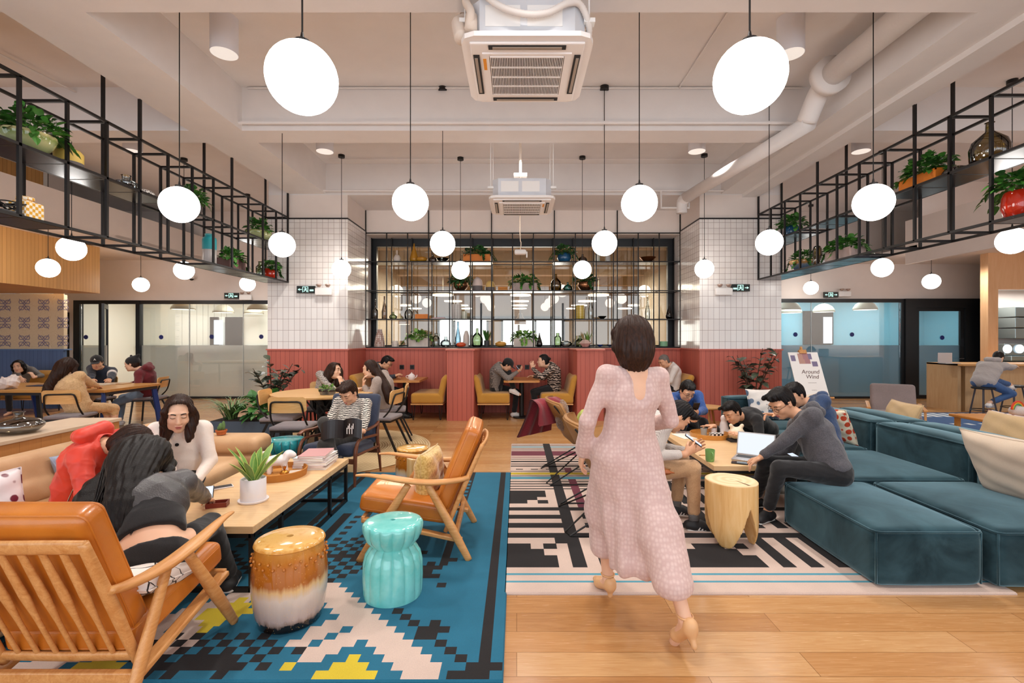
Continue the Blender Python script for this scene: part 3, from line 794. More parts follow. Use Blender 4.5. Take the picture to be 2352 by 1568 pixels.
thing(MB().tube(smooth([(-6.1, 1.5, 4.62), (-5.6, 6, 4.62), (-5.5, 6.3, 4.6), (-5.5, 6.35, 4.4), (-5.5, 6.4, 4.2)], 6), .013, 6).build('cable_conduit', paint), 'bent pale conduit behind the hanging shelf with the green bowl', 'conduit')
thing(MB().tube([(2.05, 4.0, CZ-.02), (2.05, 6.1, CZ-.02)], .012, 6).build('cable_conduit', paint), 'thin conduit running past the drum downlight by the thick pipe', 'conduit')

# ================================================================== HANGING SHELVES ON THE LONG SIDES
shelf_top = pm('shelf_steel', '#2a2a33', .22, metal=.6)
def side_rack(name, xi, xo, y0, n, step, zb, zm, zt, rods, boards_m, boards_b, lab):
    e = empty(name, ((xi+xo)/2, y0, zb), 0, lab, 'hanging shelf')
    off = Vector(e.location); r = .0125
    fr = MB()
    def bar(a, b): fr.beam(Vector(a)-off, Vector(b)-off, 2*r)
    for x in (xi, xo):
        for z in (zb, zm, zt): bar((x, y0+r, z), (x, y0-n*step-r, z))
        for k in range(n+1): bar((x, y0-k*step, zb), (x, y0-k*step, zt))
    for k in range(n+1):
        for z in (zb, zm, zt): bar((xi, y0-k*step, z), (xo, y0-k*step, z))
    fr.build('frame', blackm, e)
    for k in rods:
        for x in (xi, xo):
            top = BZ if x == xi else CZ
            MB().beam(Vector((x, y0-k*step, zt))-off, Vector((x, y0-k*step, top))-off, .028).build('hanging_rod', blackm, e)
    for lst, z in ((boards_m, zm), (boards_b, zb)):
        for a, b in lst:
            MB().b2(min(xi, xo)-off.x, max(xi, xo)-off.x, y0-b*step-off.y, y0-a*step-off.y, z-.012-off.z, z+.013-off.z).build('shelf_board', shelf_top, e)
    return e
LZB, LZM, LZT = 2.52, 3.12, 3.69
side_rack('hanging_shelf', -4.15, -4.555, 8.76, 13, .43, LZB, LZM, LZT, (0, 4, 8, 12), [(7, 13), (0, 2.2)], [(0, 5), (10, 13)], 'black steel hanging shelf over the beige sofa side, with the green bowl and yellow tins')
RZB, RZM, RZT = 2.57, 3.17, 3.74
side_rack('hanging_shelf', 4.38, 4.80, 8.76, 13, .43, RZB, RZM, RZT, (0, 4, 8, 12), [(7, 13), (0, 2.6), (3.4, 5)], [(0, 5.6), (10, 13)], 'black steel hanging shelf over the teal sofa side, with the orange planter and amber jar')

# ================================================================== WINDOW SHELF
WX0, WX1, WY0, WY1 = -3.07, 3.32, 9.82, 10.22
LV = [1.318, 1.89, 2.47, 3.06, 3.64]
ws = empty('window_shelf', (0, 10.0, 1.31), 0, 'large black grid shelf standing in front of the interior window above the booths', 'shelf')
off = Vector(ws.location); fr = MB(); bw = (WX1-WX0)/15
for y in (WY0, WY1):
    for k in range(16):
        top = 4.1 if k % 3 == 0 else LV[-1]
        fr.beam(Vector((WX0+bw*k, y, LV[0]))-off, Vector((WX0+bw*k, y, top))-off, .02)
    for z in LV: fr.beam(Vector((WX0, y, z))-off, Vector((WX1, y, z))-off, .02)
for k in range(16):
    for z in LV: fr.beam(Vector((WX0+bw*k, WY0, z))-off, Vector((WX0+bw*k, WY1, z))-off, .016)
fr.build('frame', blackm, ws)
for z, a, b in ((LV[4], 3, 12), (LV[3], 0, 6), (LV[3], 9, 15), (LV[2], 4, 11), (LV[1], 0, 6), (LV[1], 10, 15), (LV[0], 0, 15)):
    MB().b2(WX0+bw*a-off.x, WX0+bw*b-off.x, WY0-off.y, WY1-off.y, z-.012-off.z, z+.011-off.z).build('shelf_board', shelf_top, ws)

# ================================================================== OFFICE LAMPS BEYOND THE WINDOW, DOME LAMPS IN THE MEETING ROOMS
disc = emis('disc_lamp_lit', '#fff6ea', 6)
def make_disc():
    t = empty('disc_lamp', (0, 0, 2.85))
    MB().cyl((0, 0, 0), (0, 0, .03), .33, n=28).build('diffuser', disc, t)
    MB().cyl((0, 0, .03), (0, 0, .06), .34, n=28).cyl((0, 0, .05), (0, 0, 1.05), .006, n=6).build('lamp_housing', pm('lamp_grey', '#8f8578', .6), t)
    t['category'] = 'ceiling lamp'; return t
_k = make_disc(); _n = 0
for x in (-2.37, .12, 2.62, -4.75, 5.0):
    for y in (15.5, 18.0, 20.3, 22.4):
        if abs(x) > 3 and y < 20: continue
        lab = 'flat round lit disc lamp in the office beyond the window shelf'
        if _n == 0: o = _k; o.location = (x, y, 2.87)
        else: o = dup(_k, (x, y, 2.87))
        tag(o, lab, None, 'round disc lamps in the office'); _n += 1
conc = pm('bell_concrete', '#b9aaa0', .8)
def make_bell():
    t = empty('bell_lamp', (0, 0, 2.0))
    MB().lathe([(.13, 0), (.128, .1), (.06, .17), (.04, .25)], n=24).build('lamp_shade', conc, t, smooth=True)
    MB().cyl((0, 0, -.004), (0, 0, .002), .115, n=20).build('diffuser', emis('bell_lit', '#fff3e2', 4), t)
    MB().cyl((0, 0, .25), (0, 0, 1.85), .004, n=5).build('cord', blackm, t); t['category'] = 'pendant lamp'; return t
_k = make_bell()
for i, (x, lab) in enumerate(((-2.55, 'pale bell pendant behind the window glass nearest the wire-patterned vase'), (.08, 'pale bell pendant in the centre behind the window glass'), (2.72, 'pale bell pendant behind the window glass beside the black bottle'))):
    o = _k if i == 0 else dup(_k, (0, 0, 0))
    o.location = (x, 10.95, 1.82); tag(o, lab, None, 'bell pendants behind the window')
dome_m = pm('dome_grey', '#b9b4a2', .6)
def make_dome():
    t = empty('dome_lamp', (0, 0, 2.3))
    MB().lathe([(.29, 0), (.28, .06), (.22, .16), (.12, .225), (.04, .25)], n=28).build('lamp_shade', dome_m, t, smooth=True)
    MB().cyl((0, 0, .0), (0, 0, .01), .27, n=24).build('diffuser', emis('dome_lit', '#fff8ea', 3.2), t)
    MB().cyl((0, 0, .25), (0, 0, .72), .006, n=6).build('cord', blackm, t); t['category'] = 'pendant lamp'; return t
_k = make_dome()
for i, (px, py, D, lab) in enumerate(((421, 702, 13.0, 'dome pendant in the whitish meeting room nearest the glass door'), (513, 712, 14.6, 'dome pendant hanging deep in the middle of the whitish meeting room'), (583, 718, 15.3, 'lowest-looking dome pendant at the back of the whitish meeting room'), (594, 703, 13.3, 'dome pendant in the whitish meeting room by the tiled column'),
                                  (1812, 697, 13.2, 'dome pendant in the blue-walled room beside the tiled column'), (1818, 716, 14.8, 'dome pendant at the back of the blue-walled room over the shelves'), (1892, 710, 14.3, 'middle dome pendant in the blue-walled room'), (1987, 700, 13.2, 'dome pendant in the blue-walled room furthest from the column'))):
    p = W(px, py, D); o = _k if i == 0 else dup(_k, (0, 0, 0))
    o.location = (p.x, p.y, 2.28); tag(o, lab, None, 'dome pendants in the meeting rooms')
# ================================================================== RUGS
def wool(name, c): return fabric(name, c, tuple(x*.86 for x in hexc(c)), 260, .95, .35, .02, .35)
R_TEAL = wool('wool_teal', '#176480'); R_BLK = wool('wool_black', '#171213'); R_WHT = wool('wool_offwhite', '#cdb5a8'); R_YEL = wool('wool_yellow', '#cdb42b')
R_BUR = wool('wool_burgundy', '#6b2c3c'); R_TL2 = wool('wool_sky', '#4e93a6')
def rug(name, x0, x1, y0, y1, rects, mats, lab, th=.016):
    """rects: (x0,x1,y0,y1,material) painted in order over material 0"""
    rects = [(max(x0, min(a, b)), min(x1, max(a, b)), max(y0, min(c, d)), min(y1, max(c, d)), m) for a, b, c, d, m in rects]
    rects = [r for r in rects if r[1] > r[0]+1e-4 and r[3] > r[2]+1e-4]
    q = lambda v: round(v, 4)
    xs = sorted({q(x0), q(x1)} | {q(r[0]) for r in rects} | {q(r[1]) for r in rects})
    ys = sorted({q(y0), q(y1)} | {q(r[2]) for r in rects} | {q(r[3]) for r in rects})
    xa, ya = np.array(xs), np.array(ys); xc, yc = (xa[1:]+xa[:-1])/2, (ya[1:]+ya[:-1])/2
    G = np.zeros((len(xc), len(yc)), int)
    for a, b, c, d, m in rects: G[np.ix_((xc > a) & (xc < b), (yc > c) & (yc < d))] = m
    mb = MB(); nx, ny = len(xs), len(ys); cx, cy = (x0+x1)/2, (y0+y1)/2
    mb.v = [(x-cx, y-cy, th) for x in xs for y in ys]
    for i in range(nx-1):
        for j in range(ny-1):
            mb.f.append((i*ny+j, (i+1)*ny+j, (i+1)*ny+j+1, i*ny+j+1)); mb.mi.append(int(G[i, j]))
    e = .006; mb.m(0)
    a, b, c, d = x0-cx, x1-cx, y0-cy, y1-cy
    P = [(a, c), (b, c), (b, d), (a, d)]; O = [(a-e, c-e), (b+e, c-e), (b+e, d+e), (a-e, d+e)]
    for k in range(4):
        k2 = (k+1) % 4
        mb.add([(*P[k], th), (*P[k2], th), (*O[k2], th*.5), (*O[k], th*.5), (*O[k2], 0), (*O[k], 0)], [(3, 2, 1, 0), (5, 4, 2, 3)])
    o = mb.build(name, mats, loc=(cx, cy, 0)); return tag(o, lab, 'rug')
def cell(i0, i1, j0, j1, m, u=.0555):
    return (-.065-u*i1, -.065-u*i0, 2.105+u*j0, 2.105+u*j1, m)
T, K, Wh, Y = 0, 1, 2, 3
L = []
def half(i0, i1, j, m, mirror=True):
    L.append(cell(i0, i1, j, j+1, m))
    if mirror: L.append(cell(45-i1, 45-i0, j, j+1, m))
# long stripes first
for a, b, c, d in ((7, 8, 19, 59), (24, 25.3, 26, 36), (28, 29, 28, 59), (38, 39, 19, 59), (43, 44, 0, 59), (33, 34, 30, 59), (52, 53, 0, 59)): L.append(cell(a, b, c, d, K))
for j in range(44, 54, 2): L.append(cell(7.3, 8.2, j, j+1, T)); L.append(cell(8.6, 9.6, j, j+.9, K))
for j in range(20, 34, 2): L.append(cell(26+.3*(j-20)/2, 27+.3*(j-20)/2, j, j+1, K)); L.append(cell(22.2, 23.2, j+2, j+3, K))
for j in range(18, 30, 2): L.append(cell(34, 35, j, j+1, K))
# white diagonal bands
for j in range(0, 17):
    i = 4+j
    wd = (8, 9, 10, 11, 12)[j]-i if j < 5 else 4
    half(i+(1 if j == 0 else 0), i+max(3, wd), j, Wh)
for j, segs in {2: ((15, 17),), 3: ((14, 17),), 4: ((13, 16), (17, 19)), 5: ((9, 15), (16, 18)), 6: ((10, 14), (15, 18)), 7: ((11, 13), (14, 17)), 8: ((12, 16),), 9: ((13, 17),), 10: ((14, 18),), 11: ((15, 19),), 12: ((16, 20),), 13: ((17, 21),)}.items():
    for a, b in segs: half(a, b, j, Wh)
for j, (a, b) in {0: (10, 15), 1: (11, 14), 2: (12, 13)}.items(): half(a, b, j, Y)
half(17, 18, 1, Y)
for j, (a, b) in {6: (27, 28), 7: (26.5, 28.5), 8: (25.5, 29.5), 9: (24.5, 29.5), 10: (25.5, 28.5), 11: (26.5, 27.5)}.items(): L.append(cell(a, b, j, j+1, Y))
for j in range(0, 3): L.append(cell(30+j, 36-j, j, j+1, Y))
# black stepped motifs
for j, segs in {0: ((1, 4.4),), 1: ((0, 3),), 2: ((3, 4),), 3: ((4, 5),), 4: ((5, 6),), 5: ((6, 8),), 6: ((5, 8),), 7: ((6, 7), (8, 9)), 8: ((9, 10),), 9: ((10, 11),)}.items():
    for a, b in segs: half(a, b, j, K, False)
L.append(cell(1, 2, 0, 59, K)); L.append(cell(0, 3, 1, 2, K))
# checkerboards
for j in range(0, 6):
    for i in range(17 if j < 4 else 20, 31):
        if j == 0 and i < 22: continue
        if (i+j) % 2 == 0 and not (i in (17, 18) and j in (1, 2, 4)): L.append(cell(i, i+1, j, j+1, K))
L.append(cell(21, 30, 1, 2, K)); L.append(cell(23, 27, 2, 3, K)); L.append(cell(24, 26, 0, 1, T)); L.append(cell(28, 31, 0, 1, K))
for dj in range(-6, 7):
    w = 6-abs(dj)
    for k in range(-w, w+1):
        if (k+dj) % 2 == 0 or abs(dj) < 1: L.append(cell(19+k, 20+k, 21+dj, 22+dj, K))
for j, (a, b) in {14: (6.5, 7.5), 16: (7.5, 9.5), 17: (8.5, 10.5), 18: (7.5, 10.5), 19: (8.5, 9.5), 20: (6, 7), 22: (10, 11)}.items(): L.append(cell(a, b, j, j+1, K))
for dj in range(-5, 6):
    w = 5-abs(dj)
    for k in range(-w, w+1):
        if (k+dj) % 2 == 0: L.append(cell(33+k, 34+k, 17+dj, 18+dj, K))
rug('rug', -3.05, -.065, 2.105, 5.36, L, [R_TEAL, R_BLK, R_WHT, R_YEL], 'teal wool rug with black, off-white and yellow stepped blocks under the orange armchairs')
# striped black and off-white rug
B, TL, YE, BU = 1, 2, 3, 4
r = []
A0, A1 = -.07, 2.92
for y0, y1 in ((3.032, 3.057), (2.94, 2.962)): r.append((A0, A1, y0, y1, TL))
r.append((A0, A1, 3.60, 3.69, B)); r.append((A0, A1, 4.17, 4.25, B))
for y0, y1 in ((3.98, 4.07), (3.79, 3.89)): r += [(A0, .365, y0, y1, B), (.545, .64, y0, y1, B), (.86, 1.35, y0, y1, B)]
r += [(A0, .10, 3.41, 3.50, B), (.19, .285, 3.41, 3.50, B), (A0, .19, 3.31, 3.41, B), (A0, .276, 3.134, 3.31, B), (.28, .37, 3.50, 3.60, B),
      (.55, .65, 3.134, 3.60, B), (.74, .84, 3.134, 3.60, B),
      (1.088, 1.18, 3.41, 3.50, B), (1.26, 1.47, 3.41, 3.50, B), (1.55, 1.64, 3.41, 3.50, B), (1.17, 1.55, 3.31, 3.41, B), (1.085, 1.64, 3.134, 3.31, B),
      (A0, .275, 4.525, 4.717, B), (A0, .19, 4.44, 4.525, B), (A0, .096, 4.347, 4.44, B), (.19, .285, 4.347, 4.44, B)]
x = 1.73
while x < 2.9: r.append((x, x+.09, 3.134, 3.60, B)); x += .18
x = 1.50
while x < 2.2: r += [(x, x+.09, 3.78, 4.17, B), (x, x+.09, 4.34, 5.0, B)]; x += .18
for k in range(6):
    for q in range(3):
        if (k+q) % 2: r.append((2.15+.09*k, 2.24+.09*k, 3.72+.09*q, 3.81+.09*q, B))
for y0 in (4.76, 4.84, 4.92, 5.0): r.append((A0, A1, y0, y0+.028, B))
r.append((A0, A1, 5.10, 5.19, TL)); r.append((A0, A1, 5.215, 5.235, B)); r.append((A0, A1, 5.27, 5.35, YE))
r += [(A0, A1, 5.39, 5.41, B), (A0, A1, 5.60, 5.64, B), (A0, A1, 5.70, 5.73, B), (A0, A1, 5.80, 5.86, B), (A0, A1, 5.93, 5.96, B), (A0, A1, 6.03, 6.06, BU), (A0, A1, 6.12, 6.37, BU),
      (A0, A1, 6.42, 6.45, B), (A0, A1, 6.5, 6.53, B), (A0, A1, 6.58, 6.64, TL), (A0, A1, 6.69, 6.72, B), (A0, A1, 6.77, 6.79, B)]
for k in range(18): r.append((A0+.06+.17*k, A0+.14+.17*k, 5.47, 5.50, B))
r += [(.365, .46, 3.134, 5.27, B), (.365, .46, 5.35, 6.82, B), (.54, .62, 4.25, 5.10, BU), (.54, .62, 5.35, 5.55, BU)]
rug('rug', A0, A1, 2.83, 6.82, r, [R_WHT, R_BLK, R_TL2, R_YEL, R_BUR], 'off-white rug with black blocks and stripes under the teal sofa')
# round jute rug under the dining table, blue striped rug by the bar
tt = NT('jute'); v = tt.coord('Object'); wv = tt.new('ShaderNodeTexWave', wave_type='RINGS', rings_direction='Z'); wv.inputs['Scale'].default_value = 9; wv.inputs['Distortion'].default_value = 1; tt.link(v, wv.inputs[0])
tt.set(color=tt.ramp(wv.outputs['Fac'], [(.2, '#b8986a'), (.8, '#dcc39a')]), rough=.95); tt.bump(wv.outputs['Fac'], .5, .008)
tag(MB().lathe([(1.42, 0), (1.43, .006), (1.41, .011), (.0001, .012)], n=72).build('rug', tt.m, loc=(-2.62, 6.55, 0)), 'round pale jute rug under the dining table', 'rug')
rr = []
for k in range(14): rr.append((7.35+.20*k, 7.48+.20*k, 9.15, 9.6, 1))
for k in range(12): rr.append((7.3+.25*k, 7.4+.25*k, 8.3, 8.45, 1))
rug('rug', 5.6, 10.2, 6.4, 9.7, rr, [wool('wool_blue', '#31527f'), wool('wool_cream', '#cfd3d3')], 'blue rug with a row of cream bars in front of the bar counter')
# ================================================================== MATERIALS
leather = NT('cognac_leather'); lv_ = leather.coord('Object'); leather.set(color=leather.ramp(leather.noise(lv_, 5, 3), [(.3, '#b5651c'), (.7, '#cd7c2a')]), rough=.33, coat=.15)
leather.bump(leather.math('ADD', leather.noise(lv_, 220, 2), leather.math('MULTIPLY', leather.noise(lv_, 9, 2), 2.5)), .12, .004); leather = leather.m
def leather_mat(name, c1, c2, rough=.45, bs=.2):
    t = NT(name); v = t.coord('Object'); t.set(color=t.ramp(t.noise(v, 4, 3), [(.3, c1), (.7, c2)]), rough=rough)
    t.bump(t.math('ADD', t.noise(v, 180, 2), t.math('MULTIPLY', t.noise(v, 7, 3), 3)), bs, .005); return t.m
tan_leather = leather_mat('tan_leather', '#b98e64', '#cda57c', .5)
saddle = leather_mat('saddle_leather', '#8d5f30', '#a9783f', .5)
rust_leather = leather_mat('rust_leather', '#8e4a22', '#a75c2c', .45)
mustard = fabric('mustard_wool', '#c8923c', '#b07d2c', 300, .9)
grey_fab = fabric('grey_seat', '#8b8082', '#6f6668', 350, .95)
navy_fab = fabric('navy_upholstery', '#3d4459', '#2d3345', 300, .95)
def velvet():
    t = NT('teal_velvet'); v = t.coord('Object'); n = t.noise(v, 3.2, 4, .6, .6); n2 = t.noise(v, 300, 2)
    t.set(color=t.ramp(n, [(.32, '#172b32'), (.68, '#35515a')]), rough=.85, sheen=1.0, spec=.15)
    t.b.inputs['Sheen Roughness'].default_value = .35; t.b.inputs['Sheen Tint'].default_value = (*hexc('#a9ccd6'), 1)
    t.bump(t.math('ADD', n2, t.math('MULTIPLY', n, 3)), .15, .004); return t.m
velvet = velvet()
oakw = wood('chair_oak', '#bb7a3c', '#dba468', 1.4, 1, .38)
walnut = wood('walnut', '#5c3220', '#7a4429', 1.4, 2, .4)
def cushion_mesh(name, mat, parent, sx, sy, sz, rad=.05, bulge=.02, piping=None, loc=(0, 0, 0), R=None, res=.014, n=10):
    """soft box cushion centred at loc, with optional welt; built from a bent grid (fast, exact)"""
    s = SDF(res, .02)
    A = None if R is None else np.array(R.transposed(), np.float32)
    s.box((0, 0, 0), (sx/2, sy/2, sz/2), rad, None, bulge=bulge)
    o = s.build(name, mat, parent, relax=1)
    o.location = loc
    if R is not None: o.rotation_euler = R.to_euler()
    return o
def welt(name, mat, parent, sx, sy, z, rad, r=.006, loc=(0, 0, 0), R=None):
    pts = []
    for cx, cy, a0 in ((sx/2-rad, sy/2-rad, 0), (-sx/2+rad, sy/2-rad, 90), (-sx/2+rad, -sy/2+rad, 180), (sx/2-rad, -sy/2+rad, 270)):
        for k in range(5): a = math.radians(a0+22.5*k); pts.append((cx+rad*math.cos(a), cy+rad*math.sin(a), z))
    o = MB().tube(pts, r, 6, closed=True).build(name, mat, parent, smooth=True); o.location = loc
    if R is not None: o.rotation_euler = R.to_euler()
    return o
def limb(mb, pts, ws, ts=None, side=(1, 0, 0)):
    """curved wooden member with elliptical section: width along 'side' ws, thickness ts"""
    P = smooth(pts, 8); n = len(P)
    W_ = np.interp(np.linspace(0, len(pts)-1, n), range(len(pts)), ws)
    T_ = np.interp(np.linspace(0, len(pts)-1, n), range(len(pts)), ts or ws)
    side = Vector(side); m = 12; vs = []; fs = []
    for i in range(n):
        t = (P[min(i+1, n-1)]-P[max(i-1, 0)]).normalized(); a = (side-t*side.dot(t)).normalized(); b = t.cross(a)
        for k in range(m):
            th = 2*PI*k/m; c, s_ = math.cos(th), math.sin(th)
            # slightly squared ellipse
            c = math.copysign(abs(c)**.8, c); s_ = math.copysign(abs(s_)**.8, s_)
            vs.append(P[i]+a*W_[i]/2*c+b*T_[i]/2*s_)
    for i in range(n-1):
        for k in range(m): fs.append((i*m+k, i*m+(k+1) % m, (i+1)*m+(k+1) % m, (i+1)*m+k))
    fs.append(tuple(range(m-1, -1, -1))); fs.append(tuple((n-1)*m+k for k in range(m)))
    mb.add(vs, fs); return mb
# ------------------------------------------------------------------ orange lounge chair (faces +Y)
def lounge_chair(loc, rz, lab):
    t = empty('lounge_chair', loc, rz, lab, 'armchair')
    t['group'] = 'cognac leather lounge chairs'
    hw = .305
    for sx in (-1, 1):
        x = sx*hw
        mb = MB(); limb(mb, [(x+sx*.03, .37, .0), (x+sx*.018, .23, .22), (x, .05, .50)], [.028, .04, .032], [.045, .062, .045]); mb.build('leg', oakw, t, smooth=True)
        mb = MB(); limb(mb, [(x+sx*.03, -.36, .0), (x+sx*.018, -.24, .22), (x, -.08, .50)], [.028, .04, .032], [.045, .062, .045]); mb.build('leg', oakw, t, smooth=True)
        mb = MB(); limb(mb, [(x, .40, .565), (x+sx*.004, .30, .565), (x+sx*.01, .1, .535), (x+sx*.005, -.1, .515), (x-sx*.004, -.27, .525), (x-sx*.01, -.36, .545)], [.02, .042, .075, .078, .055, .04], [.014, .022, .032, .034, .034, .03]); mb.build('armrest', oakw, t, smooth=True)
        MB().beam((x-sx*.02, .36, .265), (x-sx*.02, -.31, .115), .026, .055, up=(1, 0, 0), bev=.006).build('side_rail', oakw, t)
    MB().beam((-hw+.01, .355, .262), (hw-.01, .355, .262), .028, .045, bev=.006).build('front_rail', oakw, t)
    MB().beam((-hw-.01, -.27, .16), (hw+.01, -.27, .16), .03, .05, bev=.006).build('rear_stretcher', oakw, t)
    # back frame: leaning
    d = Vector((0, -.36, .86)).normalized(); b0 = Vector((0, -.175, .20)); up = d
    def B(u, v, w): # u lateral, v along back, w behind
        n = Vector((0, -d.z, d.y)); return Vector((u, 0, 0))+b0+d*v+n*w
    bf = empty('back_frame', (0, 0, 0)); bf.parent = t
    for sx in (-1, 1):
        mb = MB(); limb(mb, [B(sx*(hw-.035), -.02, .03), B(sx*(hw-.035), .3, .03), B(sx*(hw-.035), .62, .035)], [.036, .048, .04], [.03, .036, .03]); mb.build('stile', oakw, bf, smooth=True)
    mb = MB(); limb(mb, [B(-hw+.03, .60, .035), B(-.15, .615, .05), B(0, .618, .055), B(.15, .615, .05), B(hw-.03, .60, .035)], [.06]*5, [.026]*5, side=d); mb.build('top_rail', oakw, bf, smooth=True)
    mb = MB(); limb(mb, [B(-hw+.03, .02, .03), B(0, .02, .035), B(hw-.03, .02, .03)], [.045]*3, [.024]*3, side=d); mb.build('bottom_rail', oakw, bf, smooth=True)
    for k in range(6):
        u = -.19+.38*k/5
        mb = MB(); limb(mb, [B(u, .02, .032), B(u, .22, .034), B(u, .36, .036), B(u, .6, .04)], [.02, .022, .04, .026], [.014, .014, .018, .014]); mb.build('spindle', oakw, bf, smooth=True)
    # cushions
    th = math.atan2(.15, .67)
    sr = rotm(th*.75, 0, 0)
    sc_ = cushion_mesh('seat_cushion', leather, t, .53, .62, .125, .035, .012, loc=(0, .085, .318), R=sr, res=.011)
    welt('piping', leather, sc_, .522, .612, .035, .035, .004); welt('piping', leather, sc_, .522, .612, -.035, .035, .004)
    la = math.atan2(.36, .86)
    bc = cushion_mesh('back_cushion', leather, t, .53, .60, .12, .04, .012, loc=tuple(B(0, .395, -.055)), R=rotm(PI/2+la, 0, 0), res=.011)
    welt('piping', leather, bc, .522, .592, .035, .035, .004); welt('piping', leather, bc, .522, .592, -.035, .035, .004)
    return t
ch1 = lounge_chair((-1.81, 2.16, .016), 0, 'cognac leather lounge chair with slatted oak back turned to the camera')
ch2 = dup(ch1, (-.69, 3.56, .016), PI/2+.03, 'cognac leather lounge chair with a yellow cushion, beside the turquoise stool')
# ------------------------------------------------------------------ dark walnut armchair with navy upholstery (faces +Y local)
def walnut_chair(loc, rz, lab):
    t = empty('wooden_armchair', loc, rz, lab, 'armchair')
    hw = .30
    for sx in (-1, 1):
        x = sx*hw
        mb = MB(); limb(mb, [(x, .31, 0), (x, .30, .22), (x, .285, .37), (x, .22, .455), (x, .1, .465)], [.022, .036, .036, .032, .03], [.022, .036, .04, .03, .026]); mb.build('leg', walnut, t, smooth=True)
        mb = MB(); limb(mb, [(x, -.34, 0), (x, -.29, .24), (x, -.25, .40), (x, -.27, .55)], [.022, .034, .034, .026], [.022, .04, .04, .03]); mb.build('leg', walnut, t, smooth=True)
        mb = MB(); limb(mb, [(x, .30, .525), (x, .2, .545), (x, 0, .535), (x, -.2, .545), (x, -.28, .57)], [.045, .055, .05, .038, .03], [.022, .026, .026, .024, .022]); mb.build('armrest', walnut, t, smooth=True)
        MB().beam((x, .14, .46), (x, .14, .53), .02, .028).build('arm_support', walnut, t)
        MB().beam((x, .26, .32), (x, -.26, .30), .02, .03, up=(1, 0, 0), bev=.005).build('side_rail', walnut, t)
        MB().beam((x, .10, .465), (x, -.26, .43), .024, .028, up=(1, 0, 0), bev=.005).build('side_rail', walnut, t)
    MB().beam((-hw, .28, .26), (hw, .28, .26), .03, .05, bev=.006).build('front_rail', walnut, t); MB().beam((-hw, -.27, .25), (hw, -.27, .25), .03, .05, bev=.006).build('rear_rail', walnut, t)
    cushion_mesh('seat_cushion', navy_fab, t, .54, .56, .12, .04, .012, loc=(0, .03, .345), R=rotm(.08, 0, 0))
    cushion_mesh('back_cushion', navy_fab, t, .57, .56, .10, .045, .01, loc=(0, -.31, .60), R=rotm(PI/2+.30, 0, 0))
    return t
walnut_chair((-1.88, 5.17, 0), PI-.12, 'walnut armchair with navy cushions where the man reads a magazine')
# ------------------------------------------------------------------ plywood-back dining chair with grey seat (faces +Y)
ply = wood('plywood', '#cf9a56', '#e3b57a', 1.2, 0, .45)
def dining_chair():
    t = empty('dining_chair'); hw = .19
    s = cushion_mesh('seat', grey_fab, t, .43, .43, .05, .024, .006, loc=(0, .0, .445), res=.014)
    MB().b2(-.2, .2, -.2, .2, .40, .42).build('seat_frame', blackm, t)
    for sx in (-1, 1):
        MB().beam((sx*hw, .17, .42), (sx*(hw+.03), .21, 0), .024, .024, taper=.9).build('leg', blackm, t)
        MB().beam((sx*hw, -.10, .42), (sx*(hw+.02), -.30, 0), .026, .026, taper=.9).build('leg', blackm, t)
        MB().tube(smooth([(sx*hw, -.06, .42), (sx*hw, -.19, .56), (sx*(hw-.02), -.245, .73), (sx*(hw-.06), -.25, .76)]), .011, 8).build('back_support', blackm, t, smooth=True)
    MB().tube([(-.13, -.25, .76), (.13, -.25, .76)], .011, 8).build('back_rail', blackm, t)
    mb = MB()
    def f(u, v): x = -.215+.43*u; return Vector((x, -.215-.035*(1-(x/.215)**2)+.02*(1-v), .63+.185*v))
    pts_f = []
    nu, nv = 17, 7
    def rr(u, v, off):
        # rounded corners by pulling in the ends
        vv = v; edge = max(0, abs(u-.5)*2-.82)/.18; hh = 1-.30*edge**2
        p = f(u, .5+(v-.5)*hh); return p+Vector((0, off, 0))
    mb.grid(lambda u, v: rr(u, v, .007), nu, nv); mb.grid(lambda u, v: rr(1-u, v, -.007), nu, nv)
    # edge strip
    loop = [(i/(nu-1), 0) for i in range(nu)]+[(1, j/(nv-1)) for j in range(1, nv)]+[(1-i/(nu-1), 1) for i in range(1, nu)]+[(0, 1-j/(nv-1)) for j in range(1, nv-1)]
    n = len(loop); vs = [rr(u, v, .007) for u, v in loop]+[rr(u, v, -.007) for u, v in loop]
    mb.add(vs, [(i, n+i, n+(i+1) % n, (i+1) % n) for i in range(n)])
    mb.build('backrest', ply, t, auto=50)
    t['category'] = 'chair'; return t
dc = dining_chair(); dc.location = (-3.1, 6.38, .012); dc.rotation_euler = (0, 0, -PI/2+.12)
tag(dc, 'plywood-back dining chair facing the round table, next to the grey planter', None, 'plywood-back dining chairs')
def dch(x, y, rz, lab, z=0): return dup(dc, (x, y, z), rz, lab, 'plywood-back dining chairs')
dch(-2.66, 5.78, .06, 'plywood-back dining chair with its back toward the turquoise ribbed stool', .012)
dch(-1.80, 6.45, PI/2-.15, 'plywood-back dining chair behind the walnut armchair, facing the round table', .012)
dch(-1.86, 7.15, PI/2+.2, 'plywood-back dining chair under the woman in the grey coat', .012)
dch(-2.95, 7.35, PI+.25, 'plywood-back dining chair under the laughing woman', .012)
dch(-6.10, 6.62, .25, 'plywood-back dining chair under the woman in the beige coat')
dch(-7.45, 8.55, PI, 'plywood-back dining chair under the man in the black cap')
dch(-6.55, 8.62, PI/2+.25, 'plywood-back dining chair under the person in the black beanie')
dch(-7.75, 6.7, -.1, 'plywood-back dining chair carrying a dark backpack')
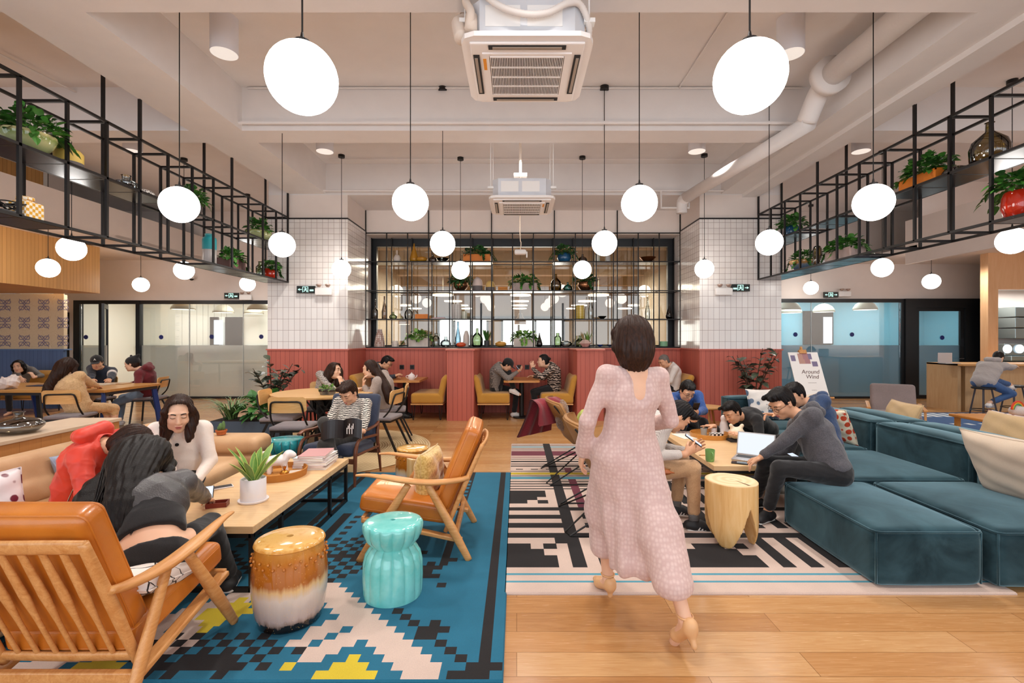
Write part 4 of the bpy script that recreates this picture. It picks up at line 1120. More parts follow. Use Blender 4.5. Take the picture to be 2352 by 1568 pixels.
# ------------------------------------------------------------------ butterfly-style leather chairs with wire legs (face +X local +Y)
def wing_chair(name_lab, loc, rz, lea):
    t = empty('leather_sling_chair', loc, rz, name_lab, 'armchair')
    # shell: seat and high back, a folded leather sling thickened
    mb = MB()
    prof = [(.36, .40, .26), (.30, .415, .31), (.15, .385, .34), (0, .36, .35), (-.12, .37, .36), (-.20, .44, .37), (-.27, .56, .385), (-.34, .70, .39), (-.40, .82, .37), (-.405, .83, .35)]
    def surf(u, v, off):
        k = v*(len(prof)-1); i = min(int(k), len(prof)-2); q = k-i
        y = prof[i][0]*(1-q)+prof[i+1][0]*q; z = prof[i][1]*(1-q)+prof[i+1][1]*q; w = prof[i][2]*(1-q)+prof[i+1][2]*q
        s = (u-.5)*2; fold = abs(s)**2.2
        wing = .10 if v > .45 else .06
        return Vector((s*w, y+fold*wing*(1 if v > .45 else .15), z+fold*(.07 if v < .75 else -.015)))+Vector((0, off*.9, off*.5))
    nu, nv = 15, 28
    mb.grid(lambda u, v: surf(u, v, .022), nu, nv); mb.grid(lambda u, v: surf(1-u, v, -.016), nu, nv)
    loop = [(i/(nu-1), 0) for i in range(nu)]+[(1, j/(nv-1)) for j in range(1, nv)]+[(1-i/(nu-1), 1) for i in range(1, nu)]+[(0, 1-j/(nv-1)) for j in range(1, nv-1)]
    n = len(loop); mb.add([surf(u, v, .022) for u, v in loop]+[surf(u, v, -.016) for u, v in loop], [(i, n+i, n+(i+1) % n, (i+1) % n) for i in range(n)])
    o = mb.build('leather_sling', lea, t, smooth=True, merge=True)
    MB().tube([surf(u, v, .003) for u, v in loop], .009, 6, closed=True).build('piping', lea, o, smooth=True)
    for sx in (-1, 1):
        MB().tube([(sx*.33, -.36, .80), (sx*.36, .30, .006), (sx*.30, .34, .006), (sx*.02, -.02, .27)], .0075, 8).build('wire_leg', blackm, t)
        MB().tube([(sx*.30, .33, .44), (sx*.36, -.40, .006), (sx*.28, -.43, .006), (sx*.02, -.02, .27)], .0075, 8).build('wire_leg', blackm, t)
        MB().tube([(sx*.36, .30, .006), (sx*.36, -.40, .006)], .0065, 8).build('floor_runner', blackm, t)
    return t
wing_chair('tan leather sling chair with thin black wire legs directly behind the walking woman', (.80, 3.98, .016), -PI/2, saddle)
wing_chair('tan leather sling chair with the burgundy scarf hung over its back', (.72, 5.25, .016), -PI/2+.05, saddle)
# ------------------------------------------------------------------ grey lounge chair in the far wing
t = empty('upholstered_chair', (5.75, 7.35, .016), 2.55, 'grey upholstered lounge chair standing behind the teal sofa', 'armchair')
gf = fabric('taupe_upholstery', '#8f7f7c', '#776967', 280, .95)
cushion_mesh('seat_cushion', gf, t, .60, .60, .12, .04, .01, loc=(0, 0, .30)); cushion_mesh('back_cushion', gf, t, .58, .56, .11, .045, .01, loc=(0, -.38, .50), R=rotm(PI/2+.5, 0, 0))
for sx in (-1, 1):
    MB().beam((sx*.33, .3, .44), (sx*.33, -.40, .46), .03, .05, up=(1, 0, 0), bev=.008).build('armrest', oakw, t)
    MB().beam((sx*.33, .26, 0), (sx*.33, .24, .44), .03, .03, bev=.006).build('leg', oakw, t); MB().beam((sx*.33, -.38, 0), (sx*.33, -.30, .45), .03, .03, bev=.006).build('leg', oakw, t)
# ------------------------------------------------------------------ bar stools
def bar_stool(loc, h, lab):
    t = empty('bar_stool', loc, 0, lab, 'stool')
    MB().lathe([(.16, 0), (.175, .012), (.175, .03), (.16, .04)], (0, 0, h-.04), 28).build('seat', blackm, t, auto=40)
    for k in range(4):
        a = PI/4+k*PI/2; MB().beam((.11*math.cos(a), .11*math.sin(a), h-.04), (.20*math.cos(a), .20*math.sin(a), 0), .026).build('leg', pm('stool_leg', '#3a3236', .5), t)
    MB().tube([(.185*math.cos(q*PI/12), .185*math.sin(q*PI/12), .17) for q in range(24)], .009, 6, closed=True).build('footrest', blackm, t)
    return t
bar_stool((8.69, 9.0, 0), .60, 'black bar stool under the man in the light grey hoodie')
bar_stool((9.62, 9.35, 0), .60, 'black bar stool where the bar visitor rests his foot')
# ================================================================== TABLES
ttop = wood('table_oak', '#d3a672', '#e8c697', 1.3, 0, .35)
# long low table by the beige sofa
def low_table(loc, sx, sy, h, xs, lab, mat=ttop, low=True):
    t = empty('low_table', loc, 0, lab, 'coffee table')
    top = MB(); a, b = sx/2, sy/2
    # four mitred border boards round a centre field
    top.b2(-a, a, -b, b, h-.045, h, .004)
    top.build('tabletop', mat, t)
    r = .0125
    f = MB()
    for s in (-1, 1):
        f.beam((s*(a-.02), -b+.02, h-.058), (s*(a-.02), b-.02, h-.058), 2*r)
        if low: f.beam((s*(a-.02), -b+.02, r), (s*(a-.02), b-.02, r), 2*r)
    for y in (-b+.02, b-.02):
        f.beam((-a+.02, y, h-.058), (a-.02, y, h-.058), 2*r)
        if low: f.beam((-a+.02, y, r), (a-.02, y, r), 2*r)
    f.build('frame', blackm, t)
    for y in xs:
        for s in (-1, 1): MB().beam((s*(a-.02), y, 0), (s*(a-.02), y, h-.05), 2*r).build('leg', blackm, t)
    for k in (1, 2): MB().beam((-a+.02, -b+.05+k*(2*b-.1)/3, h-.058), (a-.02, -b+.05+k*(2*b-.1)/3, h-.058), 2*r).build('cross_bar', blackm, t)
    return t
low_table((-1.905, 3.615, .016), .74, 1.60, .39, (-.78, -.43, .40, .78), 'long low oak table on a black steel frame, between the beige sofa and lounge chairs')
low_table((2.13, 4.93, .016), .86, 1.52, .385, (-.74, 0, .74), 'low oak table on black legs where the men lean over phones and a laptop', low=False)
def seam(mb): return mb
# round dining table
t = empty('round_table', (-2.69, 6.75, .012), 0, 'round oak dining table with thin crossed black legs', 'table')
MB().lathe([(.0001, .705), (.64, .705), (.675, .718), (.68, .738), (.0001, .739)], n=56).build('tabletop', wood('round_oak', '#d2a061', '#e6bb80', 1, 0, .35), t, auto=40)
for k in range(4):
    a = PI/4+k*PI/2
    MB().beam((.30*math.cos(a), .30*math.sin(a), .70), (.30*math.cos(a+PI*.75), .30*math.sin(a+PI*.75), 0), .022).build('leg', blackm, t)
    MB().beam((.22*math.cos(a+.4), .22*math.sin(a+.4), .70), (.32*math.cos(a+PI*.8), .32*math.sin(a+PI*.8), 0), .018).build('leg', blackm, t)
MB().cyl((0, 0, .69), (0, 0, .705), .36, n=24).build('mounting_plate', blackm, t)
# communal tables on the left
bluem = pm('royal_blue_metal', '#1f3f86', .45)
def communal(loc, sx, sy, lab):
    t = empty('communal_table', loc, 0, lab, 'table')
    MB().b2(-sx/2, sx/2, -sy/2, sy/2, .70, .74, .004).build('tabletop', wood('communal_oak', '#c48a44', '#d9a561', .9, 0, .3), t)
    MB().b2(-sx/2+.08, sx/2-.02, -sy/2+.06, sy/2-.06, .655, .70).build('apron', darkgrey, t)
    for sx_ in (-1, 1):
        x = sx_*(sx/2-.07)
        e = empty('trestle'); e.parent = t
        MB().beam((x, -sy/2+.05, .69), (x, sy/2-.05, .69), .05, .05).build('trestle_bar', bluem if sx_ > 0 else darkgrey, e)
        for sy_ in (-1, 1): MB().beam((x, sy_*(sy/2-.08), .69), (x+sx_*.05, sy_*(sy/2+.02), 0), .045, .06, taper=1.25).build('leg', bluem if sx_ > 0 else darkgrey, e)
    return t
communal((-7.12, 7.68, 0), 2.1, 1.14, 'oak communal table with royal blue legs in front of the glass door')
communal((-9.35, 7.75, 0), 2.3, 1.14, 'oak communal table end-on to the blue-legged one, beside the patterned wall')
# booth tables
def booth_table(x, lab):
    t = empty('booth_table', (x, 9.28, 0), 0, lab, 'table')
    MB().prism([(-.33, -.40), (-.25, -.44), (.25, -.44), (.33, -.40), (.33, .45), (-.33, .45)], .69, .725).build('tabletop', wood('booth_oak', '#b87a40', '#cf9555', 1, 0, .35), t)
    MB().cyl((0, -.1, .03), (0, -.1, .69), .045, n=20).cyl((0, -.1, .0), (0, -.1, .02), .16, n=28).cyl((0, -.1, .68), (0, -.1, .69), .12, n=20).build('pedestal', blackm, t, auto=40)
    return t
booth_table(-2.12, 'pedestal booth table with a teapot, in front of the man in dark navy')
booth_table(.09, 'pedestal booth table between the man in a cap and the man in a patterned cardigan')
booth_table(2.32, 'pedestal booth table hidden behind the walking woman, before the white-haired man')
# small round side table by the far teal sofa
t = empty('side_table', (2.95, 7.5, 0), 0, 'small round oak side table on splayed legs against the red panelling', 'table')
MB().lathe([(.0001, .42), (.22, .42), (.24, .435), (.24, .45), (.0001, .455)], n=36).build('tabletop', MATS['round_oak'], t, auto=40)
for k in range(3):
    a = .4+k*2*PI/3; MB().cyl((.10*math.cos(a), .10*math.sin(a), .42), (.19*math.cos(a), .19*math.sin(a), 0), .022, .013, 12).build('leg', wood('sideleg', '#a87038', '#c58d52', 1, 2), t)
# orange-wood table in the wing with toys
t = empty('low_table', (7.0, 6.6, .016), 0, 'orange-stained low wooden table behind the teal sofa, carrying plush toys', 'coffee table')
MB().b2(-.75, .75, -.4, .4, .36, .40, .01).build('tabletop', wood('orange_wood', '#c67d33', '#dd9a4c', 1, 0, .35), t)
for sx in (-1, 1):
    for sy in (-1, 1): MB().beam((sx*.68, sy*.33, 0), (sx*.68, sy*.33, .37), .05).build('leg', MATS['orange_wood'], t)

# ================================================================== BOOTH BENCHES
def bench(x, face, lab):
    """face +1: sitter looks to +X"""
    t = empty('booth_bench', (x, 9.25, 0), 0 if face > 0 else PI, lab, 'bench')
    t['group'] = 'mustard booth benches'
    cushion_mesh('seat', mustard, t, .60, .86, .19, .04, .01, loc=(.04, 0, .40), res=.016)
    s = SDF(.016, .05); s.box((-.235, 0, .58), (.06, .43, .20), .05, axes_from((-.22, 0, 1), (1, 0, 0))[[0, 1, 2]], k=.03).cone((-.305, -.38, .78), (-.305, .38, .78), .055, k=.05)
    s.build('backrest', mustard, t)
    MB().b2(-.25, .34, -.43, .43, .285, .305).build('seat_board', oak, t)
    for xx in (-.2, .3):
        for yy in (-.38, .38):
            MB().tube(smooth([(xx-.03, yy, .285), (xx-.012, yy, .05), (xx, yy, .008), (xx+.012, yy, .05), (xx+.03, yy, .285)], 4), .007, 6).build('hairpin_leg', blackm, t)
    return t
bench(-2.72, 1, 'mustard booth bench under the man in dark navy, beside the tall dark-leaved plant')
bench(-1.60, -1, 'empty mustard booth bench against the first red divider')
bench(-.47, 1, 'mustard booth bench under the man in the plaid shirt and cap')
bench(.78, -1, 'mustard booth bench under the man in the patterned cardigan')
bench(2.90, -1, 'mustard booth bench under the white-haired man')
tb = bench(-9.9, 1, 'mustard bench by the blue panelling where the woman on the phone sits'); tb.location = (-9.9, 9.85, 0); tb.rotation_euler = (0, 0, -PI/2)

# ================================================================== SOFAS
def block(parent, name, mat, x0, x1, y0, y1, z0, z1, rad=.05, bulge=.02, res=.02, R=None, piping=True, pr=.0065):
    sx, sy, sz = x1-x0, y1-y0, z1-z0
    o = cushion_mesh(name, mat, parent, sx, sy, sz, rad, bulge, loc=((x0+x1)/2, (y0+y1)/2, (z0+z1)/2), R=R, res=res)
    if piping:
        w = MB(); k = .008
        for z in (sz/2-.012,):
            pts = []
            for cx, cy, a0 in ((sx/2-rad, sy/2-rad, 0), (-sx/2+rad, sy/2-rad, 90), (-sx/2+rad, -sy/2+rad, 180), (sx/2-rad, -sy/2+rad, 270)):
                for q in range(5):
                    a = math.radians(a0+22.5*q); pts.append((cx+(rad-k*.5)*math.cos(a), cy+(rad-k*.5)*math.sin(a), z-.004))
            w.tube(pts, pr, 6, closed=True)
        for cx, cy in ((1, 1), (-1, 1), (-1, -1), (1, -1)):
            w.tube([(cx*(sx/2-rad*.32), cy*(sy/2-rad*.32), -sz/2+.02), (cx*(sx/2-rad*.32), cy*(sy/2-rad*.32), sz/2-.02)], pr, 6)
        wo = w.build('piping', mat, o, smooth=True)
    return o
def velvet_module(x0, x1, y0, y1, z1, lab, kids=(), g='teal velvet sofa modules'):
    t = empty('sofa_module', ((x0+x1)/2, (y0+y1)/2, .016), 0, lab, 'sofa'); t['group'] = g
    ox, oy = (x0+x1)/2, (y0+y1)/2
    block(t, 'seat', velvet, x0-ox, x1-ox, y0-oy, y1-oy, 0, z1, .055, .028)
    for a, b, c, d, e, f, nm in kids: block(t, nm, velvet, a-ox, b-ox, c-oy, d-oy, e, f, .055, .02)
    return t
ZS, ZB = .345, .63
velvet_module(2.13, 2.79, 2.87, 3.88, ZS, 'teal velvet ottoman block nearest the wooden log stool, where the hooded man sits')
velvet_module(2.84, 3.66, 2.85, 3.88, ZS, 'teal velvet sofa seat block carrying the big cream cushion', ((3.67, 3.97, 2.85, 3.88, 0, ZB, 'backrest'),))
velvet_module(2.72, 3.66, 3.92, 4.97, ZS, 'teal velvet sofa seat block behind the hooded man', ((3.67, 3.97, 3.92, 4.97, 0, ZB, 'backrest'),))
velvet_module(2.72, 3.66, 5.01, 6.05, ZS, 'teal velvet sofa seat block with the orange kilim cushion', ((3.67, 3.97, 5.01, 6.05, 0, ZB, 'backrest'),))
velvet_module(2.95, 4.0, 6.10, 6.72, ZS, 'teal velvet sofa block at the far end, its back toward the booths', ((2.95, 4.0, 6.74, 7.02, 0, ZB+.03, 'backrest'),))
velvet_module(4.32, 5.2, 3.92, 4.97, ZS, 'teal velvet sofa block back-to-back with the front row, facing the bar side', ((4.0, 4.30, 3.92, 4.97, 0, ZB, 'backrest'),))
velvet_module(4.32, 5.2, 5.01, 6.05, ZS, 'teal velvet sofa block back-to-back, nearest the grey lounge chair', ((4.0, 4.30, 5.01, 6.05, 0, ZB, 'backrest'),))
velvet_module(4.32, 5.2, 2.85, 3.88, ZS, 'teal velvet sofa block back-to-back, nearest the camera', ((4.0, 4.30, 2.85, 3.88, 0, ZB, 'backrest'),))
# beige leather sofa along the oak ledge
t = empty('leather_sofa', (-2.95, 3.5, 0), 0, 'long beige leather sofa running along the oak ledge, where three women sit', 'sofa')
ox, oy = -2.95, 3.5
for i, (y0, y1) in enumerate(((1.5, 2.6), (2.61, 3.66), (3.67, 4.42))):
    block(t, 'seat_cushion', tan_leather, -3.32-ox, -2.44-ox, y0-oy, y1-oy, .22, .435, .07, .02, piping=False)
    s = SDF(.018, .03); A = axes_from((-.24, 0, 1), (1, 0, 0))
    s.box((-3.24-ox, (y0+y1)/2-oy, .60), (.10, (y1-y0)/2-.004, .15), .07, A).box((-3.19-ox, (y0+y1)/2-oy, .50), (.10, (y1-y0)/2-.004, .09), .07, A, k=.012)
    s.build('back_cushion', tan_leather, t)
block(t, 'base', tan_leather, -3.55-ox, -2.46-ox, 1.5-oy, 4.44-oy, .06, .24, .03, 0, piping=False)
s = SDF(.018, .02)
s.box((-2.92-ox, 4.60-oy, .50), (.53, .16, .085), .07).box((-2.92-ox, 4.60-oy, .345), (.53, .15, .08), .06, k=.01).box((-2.92-ox, 4.60-oy, .19), (.53, .15, .12), .05, k=.01)
s.build('arm_cushion', tan_leather, t)
MB().b2(-3.62-ox, -3.42-ox, 1.5-oy, 4.76-oy, .06, .60, .03).build('back_panel', tan_leather, t)
for y in (1.6, 3.0, 4.6): MB().b2(-3.5-ox, -3.44-ox, y-oy, y+.06-oy, 0, .07).b2(-2.6-ox, -2.54-ox, y-oy, y+.06-oy, 0, .07).build('foot', blackm, t)
# oak ledge
t = empty('oak_ledge', (-4.085, 2.6, 0), 0, 'oak veneered ledge with a pale stone top behind the beige sofa', 'cabinet')
MB().b2(-.235, .235, -1.6, 2.08, 0, .70).build('body', boards('veneer', '#bd8047', '#9a6231', .17, 'y', .5, .02), t)
MB().b2(-.245, .245, -1.61, 2.1, .70, .73, .003).build('countertop', pm('ledge_top', '#c9b096', .4, var=.06), t)
# bar counter
t = empty('bar_counter', (11.2, 10.15, 0), 0, 'pale wood-panelled bar counter beneath the man in the grey hoodie', 'counter')
barw = wood('bar_ply', '#b99468', '#cbaa80', .6, 2, .5, stretch=8)
MB().b2(-1.95, 2.2, -.18, .5, 0, .94).b2(-2.17, -2.10, -.25, .5, 0, .98).b2(-2.1, -1.95, -.05, .5, 0, .94).build('body', barw, t)
MB().b2(-2.17, 2.2, -.36, .5, .94, .98, .004).build('countertop', oak, t)
# bar portal
struct('trim_60', MB().b2(10.26, 10.48, 10.52, 10.7, 0, 4.5).b2(10.48, 13.6, 10.52, 10.7, 2.58, 4.5), wood('portal_oak', '#dba878', '#e8bd90', .5, 2, .6, stretch=8))
struct('wall_bar_back', MB().b2(11.4, 13.6, 11.7, 11.8, 0, 2.7).prism([(10.40, 10.7), (10.48, 10.7), (11.5, 11.75), (11.42, 11.8)], 0, 2.7), wallp)
struct('ceiling_bar', MB().prism([(10.40, 10.7), (13.6, 10.7), (13.6, 11.8), (11.5, 11.8)], 2.66, 2.72), white)
area('bar_light', (11.8, 11.1, 2.6), (0, 0, 0), 1.5, .5, 30)
# ================================================================== CERAMIC STOOLS
def glaze(name, stops, z0, z1, drip=.03, rough=.12, dots=False, axis=2):
    """glaze running down the pot: colour by height with ragged drips"""
    t = NT(name); tc = t.new('ShaderNodeTexCoord'); sp = t.new('ShaderNodeSeparateXYZ'); t.link(tc.outputs['Object'], sp.inputs[0])
    n = t.noise(t.coord('Object', (16, 16, 1.2)), 1.6, 4, .6)
    h = t.math('ADD', sp.outputs[axis], t.math('MULTIPLY', t.math('SUBTRACT', n, .5), drip*2.4))
    f = t.math('DIVIDE', t.math('SUBTRACT', h, z0), z1-z0, True)
    c = t.ramp(f, stops)
    if dots:
        vo = t.new('ShaderNodeTexVoronoi'); vo.inputs['Scale'].default_value = 70; t.link(t.coord('Object'), vo.inputs['Vector'])
        c = t.mix(t.math('MULTIPLY', t.math('LESS_THAN', vo.outputs['Distance'], .16), .35), c, '#f0c070')
    n2 = t.noise(t.coord('Object'), 30, 2)
    t.set(color=c, rough=rough, coat=.5); t.bump(n2, .08, .003); return t.m
amber_g = glaze('amber_glaze', [(.0, '#171110'), (.085, '#1d1513'), (.11, '#8d7468'), (.17, '#b7a29a'), (.42, '#d8c6b8'), (.52, '#d9b17c'), (.58, '#a85f1a'), (.8, '#b46a1e'), (.96, '#cc8f3e'), (1, '#dcae66')], 0, .43, .035, .1, True)
def drum_stool(loc, lab, h=.43, r=.185):
    t = empty('drum_stool', loc, 0, lab, 'stool')
    P = [(.150, 0), (.157, .012), (.163, .05)]
    for k in range(9): z = .05+(h-.075)*k/8; P.append((.160+.028*math.sin(PI*(.10+.82*k/8)), z))
    P += [(.176, h-.018), (.170, h-.006), (.160, h-.001), (.10, h+.004), (.017, h+.006), (.015, h-.012), (.0001, h-.012)]
    b = MB().lathe([(a*r/.185, z) for a, z in P], n=64).build('body', amber_g, t, auto=60)
    st = MB()
    for k in range(22):
        for j, zz in enumerate((h-.07, h-.095)):
            a = 2*PI*(k+.5*j)/22; rr = (.182+.003*j)*r/.185
            st.ell((rr*math.cos(a), rr*math.sin(a), zz), .0075, n=8, m=6)
    st.build('stud', amber_g, t, smooth=True)
    MB().cyl((0, 0, h-.011), (0, 0, h-.010), .0149*r/.185+.001, n=16).build('vent_hole', pm('hole_dark', '#120c0a', .8), t)
    return t
drum_stool((-1.205, 2.57, .016), 'amber and cream glazed drum stool in front of the long low table')
drum_stool((-1.03, 4.78, 0), 'amber and cream glazed drum stool behind the lounge chair with the yellow cushion', .43, .165)
def petal_stool(loc, lab, mat, line=None, h=.425, rt=.172, rb=.168, rw=.125, rz=0):
    t = empty('petal_stool', loc, rz, lab, 'stool')
    N = 14
    def wob(th, r, z): 
        k = abs(math.sin(N*th/2)); f = .86+.14*k**.55
        g = min(1, max(0, (z-.0)/.04)) if z < .2 else min(1, max(0, (h-.004-z)/.012))
        return r*(1-(1-f)*.62*g) if r > .03 else r
    prof = [(rb*.97, 0), (rb, .02), (rb*1.02, .10), (rb*1.01, .19), (rb*.93, .245), (rw*1.06, .278), (rw*.97, .288), (rw*1.02, .298), (rt*.93, .335), (rt, .375), (rt*1.01, .40), (rt*.985, .415), (rt*.93, h-.004), (rt*.8, h), (.014, h+.003), (.013, h-.01), (.0001, h-.01)]
    prof = [(a, z*h/.425) for a, z in prof]
    MB().lathe(prof, n=N*8, wob=wob).build('body', mat, t, auto=50)
    MB().cyl((0, 0, h-.0095), (0, 0, h-.009), .0135, n=12).build('vent_hole', MATS['hole_dark'], t)
    if line:
        l = MB()
        for k in range(N):
            th = 2*PI*k/N; pts = [(wob(th, a, z)*math.cos(th)*1.004, wob(th, a, z)*math.sin(th)*1.004, z) for a, z in prof[:13]]; l.tube(pts, .0022, 4)
        l.build('glaze_line', line, t, smooth=True)
    return t
aqua = NT('aqua_glaze'); av = aqua.coord('Object'); aqua.set(color=aqua.ramp(aqua.noise(av, 7, 4, .6), [(.3, '#5fbfb9'), (.7, '#8ad6d0')]), rough=.1, coat=.4); aqua = aqua.m
teal_g = NT('turquoise_glaze'); av = teal_g.coord('Object'); teal_g.set(color=teal_g.ramp(teal_g.noise(av, 9, 4, .6), [(.3, '#1d8a95'), (.7, '#45b5ba')]), rough=.12, coat=.4); teal_g = teal_g.m
petal_stool((-.722, 2.82, .016), 'pale turquoise ribbed ceramic stool in front of the lounge chair with the yellow cushion', aqua)
petal_stool((-2.42, 5.06, 0), 'deep turquoise ceramic stool with brown glaze lines beside the walnut armchair', teal_g, pm('glaze_line_brown', '#6b4a2c', .3), .44, .19, .19, .135)
# ------------------------------------------------------------------ log stools
logm = NT('log_wood'); lv = logm.coord('Object', (9, 9, .9)); ln = logm.noise(lv, 2.2, 5, .6, 1)
logm.set(color=logm.ramp(ln, [(.28, '#cf9a59'), (.5, '#deb273'), (.75, '#e8c48d')]), rough=.5); logm = logm.m
logtop = NT('log_end'); lv = logtop.coord('Object'); wv = logtop.new('ShaderNodeTexWave', wave_type='RINGS', rings_direction='Z'); wv.inputs['Scale'].default_value = 5.5; wv.inputs['Distortion'].default_value = 2.5; wv.inputs['Detail'].default_value = 2; logtop.link(lv, wv.inputs[0])
logtop.set(color=logtop.ramp(wv.outputs['Fac'], [(.1, '#e5c092'), (.9, '#ecd0a8')]), rough=.55); logtop = logtop.m
def log_stool(loc, rz, lab, r=.178, h=.455):
    t = empty('log_stool', loc, rz, lab, 'stool')
    s = SDF(.008, .01)
    s.cone((0, 0, r*.6), (0, 0, h-.012-r), r, r)  # rounded core, squared by the discs below
    s.p.clear()
    c_ = np.array([0, 0, h/2], np.float32)
    def body(P):
        q = P-c_; x, y, z = q[..., 0], q[..., 1], q[..., 2]+h/2
        rr = np.sqrt(x*x+y*y); th = np.arctan2(y, x)
        R = r*(1+.02*np.sin(2*th+1)+.012*np.sin(5*th))*(1-.16*np.clip((.16-z)/.16, 0, 1)**2)
        d = np.maximum(rr-R, np.abs(z-h/2)-h/2)
        # three legs: carve pointed arches
        for a in (0, 2*PI/3, 4*PI/3):
            u = -x*math.sin(a)+y*math.cos(a); v = x*math.cos(a)+y*math.sin(a)
            w = .105*np.clip(1-z/.295, 0, 1)
            arch = np.where(v > -.03, np.maximum(np.abs(u)-w, -.5), 1.0)
            d = np.maximum(d, -arch)
        hol = np.maximum(rr-.03-.0*z, z-.2)
        return d
    s._add('x', (-r*1.06, -r*1.06, 0), (r*1.06, r*1.06, h), body, None, '+')
    s.build('log_body', [logm, logtop], t, matfn=lambda C: (C[:, 2] > h-.004).astype(int), relax=1)
    MB().add([(.02, .006, h+.0012), (r*.9, -.004, h+.0012), (r*.93, .012, h+.0012)], [(0, 1, 2)]).build('crack', pm('crack_dark', '#5a3c20', .8), t)
    return t
log_stool((1.567, 3.53, .016), -PI/2+.35, 'pale wooden log stool carved into pointed legs, in front of the teal ottoman')
log_stool((-.92, 4.50, 0), .4, 'pale wooden log stool behind the arm of the lounge chair with the yellow cushion', .10, .40)

# ================================================================== PLANTS
def leafmat(name, c1, c2, rough=.4):
    t = NT(name); g = t.new('ShaderNodeNewGeometry'); n = t.noise(t.coord('World'), 9, 2)
    f = t.math('ADD', t.math('MULTIPLY', g.outputs['Random Per Island'], .7), t.math('MULTIPLY', n, .3))
    t.set(color=t.ramp(f, [(.2, c1), (.8, c2)]), rough=rough); return t.m
ivy = leafmat('leaf_green', '#1f4a1c', '#4f8f35'); ivy_d = leafmat('leaf_dark', '#1b3a1f', '#3c6c35'); rubber = leafmat('leaf_rubber', '#26302a', '#5b6450', .3)
fern = leafmat('leaf_fresh', '#3e6d2a', '#82b04c'); variegated = leafmat('leaf_snake', '#3f7034', '#86a84e'); soil = pm('soil', '#33261c', .95)
def leaf(mb, base, d, n, L, Wd, droop=.25, fold=.15, shape='heart', seg=4):
    base = Vector(base); d = Vector(d).normalized(); n = Vector(n); n = (n-d*n.dot(d)); n = n.normalized() if n.length > 1e-4 else Vector((0, 0, 1)); s = d.cross(n)
    ws = {'heart': (.35, 1.0, .95, .55, .0), 'oval': (.15, .7, 1.0, .75, .0), 'blade': (.5, .8, .9, .6, .0), 'strap': (.7, 1, .9, .6, .0)}[shape]
    vs = []; fs = []
    for i in range(seg+1):
        t = i/seg; w = np.interp(t, [0, .25, .5, .78, 1], ws)*Wd/2
        c = base+d*(L*t*(1-droop*.25*t))+Vector((0, 0, -droop*L*t*t))
        vs += [c-s*w+n*fold*w, c, c+s*w+n*fold*w]
    for i in range(seg):
        a = i*3; fs += [(a, a+1, a+4, a+3), (a+1, a+2, a+5, a+4)]
    mb.add(vs, fs)
def bush(name, parent, mat, c, rx, ry, rz, n, L, seed=0, shape='heart', trail=0, Wf=.75):
    rnd = random.Random(seed); mb = MB(); c = Vector(c); st = MB()
    for i in range(n):
        th = rnd.uniform(0, 2*PI); ph = math.asin(rnd.uniform(-.15, 1)); k = rnd.uniform(.55, 1)
        dirv = Vector((math.cos(th)*math.cos(ph), math.sin(th)*math.cos(ph), math.sin(ph)))
        p = c+Vector((dirv.x*rx*k, dirv.y*ry*k, dirv.z*rz*k))
        d = (dirv+Vector((rnd.uniform(-.5, .5), rnd.uniform(-.5, .5), rnd.uniform(-.5, .3)))).normalized(); l = L*rnd.uniform(.7, 1.25)
        leaf(mb, p, d, (rnd.uniform(-.4, .4), rnd.uniform(-.4, .4), 1), l, l*Wf, rnd.uniform(.1, .5), .2, shape)
        if i % 3 == 0: st.tube([c, c+(p-c)*.6+Vector((0, 0, rz*.15)), p], .002, 4, cap=False)
    for i in range(trail):
        th = rnd.uniform(0, 2*PI); p = c+Vector((math.cos(th)*rx, math.sin(th)*ry, 0))
        for k in range(4):
            leaf(mb, p+Vector((math.cos(th)*.02*k, math.sin(th)*.02*k, -.035*k)), (math.cos(th)+rnd.uniform(-.5, .5), math.sin(th)+rnd.uniform(-.5, .5), -.6), (0, 0, 1), L*.9, L*Wf*.9, .4, .2, shape)
    st.build('stem', mat, parent); return mb.build('foliage', mat, parent)
def pot_plant(name, loc, lab, potfn, c, r3, n, L, mat=None, seed=1, shape='heart', trail=0, cat='plant', rz=0, soilr=None, Wf=.75):
    t = empty(name, loc, rz, lab, cat); potfn(t)
    bush(name, t, mat or ivy, c, *r3, n, L, seed, shape, trail, Wf); return t
def bowlpot(mat, prof, n=36, wob=None):
    def f(t):
        MB().lathe(prof, n=n, wob=wob).build('pot', mat, t, auto=60)
        zt = prof[-1][1]; r = prof[-1][0]
        MB().cyl((0, 0, zt-.03), (0, 0, zt-.015), r*.9, n=20).build('soil', soil, t)
    return f
def boxpot(mat, sx, sy, h):
    def f(t):
        m = MB().b2(-sx/2, sx/2, -sy/2, sy/2, 0, h-.02); m.b2(-sx/2, sx/2, -sy/2, -sy/2+.012, h-.02, h).b2(-sx/2, sx/2, sy/2-.012, sy/2, h-.02, h).b2(-sx/2, -sx/2+.012, -sy/2, sy/2, h-.02, h).b2(sx/2-.012, sx/2, -sy/2, sy/2, h-.02, h)
        m.build('pot', mat, t); MB().b2(-sx/2+.012, sx/2-.012, -sy/2+.012, sy/2-.012, h-.021, h-.012).build('soil', soil, t)
    return f
orange_p = pm('orange_planter', '#d9791f', .55); greyp = pm('taupe_planter', '#b8a29c', .7, bump=.1); brownp = pm('brown_planter', '#6e4f49', .7)
copper = pm('copper_pot', '#9b6a4b', .28, .9); cream_p = pm('speckled_cream', '#d8cabf', .7, var=.06, bump=.2, bscale=40); denimg = pm('denim_glaze', '#1f4f74', .15, var=.3)
redg = pm('red_glaze', '#c9301a', .12, coat=.5); yellowc = pm('yellow_tin', '#d8b85c', .6); stone_d = pm('grey_dip', '#6a6160', .7)
bowl_prof = [(.07, 0), (.11, .015), (.17, .07), (.205, .135), (.20, .16), (.19, .16)]
